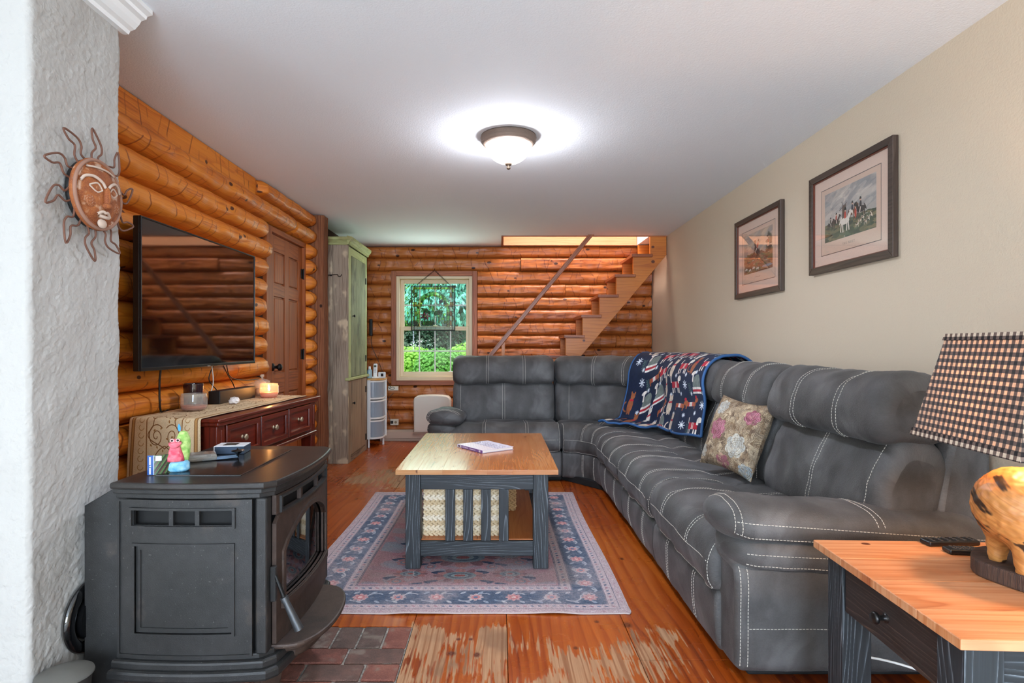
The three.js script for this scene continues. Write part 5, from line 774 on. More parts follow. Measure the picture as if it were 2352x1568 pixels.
// ---------- rug ----------
{
  const tex = canvasTex(1280, 1720, (g, W, H) => {
    const P = W / 1.585, r = rng(909), E = (x, y, a, b, c, rot = 0) => { g.fillStyle = c; g.beginPath(); g.ellipse(x, y, a, b, rot, 0, 7); g.fill(); };
    const frame = (a, b, c) => { g.fillStyle = c; g.fillRect(a * P, a * P, W - 2 * a * P, H - 2 * a * P); };
    frame(0, 0, '#b6a0a2'); frame(0.035, 0, '#b9a6a8'); frame(0.09, 0, '#465468'); frame(0.235, 0, '#b2a0a2'); frame(0.295, 0, '#b58a90');
    g.strokeStyle = '#5a5a6c'; g.lineWidth = 3; for (const a of [0.04, 0.087, 0.238, 0.29, 0.296]) g.strokeRect(a * P, a * P, W - 2 * a * P, H - 2 * a * P);
    const ringAt = (a, step, f) => { const x0 = a * P, y0 = a * P, x1 = W - a * P, y1 = H - a * P; let k = 0; for (let x = x0; x <= x1 + 1; x += (x1 - x0) / Math.round((x1 - x0) / (step * P))) { f(x, y0, 0, k); f(x, y1, 0, k++); } k = 0; const n = Math.round((y1 - y0) / (step * P)); for (let i = 1; i < n; i++) { const y = y0 + (y1 - y0) * i / n; f(x0, y, Math.PI / 2, k); f(x1, y, Math.PI / 2, k++); } };
    const flower = (x, y, s, c) => { for (let k = 0; k < 8; k++) { const a = k / 8 * 6.283; E(x + Math.cos(a) * s * 0.6, y + Math.sin(a) * s * 0.6, s * 0.36, s * 0.24, c[0], a); } E(x, y, s * 0.52, s * 0.52, c[1]); E(x, y, s * 0.28, s * 0.28, c[2]); };
    const vine = ['#9fa3ac', '#8e98a6', '#aeb0b4'];
    ringAt(0.1625, 0.085, (x, y, rot, k) => { g.strokeStyle = vine[k % 3]; g.lineWidth = 7; g.beginPath(); g.arc(x, y, 34, rot + (k % 2) * 3.1, rot + (k % 2) * 3.1 + 2.4); g.stroke(); for (const s of [-1, 1]) E(x + Math.cos(rot + 1.57) * s * 40 + 12 * s, y + Math.sin(rot + 1.57) * s * 40, 14, 7, vine[(k + 1) % 3], rot + s * 0.8); });
    ringAt(0.1625, 0.17, (x, y, rot, k) => flower(x, y, 33, k % 2 ? ['#c08d8c', '#b86a6a', '#d8b0a8'] : ['#b4a0a0', '#c07a78', '#5a6a86']));
    ringAt(0.0655, 0.034, (x, y, rot, k) => { E(x, y, 8, 5, ['#4a5670', '#a0707a', '#6a7488'][k % 3], rot + 0.6); });
    ringAt(0.266, 0.034, (x, y, rot, k) => { E(x, y, 9, 6, ['#4a5670', '#a8747c', '#70788c'][k % 3], rot + 0.5); });
    ringAt(0.018, 0.05, (x, y, rot, k) => E(x, y, 7, 4, k % 2 ? '#a9878e' : '#c4b4b6', rot));
    const cx = W / 2, fx0 = 0.31 * P, fy0 = 0.31 * P, fx1 = W - fx0, fy1 = H - fy0;
    g.save(); g.beginPath(); g.rect(fx0, fy0, fx1 - fx0, fy1 - fy0); g.clip();
    for (let i = 0; i < 90; i++) { const x = fx0 + r() * (fx1 - fx0) / 2, y = fy0 + r() * (fy1 - fy0), a = 30 + r() * 80, b = 16 + r() * 34, c = ['#97a0ae', '#a5a8b4', '#bf8c94', '#b57c86', '#8c98aa'][i % 5], t = r() * 0.8; g.globalAlpha = 0.55; E(x, y, a, b, c, t); E(W - x, y, a, b, c, -t); } g.globalAlpha = 1;
    const med = (x, y, s) => { for (let k = 0; k < 12; k++) { const a = k / 12 * 6.283; E(x + Math.cos(a) * s * 1.25, y + Math.sin(a) * s * 0.78, s * 0.42, s * 0.26, k % 2 ? '#b87c7a' : '#8a6068', a); } E(x, y, s, s * 0.62, '#7f929a'); E(x, y, s * 0.72, s * 0.44, '#566878'); E(x, y, s * 0.5, s * 0.3, '#93a3a8'); E(x, y, s * 0.28, s * 0.17, '#a85a58'); };
    for (let row = 0; row < 6; row++) { const y = fy0 + 90 + row * (fy1 - fy0 - 180) / 5; med(cx, y, row % 2 ? 64 : 96); med(cx - 205, y - 20, 44); med(cx + 205, y - 20, 44); for (const s of [-1, 1]) { flower(cx + s * 250, y + 60, 40, ['#b0787c', '#7b8798', '#c58a86']); flower(cx + s * 130, y + 110, 30, ['#8790a0', '#a86a70', '#c0a0a0']); g.strokeStyle = '#c2b0b0'; g.lineWidth = 4; g.beginPath(); g.moveTo(cx + s * 150, y + 30); g.lineTo(cx + s * 190, y); g.lineTo(cx + s * 240, y - 8); g.moveTo(cx + s * 190, y); g.lineTo(cx + s * 195, y - 50); g.stroke(); for (const [dx, dy] of [[170, 85], [110, 60], [285, 20], [90, -40]]) { E(cx + s * dx, y + dy, 30, 10, '#3b4a66', s * 0.3); E(cx + s * (dx + 14), y + dy + 10, 16, 9, '#3b4a66', -s * 0.6); } } }
    g.restore();
    weather(g, W, H, (u, v, c) => { const n = fbm(u * 9, v * 12, 9, 12, 4, 12), wv = vn(u * 640, v * 430, 640, 430, 3), st = vn(u * 60, v * 520, 60, 520, 8), fade = sstep(0.36, 0.7, n) * 0.5 + (st - 0.5) * 0.34 + (vn(u * 150, v * 200, 150, 200, 21) - 0.5) * 0.3; const k = 0.86 + 0.26 * wv; return lerp3(c, [178, 160, 158], clamp(fade * 0.9 + 0.06)).map((q) => q * k); });
  });
  const x0 = -1.0, d0 = 2.6, Wd = 1.585, L = 2.13;
  const f = (u, v) => { const e = Math.exp(-v * L / 0.06), lift = 0.006 * e * Math.max(0, Math.sin(u * 17 + 1) + 0.2 * Math.sin(u * 41)); return V(x0 + u * Wd + 0.006 * Math.sin(v * 7) * (u > 0.5 ? 1 : -1), 0.0065 + lift, -(d0 + v * L + 0.004 * Math.sin(u * 13) * e)); };
  const g = thing('area_rug', 'faded rose and blue oriental rug under the coffee table', 'rug');
  mesh('pile', thickSheet(120, 60, f, 0.005), mat(0xffffff, { map: tex, roughness: 0.95, bumpMap: noiseTex(512, 0.4, (u, v) => vn(u * 200, v * 200, 200, 200, 4)), bumpScale: 0.0008 }), g);
  const ed = []; for (let i = 0; i <= 60; i++) ed.push(f(i / 60, 0)); for (let i = 1; i <= 30; i++) ed.push(f(1, i / 30)); for (let i = 59; i >= 0; i--) ed.push(f(i / 60, 1)); for (let i = 29; i > 0; i--) ed.push(f(0, i / 30));
  mesh('binding', tube(ed.map((p) => V(p.x, p.y - 0.0025, p.z)), 0.0034, 400, 6, true), mat(0xb9aaa6, { roughness: 0.9 }), g);
}
// ---------- coffee table ----------
const wMaple = wood({ c: [0xdcae80, 0xc6884e, 0xa0602c, 0x6a3c1c], rings: 10, warp: 7, knots: 1, contrast: 0.3, fibre: 0.28, tone: 0.3, seed: 41, stain: 0.10, cu: 2 });
const wStain = wood({ c: [0x1f2428, 0x2b3136, 0x7a8187, 0x181c1f], rings: 34, warp: 13, knots: 4, kr: 0.016, contrast: 0.75, fibre: 0.3, tone: 0.2, seed: 43, power: 3, cu: 2, cv: 4 });
const mMaple = woodMat(wMaple, { roughness: 0.22, clearcoat: 0.6, clearcoatRoughness: 0.12, bumpScale: 0.0003 }), mStain = woodMat(wStain, { roughness: 0.6, bumpScale: 0.001 });
{
  const g = thing('coffee_table', 'coffee table with a glossy plank top on charcoal stained legs', 'table');
  const X0 = -0.546, X1 = 0.306, D0 = 3.05, D1 = 4.32, lx = [-0.502, 0.258], ld = [3.098, 4.27];
  const bw = [0.115, 0.13, 0.125, 0.11, 0.135, 0.12, 0.117]; let x = X0; const tone = [0xe8dccc, 0xe6d8c6, 0xe0ceb6, 0xdab898, 0xd8b088, 0xd8b48e, 0xdabc98];
  const tm = tone.map((c) => woodMat(wMaple, { color: c, roughness: 0.2, clearcoat: 0.3, clearcoatRoughness: 0.15, bumpScale: 0.0003 }));
  bw.forEach((w, i) => { mesh('top_board', grain(span(x, x + w, 0.521, 0.547, -D0, -D1, 0.0007), 'z'), tm[i], g); x += w; });
  for (const a of lx) for (const d of ld) mesh('leg', grain(span(a === lx[0] ? a : a - 0.08, a === lx[0] ? a + 0.08 : a, 0.012, 0.521, d === ld[0] ? -d : -(d - 0.08), d === ld[0] ? -(d + 0.08) : -d, 0.004), 'y'), mStain, g);
  const [i0, i1] = [lx[0] + 0.08, lx[1] - 0.08];
  for (const d of [ld[0] + 0.012, ld[1] - 0.04]) {
    mesh('apron', grain(span(i0, i1, 0.430, 0.521, -d, -(d + 0.028), 0.003), 'x'), mStain, g); mesh('bottom_rail', grain(span(i0, i1, 0.0745, 0.153, -d, -(d + 0.028), 0.003), 'x'), mStain, g);
    for (let k = 0; k < 4; k++) { const c = (i0 + i1) / 2 + (k - 1.5) * 0.0955; mesh('slat', grain(span(c - 0.026, c + 0.026, 0.153, 0.430, -(d + 0.003), -(d + 0.022), 0.003), 'y'), mStain, g); }
  }
  for (const a of [lx[0] + 0.02, lx[1] - 0.048]) { mesh('side_apron', grain(span(a, a + 0.028, 0.430, 0.521, -(ld[0] + 0.08), -(ld[1] - 0.08), 0.003), 'z'), mStain, g); mesh('side_rail', grain(span(a, a + 0.028, 0.0745, 0.138, -(ld[0] + 0.08), -(ld[1] - 0.08), 0.003), 'z'), mStain, g); }
  for (let k = 0; k < 4; k++) mesh('shelf_board', grain(span(mix(i0 - 0.03, i1 + 0.03, k / 4), mix(i0 - 0.03, i1 + 0.03, (k + 1) / 4) - 0.001, 0.139, 0.157, -(ld[0] + 0.042), -(ld[1] - 0.042), 0.002), 'z'), woodMat(wMaple, { color: 0xe0b088, roughness: 0.35, bumpScale: 0.0003 }), g);
}
// woven baskets on the shelf
{
  const cols = [0xe6d5b8, 0xd9c4a0, 0xeadcc4, 0xcfb690].map((c) => mat(c, { roughness: 0.8 }));
  const basket = (w, d, h, rows) => {
    const g = thing('woven_basket', '', 'basket'), rh = h / rows, st = new THREE.SphereGeometry(1, 9, 6), per_ = [[-w / 2, d / 2, 1, 0, w], [w / 2, d / 2, 0, -1, d], [w / 2, -d / 2, -1, 0, w], [-w / 2, -d / 2, 0, 1, d]], r = rng(61);
    mesh('lining', merge([span(-w / 2 + 0.008, w / 2 - 0.008, 0, 0.01, d / 2 - 0.008, -d / 2 + 0.008, 0), ...[[-w / 2 + 0.006, -w / 2 + 0.012, -d / 2, d / 2], [w / 2 - 0.012, w / 2 - 0.006, -d / 2, d / 2], [-w / 2, w / 2, -d / 2 + 0.006, -d / 2 + 0.012], [-w / 2, w / 2, d / 2 - 0.012, d / 2 - 0.006]].map(([a, b, c, e]) => span(a, b, 0, h - 0.01, e, c, 0))]), mat(0x9a7c58, { roughness: 0.9 }), g);
    for (let k = 0; k < rows; k++) {
      const parts = []; for (const [x, z, ux, uz, len] of per_) { const n = Math.round(len / 0.026), a = Math.atan2(-uz, ux); for (let i = 0; i < n; i++) for (const s of [-1, 1]) { const t = (i + 0.5 + (s > 0 ? 0.25 : -0.25) + (r() - 0.5) * 0.15) / n * len; parts.push(st.clone().scale(0.021, 0.0085, 0.0075 + r() * 0.003).rotateZ(s * 0.62 + (r() - 0.5) * 0.16).rotateY(a).translate(x + ux * t, (k + 0.5) * rh + s * rh * 0.24, z + uz * t)); } }
      mesh('braid', merge(parts), cols[(k * 3 + 1) % 4], g);
    }
    mesh('rim', merge(per_.flatMap(([x, z, ux, uz, len]) => { const n = Math.round(len / 0.028), a = Math.atan2(-uz, ux), o = []; for (let i = 0; i < n; i++) o.push(st.clone().scale(0.02, 0.009, 0.012).rotateZ(0.45).rotateY(a).translate(x + ux * (i + 0.5) / n * len, h + 0.002, z + uz * (i + 0.5) / n * len)); return o; })), cols[3], g);
    return g;
  };
  const b = basket(0.41, 0.30, 0.25, 9); place(b, -0.207, 0.158, -3.345); b.userData.label = 'pale woven basket behind the slats on the coffee table shelf';
  const c = b.clone(); c.name = numbered('woven_basket'); c.userData = { label: 'darker tan woven basket behind the pale basket on the coffee table shelf', category: 'basket' }; scene.add(c); place(c, -0.115, 0.158, -3.82, 0.04);
  c.traverse((o) => { if (o.isMesh && o.name !== 'lining') o.material = mat(0xb08a5c, { roughness: 0.85 }); });
  b.userData.group = c.userData.group = 'baskets on the coffee table shelf';
}
// book
{
  const g = thing('book', 'thin book with a purple spine lying on the coffee table', 'book'); place(g, -0.093, 0.548, -3.69, -0.949);
  const cover = canvasTex(512, 448, (k, W, H) => { k.fillStyle = '#cfc9d2'; k.fillRect(0, 0, W, H); for (let i = 0; i < 240; i++) { k.fillStyle = ['#8d7fa6', '#b7aec4', '#5d5a66', '#e4dfe6', '#77708a', '#9a8f7c'][i % 6]; k.beginPath(); k.ellipse((i * 97) % W, 90 + (i * 61) % (H - 90), 22, 6, (i % 7) * 0.3, 0, 7); k.fill(); } k.fillStyle = 'rgba(236,222,214,0.75)'; k.fillRect(0, 250, W, 200); k.strokeStyle = '#f4f2f6'; k.lineWidth = 9; for (let i = 0; i < 7; i++) { k.beginPath(); k.arc(60 + i * 66, 90 + (i % 3) * 40, 44, i, i + 3.4); k.stroke(); } });
  const spine = canvasTex(512, 40, (k, W, H) => { k.fillStyle = '#7a5a9a'; k.fillRect(0, 0, W, H); k.fillStyle = '#e9e6ee'; k.fillRect(0, 0, 90, H); k.fillStyle = '#4a3a5c'; k.fillRect(20, 8, 40, 24); k.fillStyle = '#f3eef8'; k.font = 'bold 26px sans-serif'; k.fillText('LAVENDER', 104, 29); k.fillRect(262, 16, 120, 9); k.fillStyle = '#e9e6ee'; k.fillRect(450, 6, 30, 28); });
  mesh('pages', box(0.278, 0.012, 0.225, 0, 0.009, -0.002, 0.001), mat(0xf1ede6, { roughness: 0.9 }), g);
  mesh('cover_back', box(0.286, 0.003, 0.236, 0, 0.0015, 0, 0.001), mat(0xb9b2c2, { roughness: 0.4 }), g);
  const cv = mesh('cover_front', box(0.286, 0.003, 0.236, 0, 0.0165, 0, 0.001), mat(0xd6d0da, { roughness: 0.35 }), g);
  mesh('cover_print', new THREE.PlaneGeometry(0.284, 0.234).rotateX(-Math.PI / 2).translate(0, 0.0183, 0), mat(0xffffff, { map: cover, roughness: 0.3 }), cv);
  const sp = mesh('spine', box(0.286, 0.018, 0.003, 0, 0.009, 0.1175, 0.001), mat(0x7a5a9a, { roughness: 0.4 }), g);
  mesh('spine_print', new THREE.PlaneGeometry(0.284, 0.0165).translate(0, 0.009, 0.1193), mat(0xffffff, { map: spine, roughness: 0.35 }), sp);
}
// ---------- side table ----------
{
  const g = thing('side_table', 'wooden side table with a charcoal drawer beside the sofa arm', 'table'); place(g, 0.985, 0, -1.545, -0.045);
  const wC = wood({ c: [0xe7b68c, 0xd59462, 0xa8603a, 0x6a3a1e], rings: 9, warp: 5, knots: 1, contrast: 0.45, fibre: 0.3, tone: 0.4, seed: 47, stain: 0.15, cu: 2 });
  const W = 0.60, h = 0.3165; let z = h; const bw = [0.14, 0.17, 0.16, 0.163];
  const tones = [0xeeddd0, 0xe6d2c4, 0xe2ccbc, 0xead8c8];
  bw.forEach((w, i) => { mesh('top_board', grain(span(0, W, 0.556, 0.58, z, z - w + 0.0006, 0.003), 'x'), woodMat(wC, { color: tones[i], roughness: 0.42, bumpScale: 0.0004 }), g); z -= w; });
  const b = (x0, x1, y0, y1, z0, z1, ax) => grain(span(x0, x1, y0, y1, z0, z1, 0.003), ax);
  for (const [x, zz] of [[0.03, 0.285], [0.03, -0.20], [W - 0.115, 0.285], [W - 0.115, -0.20]]) mesh('leg', b(x, x + 0.085, 0, 0.556, zz, zz - 0.085, 'y'), mStain, g);
  mesh('apron', b(0.115, W - 0.115, 0.40, 0.556, 0.272, 0.252, 'x'), mStain, g); mesh('apron', b(0.115, W - 0.115, 0.40, 0.556, -0.252, -0.272, 'x'), mStain, g); mesh('apron', b(W - 0.06, W - 0.04, 0.40, 0.556, 0.2, -0.2, 'z'), mStain, g);
  mesh('lower_rail', b(0.115, W - 0.115, 0.07, 0.12, 0.262, 0.236, 'x'), mStain, g);
  const wDark = wood({ c: [0x241d1b, 0x2f2724, 0x6a5646, 0x1a1413], rings: 30, warp: 12, knots: 2, contrast: 0.6, seed: 49, power: 4, cu: 2 }), mD = woodMat(wDark, { roughness: 0.55 });
  const dr = mesh('drawer', b(0.036, 0.056, 0.405, 0.548, 0.196, -0.196, 'z'), mD, g); mesh('drawer_box', b(0.056, 0.5, 0.42, 0.53, 0.18, -0.18, 'x'), mD, dr);
  const kn = mesh('knob', lathe([[0, 0.036], [0.013, 0.035], [0.017, 0.029], [0.015, 0.023], [0.007, 0.017], [0.007, 0.004], [0.014, 0.001], [0.014, 0]], 24).rotateZ(Math.PI / 2).translate(0.036, 0.478, 0.0), mat(0x3b3a3a, { metalness: 0.85, roughness: 0.3 }), dr);
}
// ---------- table lamp ----------
{
  const g = thing('table_lamp', 'table lamp with a checked shade on a carved wooden pig', 'lamp'); place(g, 1.43, 0.5805, -1.52);
  const bark = wood({ c: [0x5a3c2a, 0x3c261a, 0x1e120c, 0x8a6a4c], rings: 40, warp: 3, knots: 0, fibre: 0.8, contrast: 0.7, seed: 52, U: 0.4, Vm: 0.1 });
  const slab = []; for (let i = 0; i < 48; i++) { const a = i / 48 * 6.283, r = 1 + 0.03 * Math.sin(a * 3 + 1) + 0.015 * Math.sin(a * 7); slab.push([0.185 * r * Math.cos(a) + 0.035, 0.15 * r * Math.sin(a) + 0.02]); }
  mesh('log_slice', grain(extrude(slab, 0.042, 0.005).rotateX(-Math.PI / 2), 'y'), woodMat(bark, { roughness: 0.75, bumpScale: 0.004 }), g);
  // one carved body: capsules joined smoothly
  const cap = (p, a, b, ra, rb) => { const ab = b.clone().sub(a), t = clamp(p.clone().sub(a).dot(ab) / ab.lengthSq()); return p.distanceTo(a.clone().addScaledVector(ab, t)) - mix(ra, rb, t); }, smin = (a, b, k) => { const h = clamp(0.5 + 0.5 * (b - a) / k); return mix(b, a, h) - k * h * (1 - h); };
  const sdf = (p) => { let d = cap(p, V(-0.075, 0.198, 0), V(0.10, 0.185, 0), 0.102, 0.102); d = smin(d, cap(p, V(0.14, 0.2, 0), V(0.20, 0.185, 0), 0.07, 0.05), 0.03); d = smin(d, cap(p, V(0.20, 0.18, 0), V(0.245, 0.17, 0), 0.032, 0.028), 0.02); for (const [x, z] of [[-0.10, 0.045], [-0.09, -0.045], [0.10, 0.045], [0.11, -0.045]]) d = smin(d, cap(p, V(x, 0.15, z), V(x - 0.004, 0.050, z * 1.05), 0.036, 0.019), 0.025); for (const z of [0.035, -0.035]) d = smin(d, cap(p, V(0.165, 0.25, z), V(0.19, 0.265, z * 1.6), 0.014, 0.008), 0.012); return d + 0.0018 * N3(p.x * 40, p.y * 40, p.z * 40); };
  const pig = isoSurface(sdf, V(-0.20, 0.03, -0.12), V(0.30, 0.32, 0.12), 56); { const p = pig.attributes.position, q = pig.attributes.uv; for (let i = 0; i < p.count; i++) q.setXY(i, p.getX(i) + 0.3 * p.getZ(i) + 0.2, p.getY(i) + 0.6 * p.getZ(i) + 0.1); }
  const wPig = per(dataTex(512, 512, (u, v) => { const n = fbm(u * 4, v * 30, 4, 30, 4, 3), s = vn(u * 10, v * 200, 10, 200, 5), k = clamp(n * 0.8 + s * 0.35 - 0.1), b = sstep(0.60, 0.67, fbm(u * 10, v * 10, 10, 10, 4, 9)); return lerp3(lerp3([214, 152, 84], [150, 90, 42], k), [40, 26, 18], b * 0.9); }), 0.5, 0.5);
  mesh('carved_pig', pig, mat(0xffffff, { map: wPig, roughness: 0.45 }), g);
  const brass = mat(0x8a6238, { metalness: 0.8, roughness: 0.35 });
  mesh('neck', merge([cyl(0.011, 0.013, 0.09, -0.02, 0.318, 0.02, 18), cyl(0.006, 0.006, 0.33, -0.02, 0.5, 0.02, 10)]), brass, g);
  const hs = 0.6495, bulb = mesh('bulb', new THREE.SphereGeometry(0.03, 20, 16).translate(-0.02, 0.47, 0.02), mat(0xfff2dc, { emissive: 0xffc98a, emissiveIntensity: 3 }), g);
  const l = new THREE.PointLight(0xffc490, 0.55); l.position.set(-0.02, 0.47, 0.02); l.castShadow = true; l.shadow.radius = 1.5; g.add(l);
  const ging = dataTex(256, 256, (u, v) => { const a = (u * 8) % 1 < 0.5, b = (v * 8) % 1 < 0.5, w = 0.9 + 0.2 * vn(u * 256, v * 60, 256, 60, 3) * vn(u * 60, v * 256, 60, 256, 4); const c = a && b ? [34, 26, 26] : a || b ? [118, 98, 88] : [226, 206, 182]; return [c[0] * w, c[1] * w, c[2] * w]; }); per(ging, 0.168, 0.168);
  const mShade = mat(0xffffff, { map: ging, roughness: 1, transmission: 0.5, thickness: 0, side: THREE.DoubleSide }), mBand = mat(0xffffff, { map: ging, roughness: 1 });
  const sh = new THREE.Group(); sh.name = 'shade'; g.add(sh); sh.position.set(-0.02, 0, 0.02); sh.rotation.y = -0.12;
  const yb = 0.356, yt = 0.6495, Hb = 0.212, Ht = 0.152;
  const quad = (y0, y1, f0, f1, o) => { const parts = []; for (let k = 0; k < 4; k++) { const a = k * Math.PI / 2, g2 = thickSheet(8, 8, (u, v) => { const h = mix(f0, f1, v) + o; return V((u * 2 - 1) * h, mix(y0, y1, v), h).applyAxisAngle(V(0, 1, 0), a); }, 0.0012, (u, v) => [(u * 2 - 1) * mix(f0, f1, v), mix(y0, y1, v) * 1.03]); parts.push(g2); } return merge(parts); };
  const at = (y) => mix(Hb, Ht, (y - yb) / (yt - yb));
  mesh('fabric', quad(yb, yt, Hb, Ht, 0), mShade, sh); mesh('lower_band', quad(yb - 0.002, yb + 0.020, at(yb), at(yb + 0.02), 0.0035), mBand, sh); mesh('upper_band', quad(yt - 0.016, yt + 0.002, at(yt - 0.016), at(yt), 0.0035), mBand, sh);
  mesh('shade_spider', merge([tube([[-Ht, yt - 0.01, 0], [0, yt - 0.02, 0], [Ht, yt - 0.01, 0]], 0.002, 10, 6), tube([[0, yt - 0.01, -Ht], [0, yt - 0.02, 0], [0, yt - 0.01, Ht]], 0.002, 10, 6)]), brass, sh);
  const spiral = []; for (let i = 0; i <= 40; i++) { const a = i / 40 * 8.2, r = 0.024 * (1 - i / 60); spiral.push([-0.075 + Math.cos(a) * r + i * 0.0006, yt + 0.034 + Math.sin(a) * r, 0.02 + 0.0007 * i]); }
  mesh('curly_finial', merge([tube(spiral, 0.0048, 90, 8), tube([spiral[0], [-0.045, yt + 0.02, 0.02], [-0.03, yt + 0.006, 0.02], [-0.02, yt - 0.015, 0.02]], 0.0055, 20, 8)]), mat(0x9a6a4c, { metalness: 0.75, roughness: 0.35 }), g);
}
// remotes
{
  const remote = (label, l, w, x, z, ry) => { const g = thing('remote_control', label, 'remote', 'remotes on the side table'); place(g, x, 0.5805, z, ry); mesh('case', box(l, 0.016, w, 0, 0.008, 0, 0.006), mat(0x141415, { roughness: 0.35 }), g); for (let i = 0; i < 6; i++) for (let j = 0; j < 3; j++) mesh('button', box(0.008, 0.003, 0.007, -l / 2 + 0.02 + i * (l - 0.04) / 5, 0.0165, (j - 1) * w * 0.28, 0.001), mat(0x3a3a3c, { roughness: 0.6 }), g); return g; };
  remote('longer black remote control lying along the sofa arm on the side table', 0.165, 0.044, 1.40, -1.815, 0.05);
  remote('shorter black remote control against the lamp base', 0.10, 0.042, 1.38, -1.735, -0.12);
}
// ---------- framed prints ----------
{
  const scene1 = canvasTex(1024, 760, (g, W, H) => print(g, W, H, 0)), scene2 = canvasTex(1024, 790, (g, W, H) => print(g, W, H, 1));
  function print(g, W, H, k) {
    const r = rng(k * 31 + 5), E = (x, y, a, b, c, q = 0) => { g.fillStyle = c; g.beginPath(); g.ellipse(x, y, a, b, q, 0, 7); g.fill(); }, Ln = (x0, y0, x1, y1, w, c) => { g.strokeStyle = c; g.lineWidth = w; g.beginPath(); g.moveTo(x0, y0); g.lineTo(x1, y1); g.stroke(); };
    g.fillStyle = '#dcc3b2'; g.fillRect(0, 0, W, H);
    const m = k ? [110, 100, W - 110, H - 100] : [110, 95, W - 110, H - 95]; g.strokeStyle = '#3c3430'; g.lineWidth = 5; g.strokeRect(...[m[0], m[1], m[2] - m[0], m[3] - m[1]]); g.fillStyle = '#d3b8a4'; g.fillRect(m[0] + 3, m[1] + 3, m[2] - m[0] - 6, m[3] - m[1] - 6);
    const x0 = m[0] + 55, y0 = m[1] + 45, x1 = m[2] - 55, y1 = m[3] - 105, w = x1 - x0, h = y1 - y0;
    g.save(); g.beginPath(); g.rect(x0, y0, w, h); g.clip();
    g.fillStyle = k ? '#b3a08c' : '#a9a69f'; g.fillRect(x0, y0, w, h);
    for (let i = 0; i < 120; i++) { g.globalAlpha = 0.35; E(x0 + r() * w, y0 + r() * h * 0.55, 40 + r() * 60, 12 + r() * 22, k ? ['#c9b199', '#9c8f86', '#d6c3ac', '#8e9698'][i % 4] : ['#8d8c8c', '#c2b8ab', '#7d7f82', '#d8cdbf'][i % 4], -0.3); } g.globalAlpha = 1;
    const hz = y0 + h * (k ? 0.5 : 0.62);
    for (let i = 0; i < 300; i++) { E(x0 + r() * w, hz + 12 + r() * (y1 - hz), 26 + r() * 40, 7 + r() * 10, k ? ['#8a6248', '#6e4e3a', '#9a7454', '#6d6a4a', '#7c5540'][i % 5] : ['#5a6850', '#47543f', '#7c7454', '#3f4a3c', '#6c6a4e'][i % 5], (r() - 0.5) * 0.5); }
    const horse = (x, y, s, c, coat, fl = 1, tilt = 0) => { g.save(); g.translate(x, y); g.rotate(tilt); g.scale(fl * s, s); E(0, 0, 46, 21, c); E(44, -26, 13, 26, c, 0.7); E(62, -46, 19, 9, c, 0.5); E(-44, -8, 6, 26, c, 0.5); for (const [a, b] of [[-34, -44], [-22, -18], [24, 18], [36, 44]]) Ln(a, 8, b, 62, 9, c); E(4, -34, 11, 24, coat); E(6, -64, 8, 9, '#c79a7c'); g.fillStyle = '#1c1a1a'; g.fillRect(-3, -82, 17, 15); g.fillRect(-8, -70, 27, 4); Ln(4, -16, 14, 20, 9, '#d8cfc0'); g.restore(); };
    if (k) { for (let i = 0; i < 40; i++) E(x1 - 30 - r() * 110, y0 + 60 + r() * 170, 22, 14, ['#4e5a52', '#3c4844', '#6a6a58', '#5a4a3c'][i % 4]); horse(x0 + w * 0.47, y0 + h * 0.46, 1.45, '#2b2524', '#b9402e', -1, 0.5); E(x0 + w * 0.85, y0 + h * 0.42, 30, 22, '#c9a288'); E(x0 + w * 0.86, y0 + h * 0.34, 9, 18, '#b5402e'); for (let i = 0; i < 4; i++) { const dx = x0 + 60 + i * 95, dy = y1 - 55 + (i % 2) * 16; E(dx, dy, 34, 11, '#d9cdbd', -0.15); E(dx + 34, dy - 12, 12, 8, '#5d463a'); Ln(dx - 20, dy, dx - 34, dy + 24, 5, '#d9cdbd'); Ln(dx + 20, dy, dx + 34, dy + 22, 5, '#d9cdbd'); } E(x1 - 120, y1 - 40, 120, 14, '#8a8d92'); }
    else { g.fillStyle = '#5c4a40'; g.fillRect(x0 + w * 0.37, y0 + h * 0.36, 54, 110); Ln(x0 + w * 0.31, y0 + h * 0.44, x0 + w * 0.46, y0 + h * 0.33, 7, '#5a5048'); Ln(x0 + w * 0.36, y0 + h * 0.28, x0 + w * 0.42, y0 + h * 0.5, 7, '#5a5048'); horse(x0 + w * 0.12, y0 + h * 0.66, 0.8, '#3a332f', '#4a4238'); horse(x0 + w * 0.24, y0 + h * 0.63, 0.9, '#463a34', '#b04030'); horse(x0 + w * 0.56, y0 + h * 0.56, 1.1, '#6a4a34', '#2e3a4a'); horse(x0 + w * 0.73, y0 + h * 0.56, 1.2, '#2c2624', '#2b2a2e', -1); horse(x0 + w * 0.42, y0 + h * 0.68, 1.35, '#ded6c8', '#b8402e'); E(x0 + w * 0.63, y0 + h * 0.6, 13, 40, '#b8402e'); E(x0 + w * 0.63, y0 + h * 0.5, 9, 10, '#c79a7c'); for (let i = 0; i < 6; i++) { const dx = x0 + w * (0.66 + 0.05 * i), dy = y0 + h * (0.82 - 0.05 * (i % 3)); E(dx, dy, 22, 9, '#cfc4b2', 0.2 * i); E(dx - 6, dy - 3, 10, 6, '#6a5040', 0.2 * i); E(dx + 18, dy - 12, 8, 6, i % 2 ? '#5a4438' : '#a89880'); Ln(dx - 14, dy + 6, dx - 16, dy + 26, 5, '#cfc4b4'); Ln(dx + 14, dy + 6, dx + 16, dy + 26, 5, '#cfc4b4'); } }
    g.restore();
    if (!k) { g.fillStyle = '#6a5a4e'; g.font = '24px serif'; g.textAlign = 'center'; g.fillText('T H E   M E E T.', W / 2, y1 + 58); } else { g.fillStyle = '#8a7868'; g.fillRect(W / 2 - 60, y1 + 50, 120, 4); }
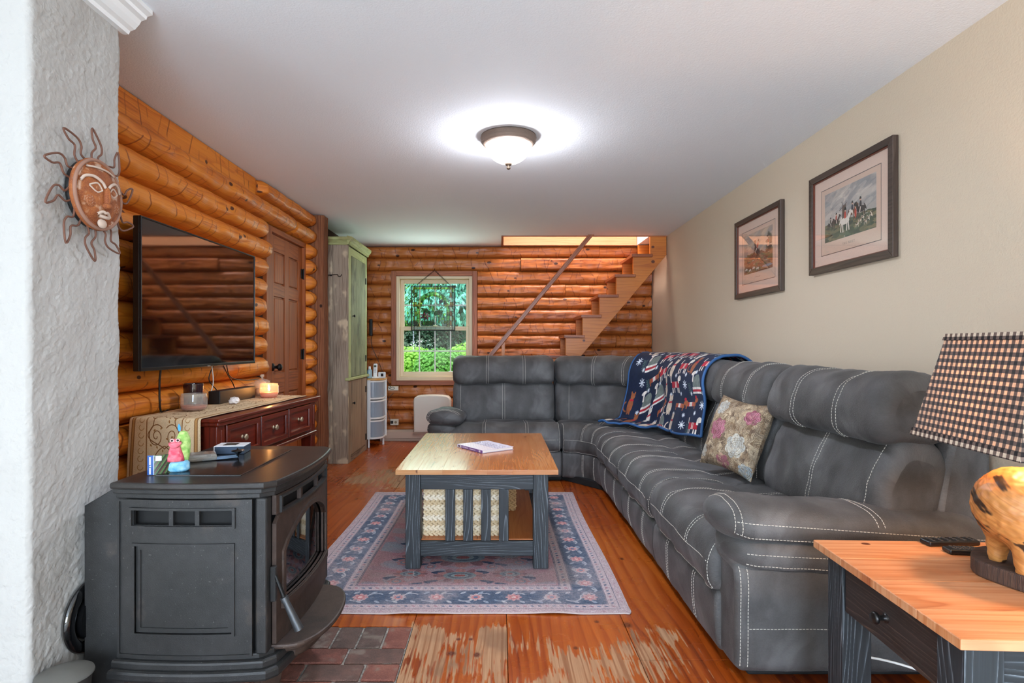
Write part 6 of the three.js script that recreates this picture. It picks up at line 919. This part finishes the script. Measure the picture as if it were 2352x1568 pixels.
    weather(g, W, H, (u, v, c) => { const q = 0.97 + 0.06 * vn(u * 400, v * 300, 400, 300, k + 2); return [c[0] * q, c[1] * q, c[2] * q]; });
  }
  const mF = woodMat(wood({ c: [0x4a3a30, 0x38291f, 0x1f1510, 0x1a100c], W: 512, H: 256, rings: 20, knots: 0, contrast: 0.4, seed: 57 }), { roughness: 0.45 });
  const pic = (label, D, Y, w, h, tex) => {
    const g = thing('framed_print', label, 'picture', 'framed prints on the beige wall'); place(g, 1.81 + 0.0155 * D - 0.002, Y, -D, -Math.PI / 2 - 0.0155);
    const t = 0.036, a = w / 2, b = h / 2, bar = (p, q, ax) => mesh('frame_bar', grain(extrude(p, 0.028, 0.003), ax), mF, g);
    bar([[-a, -b], [a, -b], [a - t, -b + t], [-a + t, -b + t]], 'x'); bar([[-a, b], [-a + t, b - t], [a - t, b - t], [a, b]], 'x'); bar([[-a, -b], [-a + t, -b + t], [-a + t, b - t], [-a, b]], 'y'); bar([[a, -b], [a, b], [a - t, b - t], [a - t, -b + t]], 'y');
    mesh('gilt_slip', extrude([[-a + t - 0.001, -b + t - 0.001], [a - t + 0.001, -b + t - 0.001], [a - t + 0.001, b - t + 0.001], [-a + t - 0.001, b - t + 0.001]], 0.02, 0, [[[-a + t + 0.005, -b + t + 0.005], [-a + t + 0.005, b - t - 0.005], [a - t - 0.005, b - t - 0.005], [a - t - 0.005, -b + t + 0.005]]]), mat(0x6a3422, { roughness: 0.4 }), g);
    mesh('print', box(w - 2 * t, h - 2 * t, 0.004, 0, 0, 0.008, 0), mat(0xdcc3b2, { roughness: 0.8 }), g);
    mesh('print_face', new THREE.PlaneGeometry(w - 2 * t, h - 2 * t).translate(0, 0, 0.0106), mat(0xffffff, { map: tex, roughness: 0.75 }), g);
    mesh('glazing', box(w - 2 * t, h - 2 * t, 0.002, 0, 0, 0.016, 0), mat(0xffffff, { transmission: 1, roughness: 0, thickness: 0, ior: 1.4 }), g);
  };
  pic('framed hunt print with riders and hounds gathered by a windmill', 3.085, 1.893, 0.757, 0.565, scene1);
  pic('framed hunt print with one rider jumping a bank', 4.215, 1.857, 0.78, 0.60, scene2);
}

// ---------- things under and beside the window ----------
{
  const g = thing('stained_glass_panel', 'stained glass panel with an arch and red flower hanging in the window', 'glass panel'); place(g, -0.835, 1.66, -7.312);
  const w = 0.553, h = 0.565;
  const tex = canvasTex(512, 512, (k, W, H) => {
    k.fillStyle = '#e6f6f4'; k.fillRect(0, 0, W, H);
    for (let i = 0; i < 70; i++) { k.fillStyle = ['#dcf2f0', '#cfeae8', '#eef8f2', '#e2f4f0'][i % 4]; k.fillRect((i * 67) % W, (i * 41) % H, 60, 34); }
    const P = (pts, c) => { k.fillStyle = c; k.strokeStyle = '#2a241a'; k.lineWidth = 2.4; k.beginPath(); pts.forEach((p, i) => (i ? k.lineTo(p[0], p[1]) : k.moveTo(p[0], p[1]))); k.closePath(); k.fill(); k.stroke(); }, C = (x, y, a, b, r, c) => { k.fillStyle = c; k.strokeStyle = '#2a241a'; k.lineWidth = 2.4; k.beginPath(); k.ellipse(x, y, a, b, r, 0, 7); k.fill(); k.stroke(); };
    k.strokeStyle = '#2a2a24'; k.lineWidth = 3; for (let x = 130; x < 400; x += 66) { k.beginPath(); k.moveTo(x, 120); k.lineTo(x, 440); k.stroke(); } for (let y = 150; y < 440; y += 70) { k.beginPath(); k.moveTo(110, y); k.lineTo(410, y); k.stroke(); }
    for (let i = 0; i < 9; i++) { P([[10, 20 + i * 55], [34, 20 + i * 55], [34, 72 + i * 55], [10, 72 + i * 55]], i % 3 ? '#e4efe6' : '#d8c26a'); P([[478, 20 + i * 55], [502, 20 + i * 55], [502, 72 + i * 55], [478, 72 + i * 55]], i % 3 ? '#e4efe6' : '#d8c26a'); P([[34, 20 + i * 55], [58, 20 + i * 55], [58, 72 + i * 55], [34, 72 + i * 55]], i % 2 ? '#b8863a' : '#e8f2ea'); P([[454, 20 + i * 55], [478, 20 + i * 55], [478, 72 + i * 55], [454, 72 + i * 55]], i % 2 ? '#b8863a' : '#e8f2ea'); }
    for (let i = 0; i < 9; i++) { P([[10 + i * 55, 8], [65 + i * 55, 8], [65 + i * 55, 32], [10 + i * 55, 32]], i % 2 ? '#d9cf62' : '#c89a48'); P([[10 + i * 55, 478], [65 + i * 55, 478], [65 + i * 55, 504], [10 + i * 55, 504]], '#bfe0e6'); }
    const arc = (r0, r1, cols, n) => { for (let i = 0; i < n; i++) { const a0 = Math.PI * (1 + i / n), a1 = Math.PI * (1 + (i + 1) / n), c = [256, 240]; P([[c[0] + Math.cos(a0) * r0, c[1] + Math.sin(a0) * r0 * 0.9], [c[0] + Math.cos(a1) * r0, c[1] + Math.sin(a1) * r0 * 0.9], [c[0] + Math.cos(a1) * r1, c[1] + Math.sin(a1) * r1 * 0.9], [c[0] + Math.cos(a0) * r1, c[1] + Math.sin(a0) * r1 * 0.9]], cols[i % cols.length]); } };
    arc(196, 160, ['#d4e08a', '#eaf0c0', '#c6d87a'], 12); arc(160, 140, ['#8fa83a', '#c9b24a', '#7a9438'], 14);
    for (const s of [-1, 1]) for (let i = 0; i < 5; i++) P([[256 + s * 196, 240 + i * 46], [256 + s * 160, 240 + i * 46], [256 + s * 160, 286 + i * 46], [256 + s * 196, 286 + i * 46]], ['#b8d07a', '#d8c86a', '#9ab85a'][i % 3]);
    P([[110, 250], [180, 262], [226, 306], [216, 330], [150, 300]], '#3c5c30'); P([[262, 320], [280, 292], [350, 280], [384, 284], [340, 330], [276, 344]], '#456838'); P([[110, 440], [140, 410], [220, 404], [270, 430], [240, 452], [130, 456]], '#7ea044');
    for (let i = 0; i < 7; i++) { const a = i / 7 * 6.283; C(160 + Math.cos(a) * 34, 350 + Math.sin(a) * 26, 24, 12, a, i % 2 ? '#9a2c3c' : '#c0606a'); } C(160, 350, 10, 8, 0, '#d8a04a'); for (let i = 0; i < 5; i++) { const a = -0.4 - i * 0.55; C(350 + Math.cos(a) * 18, 190 + Math.sin(a) * 18, 14, 7, a, '#6a4a5a'); }
    k.strokeStyle = '#2a3a1c'; k.lineWidth = 6; for (const [a, b, c, d] of [[356, 200, 360, 440], [220, 330, 230, 440], [300, 344, 290, 440], [360, 300, 320, 420]]) { k.beginPath(); k.moveTo(a, b); k.lineTo(c, d); k.stroke(); } for (const [x, y] of [[390, 330], [372, 380], [330, 410], [400, 420]]) C(x, y, 20, 11, -0.7, '#cdd86a');
  });
  mesh('leaded_glass', box(w - 0.02, h - 0.02, 0.004, 0, 0, 0, 0), mat(0xffffff, { roughness: 0.05 }), g).visible = true;
  g.children[0].geometry = new THREE.PlaneGeometry(w - 0.02, h - 0.02); g.children[0].material = mat(0xffffff, { map: tex, transmission: 1, thickness: 0, roughness: 0.12 });
  const lead = mat(0x15120f, { roughness: 0.5, metalness: 0.5 }); for (const s of [-1, 1]) { mesh('lead_frame', box(w, 0.012, 0.012, 0, s * (h / 2 - 0.006), 0, 0.003), lead, g); mesh('lead_frame', box(0.012, h - 0.024, 0.012, s * (w / 2 - 0.006), 0, 0, 0.003), lead, g); mesh('lead_bar', box(0.007, h - 0.024, 0.008, s * (w / 2 - 0.038), 0, 0, 0.002), lead, g); }
  for (const s of [-1, 1]) { const n = 16, parts = []; for (let i = 0; i < n; i++) { const t = (i + 0.5) / n, a = V(s * (w / 2 - 0.06), h / 2, 0), b = V(0.02, 0.475, 0.012), p = a.lerp(b, t); parts.push(new THREE.TorusGeometry(0.009, 0.0022, 6, 12).scale(1.35, 0.8, 1).rotateX(i % 2 ? 1.57 : 0).rotateZ(Math.atan2(0.475 - h / 2, 0.02 - s * (w / 2 - 0.06))).translate(p.x, p.y, p.z)); } mesh('chain', merge(parts), lead, g); }
  mesh('hanging_hook', tube([[0.02, 0.50, -0.012], [0.02, 0.49, 0.014], [0.02, 0.472, 0.014]], 0.003, 12, 6), lead, g);
}
{
  const g = thing('wall_heater', 'rounded cream wall heater with a dark bottom grille by the sofa arm', 'heater'); place(g, -0.835, 0.128, -7.30);
  const w = 0.45, h = 0.455, r = 0.075, s = new THREE.Shape(); s.moveTo(-w / 2, 0); s.lineTo(w / 2, 0); s.lineTo(w / 2 + 0.006, h - r); s.quadraticCurveTo(w / 2 + 0.002, h - 0.012, w / 2 - r, h - 0.004); s.quadraticCurveTo(0, h + 0.008, -w / 2 + r, h - 0.004); s.quadraticCurveTo(-w / 2 - 0.002, h - 0.012, -w / 2 - 0.006, h - r); s.closePath();
  s.holes.push(shapePath([[-w / 2 + 0.03, 0.022], [-w / 2 + 0.03, 0.088], [w / 2 - 0.03, 0.088], [w / 2 - 0.03, 0.022]]));
  mesh('cabinet', new THREE.ExtrudeGeometry(s, { depth: 0.10, bevelEnabled: true, bevelSize: 0.018, bevelThickness: 0.022, bevelSegments: 4, bevelOffset: -0.018, curveSegments: 12 }).translate(0, 0, 0), mat(0xd8d2c4, { roughness: 0.4 }), g);
  mesh('grille_back', box(w - 0.04, 0.08, 0.01, 0, 0.055, 0.06, 0), mBlack, g); for (let i = 0; i < 4; i++) mesh('louvre', box(w - 0.055, 0.006, 0.03, 0, 0.031 + i * 0.016, 0.1, 0.002), mat(0x3a3a38, { roughness: 0.5 }), g);
  mesh('foot_strip', box(w + 0.03, 0.022, 0.09, 0, -0.011, 0.06, 0.004), mat(0xb09c88, { roughness: 0.5 }), g);
}
{
  const g = thing('drawer_tower', 'narrow white drawer tower with clear rounded drawers by the cupboard', 'drawers'); place(g, -1.55, 0, -6.95);
  const q = (r, n = 16) => { const p = [[-0.17, -0.16]]; p.push([0.17, -0.16]); for (let i = 0; i <= n; i++) { const a = i / n * Math.PI / 2; p.push([0.17 - (r ? 0.03 : 0) * Math.sin(a), -0.16 + 0.26 * Math.sin(a)]); } p.push([-0.17, 0.10 + 0.04]); return p; };
  const out = []; out.push([-0.17, 0.16], [0.17, 0.16]); for (let i = 0; i <= 12; i++) { const a = i / 12 * Math.PI / 2; out.push([0.17 - 0.12 * (1 - Math.cos(a)), 0.0 - 0.15 * Math.sin(a)]); } out.push([-0.17, -0.15]);
  const slab = (y0, y1, k = 1) => extrude(out.map(([x, z]) => [x * k, z * k]), y1 - y0, 0.002).rotateX(-Math.PI / 2).translate(0, y0, 0);
  const mPl = mat(0xe9e7e2, { roughness: 0.4 }), mClear = mat(0xcfdbe6, { transmission: 0.55, roughness: 0.2, thickness: 0 });
  for (const y of [0.10, 0.332, 0.563]) mesh('shelf_ring', slab(y, y + 0.02), mPl, g);
  mesh('wood_lid', slab(0.785, 0.806, 1.03), woodMat(wCream, { color: 0xf0c890 }), g);
  for (const [x, z] of [[0.02, 0.150], [0.155, -0.13], [-0.15, 0.14], [-0.15, -0.14]]) { mesh('upright', box(0.045, 0.69, 0.012, x, 0.445, z, 0.003), mPl, g); mesh('caster_leg', cyl(0.012, 0.012, 0.1, x * 0.9, 0.05, z * 0.85, 12), mPl, g); }
  for (const y of [0.122, 0.354, 0.585]) { const d = mesh('drawer', slab(y, y + 0.19, 0.965), mClear, g); mesh('drawer_lip', slab(y + 0.178, y + 0.196, 0.99), mPl, d); mesh('drawer_contents', box(0.22, 0.10, 0.2, 0, y + 0.055, 0, 0.01), mat([0x6a7078, 0x9aa4ae, 0x585c62][Math.round((y - 0.122) / 0.232)], { roughness: 0.8 }), d); }
}
{
  const y = 0.8075;
  const p = thing('cordless_phone', 'white cordless phone handset standing in its cradle on the drawer tower', 'phone'); place(p, -1.475, y, -6.90);
  mesh('cradle', lathe([[0, 0], [0.05, 0], [0.048, 0.014], [0.025, 0.022], [0, 0.022]], 24).scale(1, 1, 0.8), mPhone(), p); const hs = mesh('handset', box(0.048, 0.155, 0.026, 0, 0.095, 0, 0.012), mPhone(), p); hs.rotation.x = -0.12; mesh('display', box(0.03, 0.024, 0.002, 0, 0.14, 0.0135, 0.001), mat(0x4a5a4a, { roughness: 0.3 }), hs);
  for (let i = 0; i < 12; i++) mesh('key', box(0.008, 0.006, 0.003, (i % 3 - 1) * 0.011, 0.11 - Math.floor(i / 3) * 0.013, 0.0135, 0.001), mat(0x9a9a98), hs);
  function mPhone() { return mat(0xf0efec, { roughness: 0.35 }); }
  const c = thing('desk_clock', 'small white box with a dark square display beside the phone', 'clock'); place(c, -1.40, y, -6.93, -0.1); mesh('case', box(0.085, 0.072, 0.04, 0, 0.036, 0, 0.010), mat(0xe4e4e4, { roughness: 0.4 }), c); mesh('display', box(0.03, 0.034, 0.002, 0.008, 0.038, 0.0205, 0.001), mat(0x2a2628, { roughness: 0.2 }), c);
  const b = thing('spray_bottle', 'pale blue bottle with a white cap beside the phone', 'bottle'); place(b, -1.535, y, -6.88); mesh('bottle', lathe([[0, 0], [0.028, 0], [0.03, 0.01], [0.03, 0.09], [0.02, 0.105], [0.012, 0.11]], 24), mat(0xbfe0ea, { transmission: 0.4, roughness: 0.15, thickness: 0 }), b); mesh('cap', cyl(0.013, 0.015, 0.03, 0, 0.125, 0, 16), mWhite, b);
  const plate = (name, label, w, h, x, yy, col) => { const g = thing(name, label, 'outlet'); place(g, x, yy, -7.312); mesh('plate', box(w, h, 0.03, 0, 0, 0, 0.004), mat(col, { roughness: 0.4 }), g); return g; };
  const j = plate('junction_box', 'cream surface mounted socket box on the logs under the window casing', 0.13, 0.052, -1.335, 0.657, 0xe8dcc4); mesh('cord_loop', tube([[-0.06, 0.02, 0.02], [-0.02, -0.012, 0.022], [0.02, 0.0, 0.022], [0.0, 0.018, 0.02], [-0.05, 0.0, 0.02]], 0.003, 30, 6), mBlack, j);
  const o = plate('wall_outlet', 'wall outlet with a black plug low on the logs', 0.105, 0.075, -1.32, 0.235, 0xd6cbb8); mesh('socket', cyl(0.016, 0.016, 0.006, 0, 0, 0, 20).rotateX(1.57).translate(0.018, 0, 0.017), mat(0x8a7a5c, { roughness: 0.5 }), o); mesh('plug', box(0.032, 0.036, 0.03, -0.028, 0, 0.022, 0.006), mBlack, o);
  tag(place(mesh('wall_phone_jack', box(0.04, 0.21, 0.03, 0, 0, 0, 0.006), mBlack), -1.615, 1.42, -7.315), 'small black box on the logs beside the cupboard', 'box');
  tag(mesh('cord', tube([[-1.61, 1.31, -7.30], [-1.60, 1.18, -7.30], [-1.52, 1.0, -7.30], [-1.45, 0.82, -7.30], [-1.38, 0.70, -7.298], [-1.36, 0.67, -7.296]], 0.0035, 40, 6), mBlack), 'black cord running down the logs to the socket box', 'cord');
  tag(mesh('cord', tube([[-1.33, 0.60, -7.305], [-1.39, 0.53, -7.29], [-1.41, 0.42, -7.29], [-1.37, 0.27, -7.28]], 0.0035, 30, 6), mat(0x4a4038)), 'grey cord hanging between the socket box and the outlet', 'cord');
  tag(mesh('cord', tube([[1.60, 0.006, -1.5], [1.45, 0.12, -1.83], [1.20, 0.16, -1.95], [1.14, 0.08, -1.93], [1.17, 0.006, -1.9]], 0.004, 40, 7), mat(0xe4e0d8)), 'white lamp cord hanging behind the side table', 'cord');
}
// ---------- outside the window ----------
function leaves(n, c, rad, size, seed, shell = 0.35, droop = 0, slim = 1) {
  const r = rng(seed), pos = new Float32Array(n * 18), uv = new Float32Array(n * 12), nor = new Float32Array(n * 18), a = V(), b = V(), d = V(), o = V(), nn = V();
  for (let i = 0; i < n; i++) {
    d.set(r() - 0.5, r() - 0.5, r() - 0.5).normalize(); const k = shell + (1 - shell) * Math.cbrt(r()); o.set(c[0] + d.x * rad[0] * k, c[1] + d.y * rad[1] * k, c[2] + d.z * rad[2] * k);
    nn.set(d.x + r() - 0.5, d.y + 0.4 + r() - 0.5, d.z + r() - 0.5).normalize(); a.set(r() - 0.5, r() - 0.5 - droop, r() - 0.5).cross(nn).normalize(); b.crossVectors(nn, a); const s = size * (0.6 + r() * 0.8); a.multiplyScalar(s * 0.5 * slim); b.multiplyScalar(s);
    const q = [[-0, 0], [1, 0.5], [0, 1], [0, 0], [0, 1], [-1, 0.5]]; for (let k2 = 0; k2 < 6; k2++) { const [x, y] = q[k2], j = (i * 6 + k2) * 3; pos[j] = o.x + a.x * x + b.x * y; pos[j + 1] = o.y + a.y * x + b.y * y; pos[j + 2] = o.z + a.z * x + b.z * y; nor[j] = nn.x; nor[j + 1] = nn.y; nor[j + 2] = nn.z; }
  }
  const g = new THREE.BufferGeometry(); g.setAttribute('position', new THREE.BufferAttribute(pos, 3)); g.setAttribute('normal', new THREE.BufferAttribute(nor, 3)); g.setAttribute('uv', new THREE.BufferAttribute(uv, 2)); return g;
}
const mLeaf = (c) => mat(c, { roughness: 0.6, transmission: 0.35, thickness: 0, side: THREE.DoubleSide });
{
  const gt = per(dataTex(512, 512, (u, v) => lerp3([92, 130, 62], [60, 84, 42], fbm(u * 12, v * 12, 12, 12, 4, 3))), 3, 3);
  structMesh('ground_outside', uvM(sheet(30, 30, (u, v) => V(-14 + u * 24, 0.30 + 0.5 * v + 0.06 * N3(u * 9, v * 9, 4), -7.7 - v * 26))), mat(0xffffff, { map: gt, roughness: 0.95 }), 'grassy ground outside the window');
  const cols = { lime: mLeaf(0x9fd84a), green: mLeaf(0x6fb840), pine: mLeaf(0x3f8f6a), teal: mLeaf(0x58b0a0), dark: mLeaf(0x1f4a34) }, bark = mat(0x5e564e, { roughness: 0.9 });
  const shrub = (label, c, rad, n, size, col, seed) => { const g = thing('shrub', label, 'shrub', 'shrubs outside the window'); mesh('foliage', leaves(n, c, rad, size, seed), cols[col], g); mesh('stem', merge([0, 1, 2].map((k) => tube([[c[0] + (k - 1) * 0.1, 0.3, c[2]], [c[0] + (k - 1) * 0.2, c[1] + 0.1, c[2] + 0.05 * k]], 0.012, 6, 5))), bark, g); };
  shrub('bright lime shrub in front of the dark hedge', [-1.52, 0.82, -9.8], [0.55, 0.38, 0.5], 7000, 0.045, 'lime', 1);
  shrub('leafy mid green shrub between the two lime shrubs', [-0.98, 0.80, -9.6], [0.5, 0.36, 0.45], 6500, 0.042, 'green', 2);
  shrub('lime shrub beside the boulder outside the window', [-0.50, 0.84, -9.9], [0.45, 0.42, 0.5], 6500, 0.046, 'lime', 3);
  shrub('dark clipped hedge behind the lime shrubs', [-1.55, 1.05, -11.5], [0.95, 0.75, 0.5], 9000, 0.05, 'dark', 4);
  const tree = (label, x, z, h, r, n, col, seed, size = 0.13, low = 0.9) => { const g = thing('tree', label, 'tree', 'trees outside the window'); mesh('trunk', new THREE.CylinderGeometry(r * 0.6, r, h, 14).translate(x, h / 2 + 0.3, z), bark, g); const parts = []; for (let k = 0; k < 9; k++) { const y = low + (h - low) * k / 8; parts.push(leaves(Math.round(n / 9), [x, y + 0.35, z], [1.25 * (1 - k / 11), 0.42, 1.25 * (1 - k / 11)], size * 1.3, seed + k, 0.2, 0.8, 0.42)); } mesh('needles', merge(parts), cols[col], g); };
  tree('blue green spruce with a grey trunk behind the lime shrubs', -0.95, -11.6, 5.6, 0.15, 26000, 'teal', 20, 0.075, 1.6);
  tree('green spruce with low branches beyond the boulder', -0.10, -12.4, 6.0, 0.13, 26000, 'pine', 40, 0.08, 0.9);
  tree('leafy bright green tree above the dark hedge', -2.1, -12.2, 5.6, 0.14, 26000, 'green', 60, 0.075, 1.5);
  tree('dark spruce deep in the wood behind the window', -1.2, -15.5, 7.0, 0.2, 20000, 'pine', 80, 0.11, 0.6);
  tree('teal spruce deep in the wood behind the other trees', 0.4, -16.5, 7.5, 0.2, 20000, 'teal', 100, 0.11, 0.6);
  tree('dark leafy tree deep in the wood beyond the hedge', -3.0, -16.0, 7.0, 0.2, 16000, 'dark', 120, 0.12, 0.5);
  tree('pale trunked spruce between the deep trees', -0.5, -13.8, 6.5, 0.13, 16000, 'green', 140, 0.09, 2.0);
  const rk = new THREE.IcosahedronGeometry(0.4, 4), p = rk.attributes.position; for (let i = 0; i < p.count; i++) { const v = V().fromBufferAttribute(p, i), k = 1 + 0.2 * N3(v.x * 3, v.y * 3, v.z * 3); p.setXYZ(i, v.x * k * 1.3, v.y * k * 0.55, v.z * k); } rk.computeVertexNormals();
  tag(place(mesh('boulder', rk, mat(0x9aa0a2, { roughness: 0.9, bumpMap: plasterBump, bumpScale: 0.02 })), -0.62, 0.55, -8.95), 'grey boulder outside below the window', 'rock');
}
renderer.render(scene, camera);
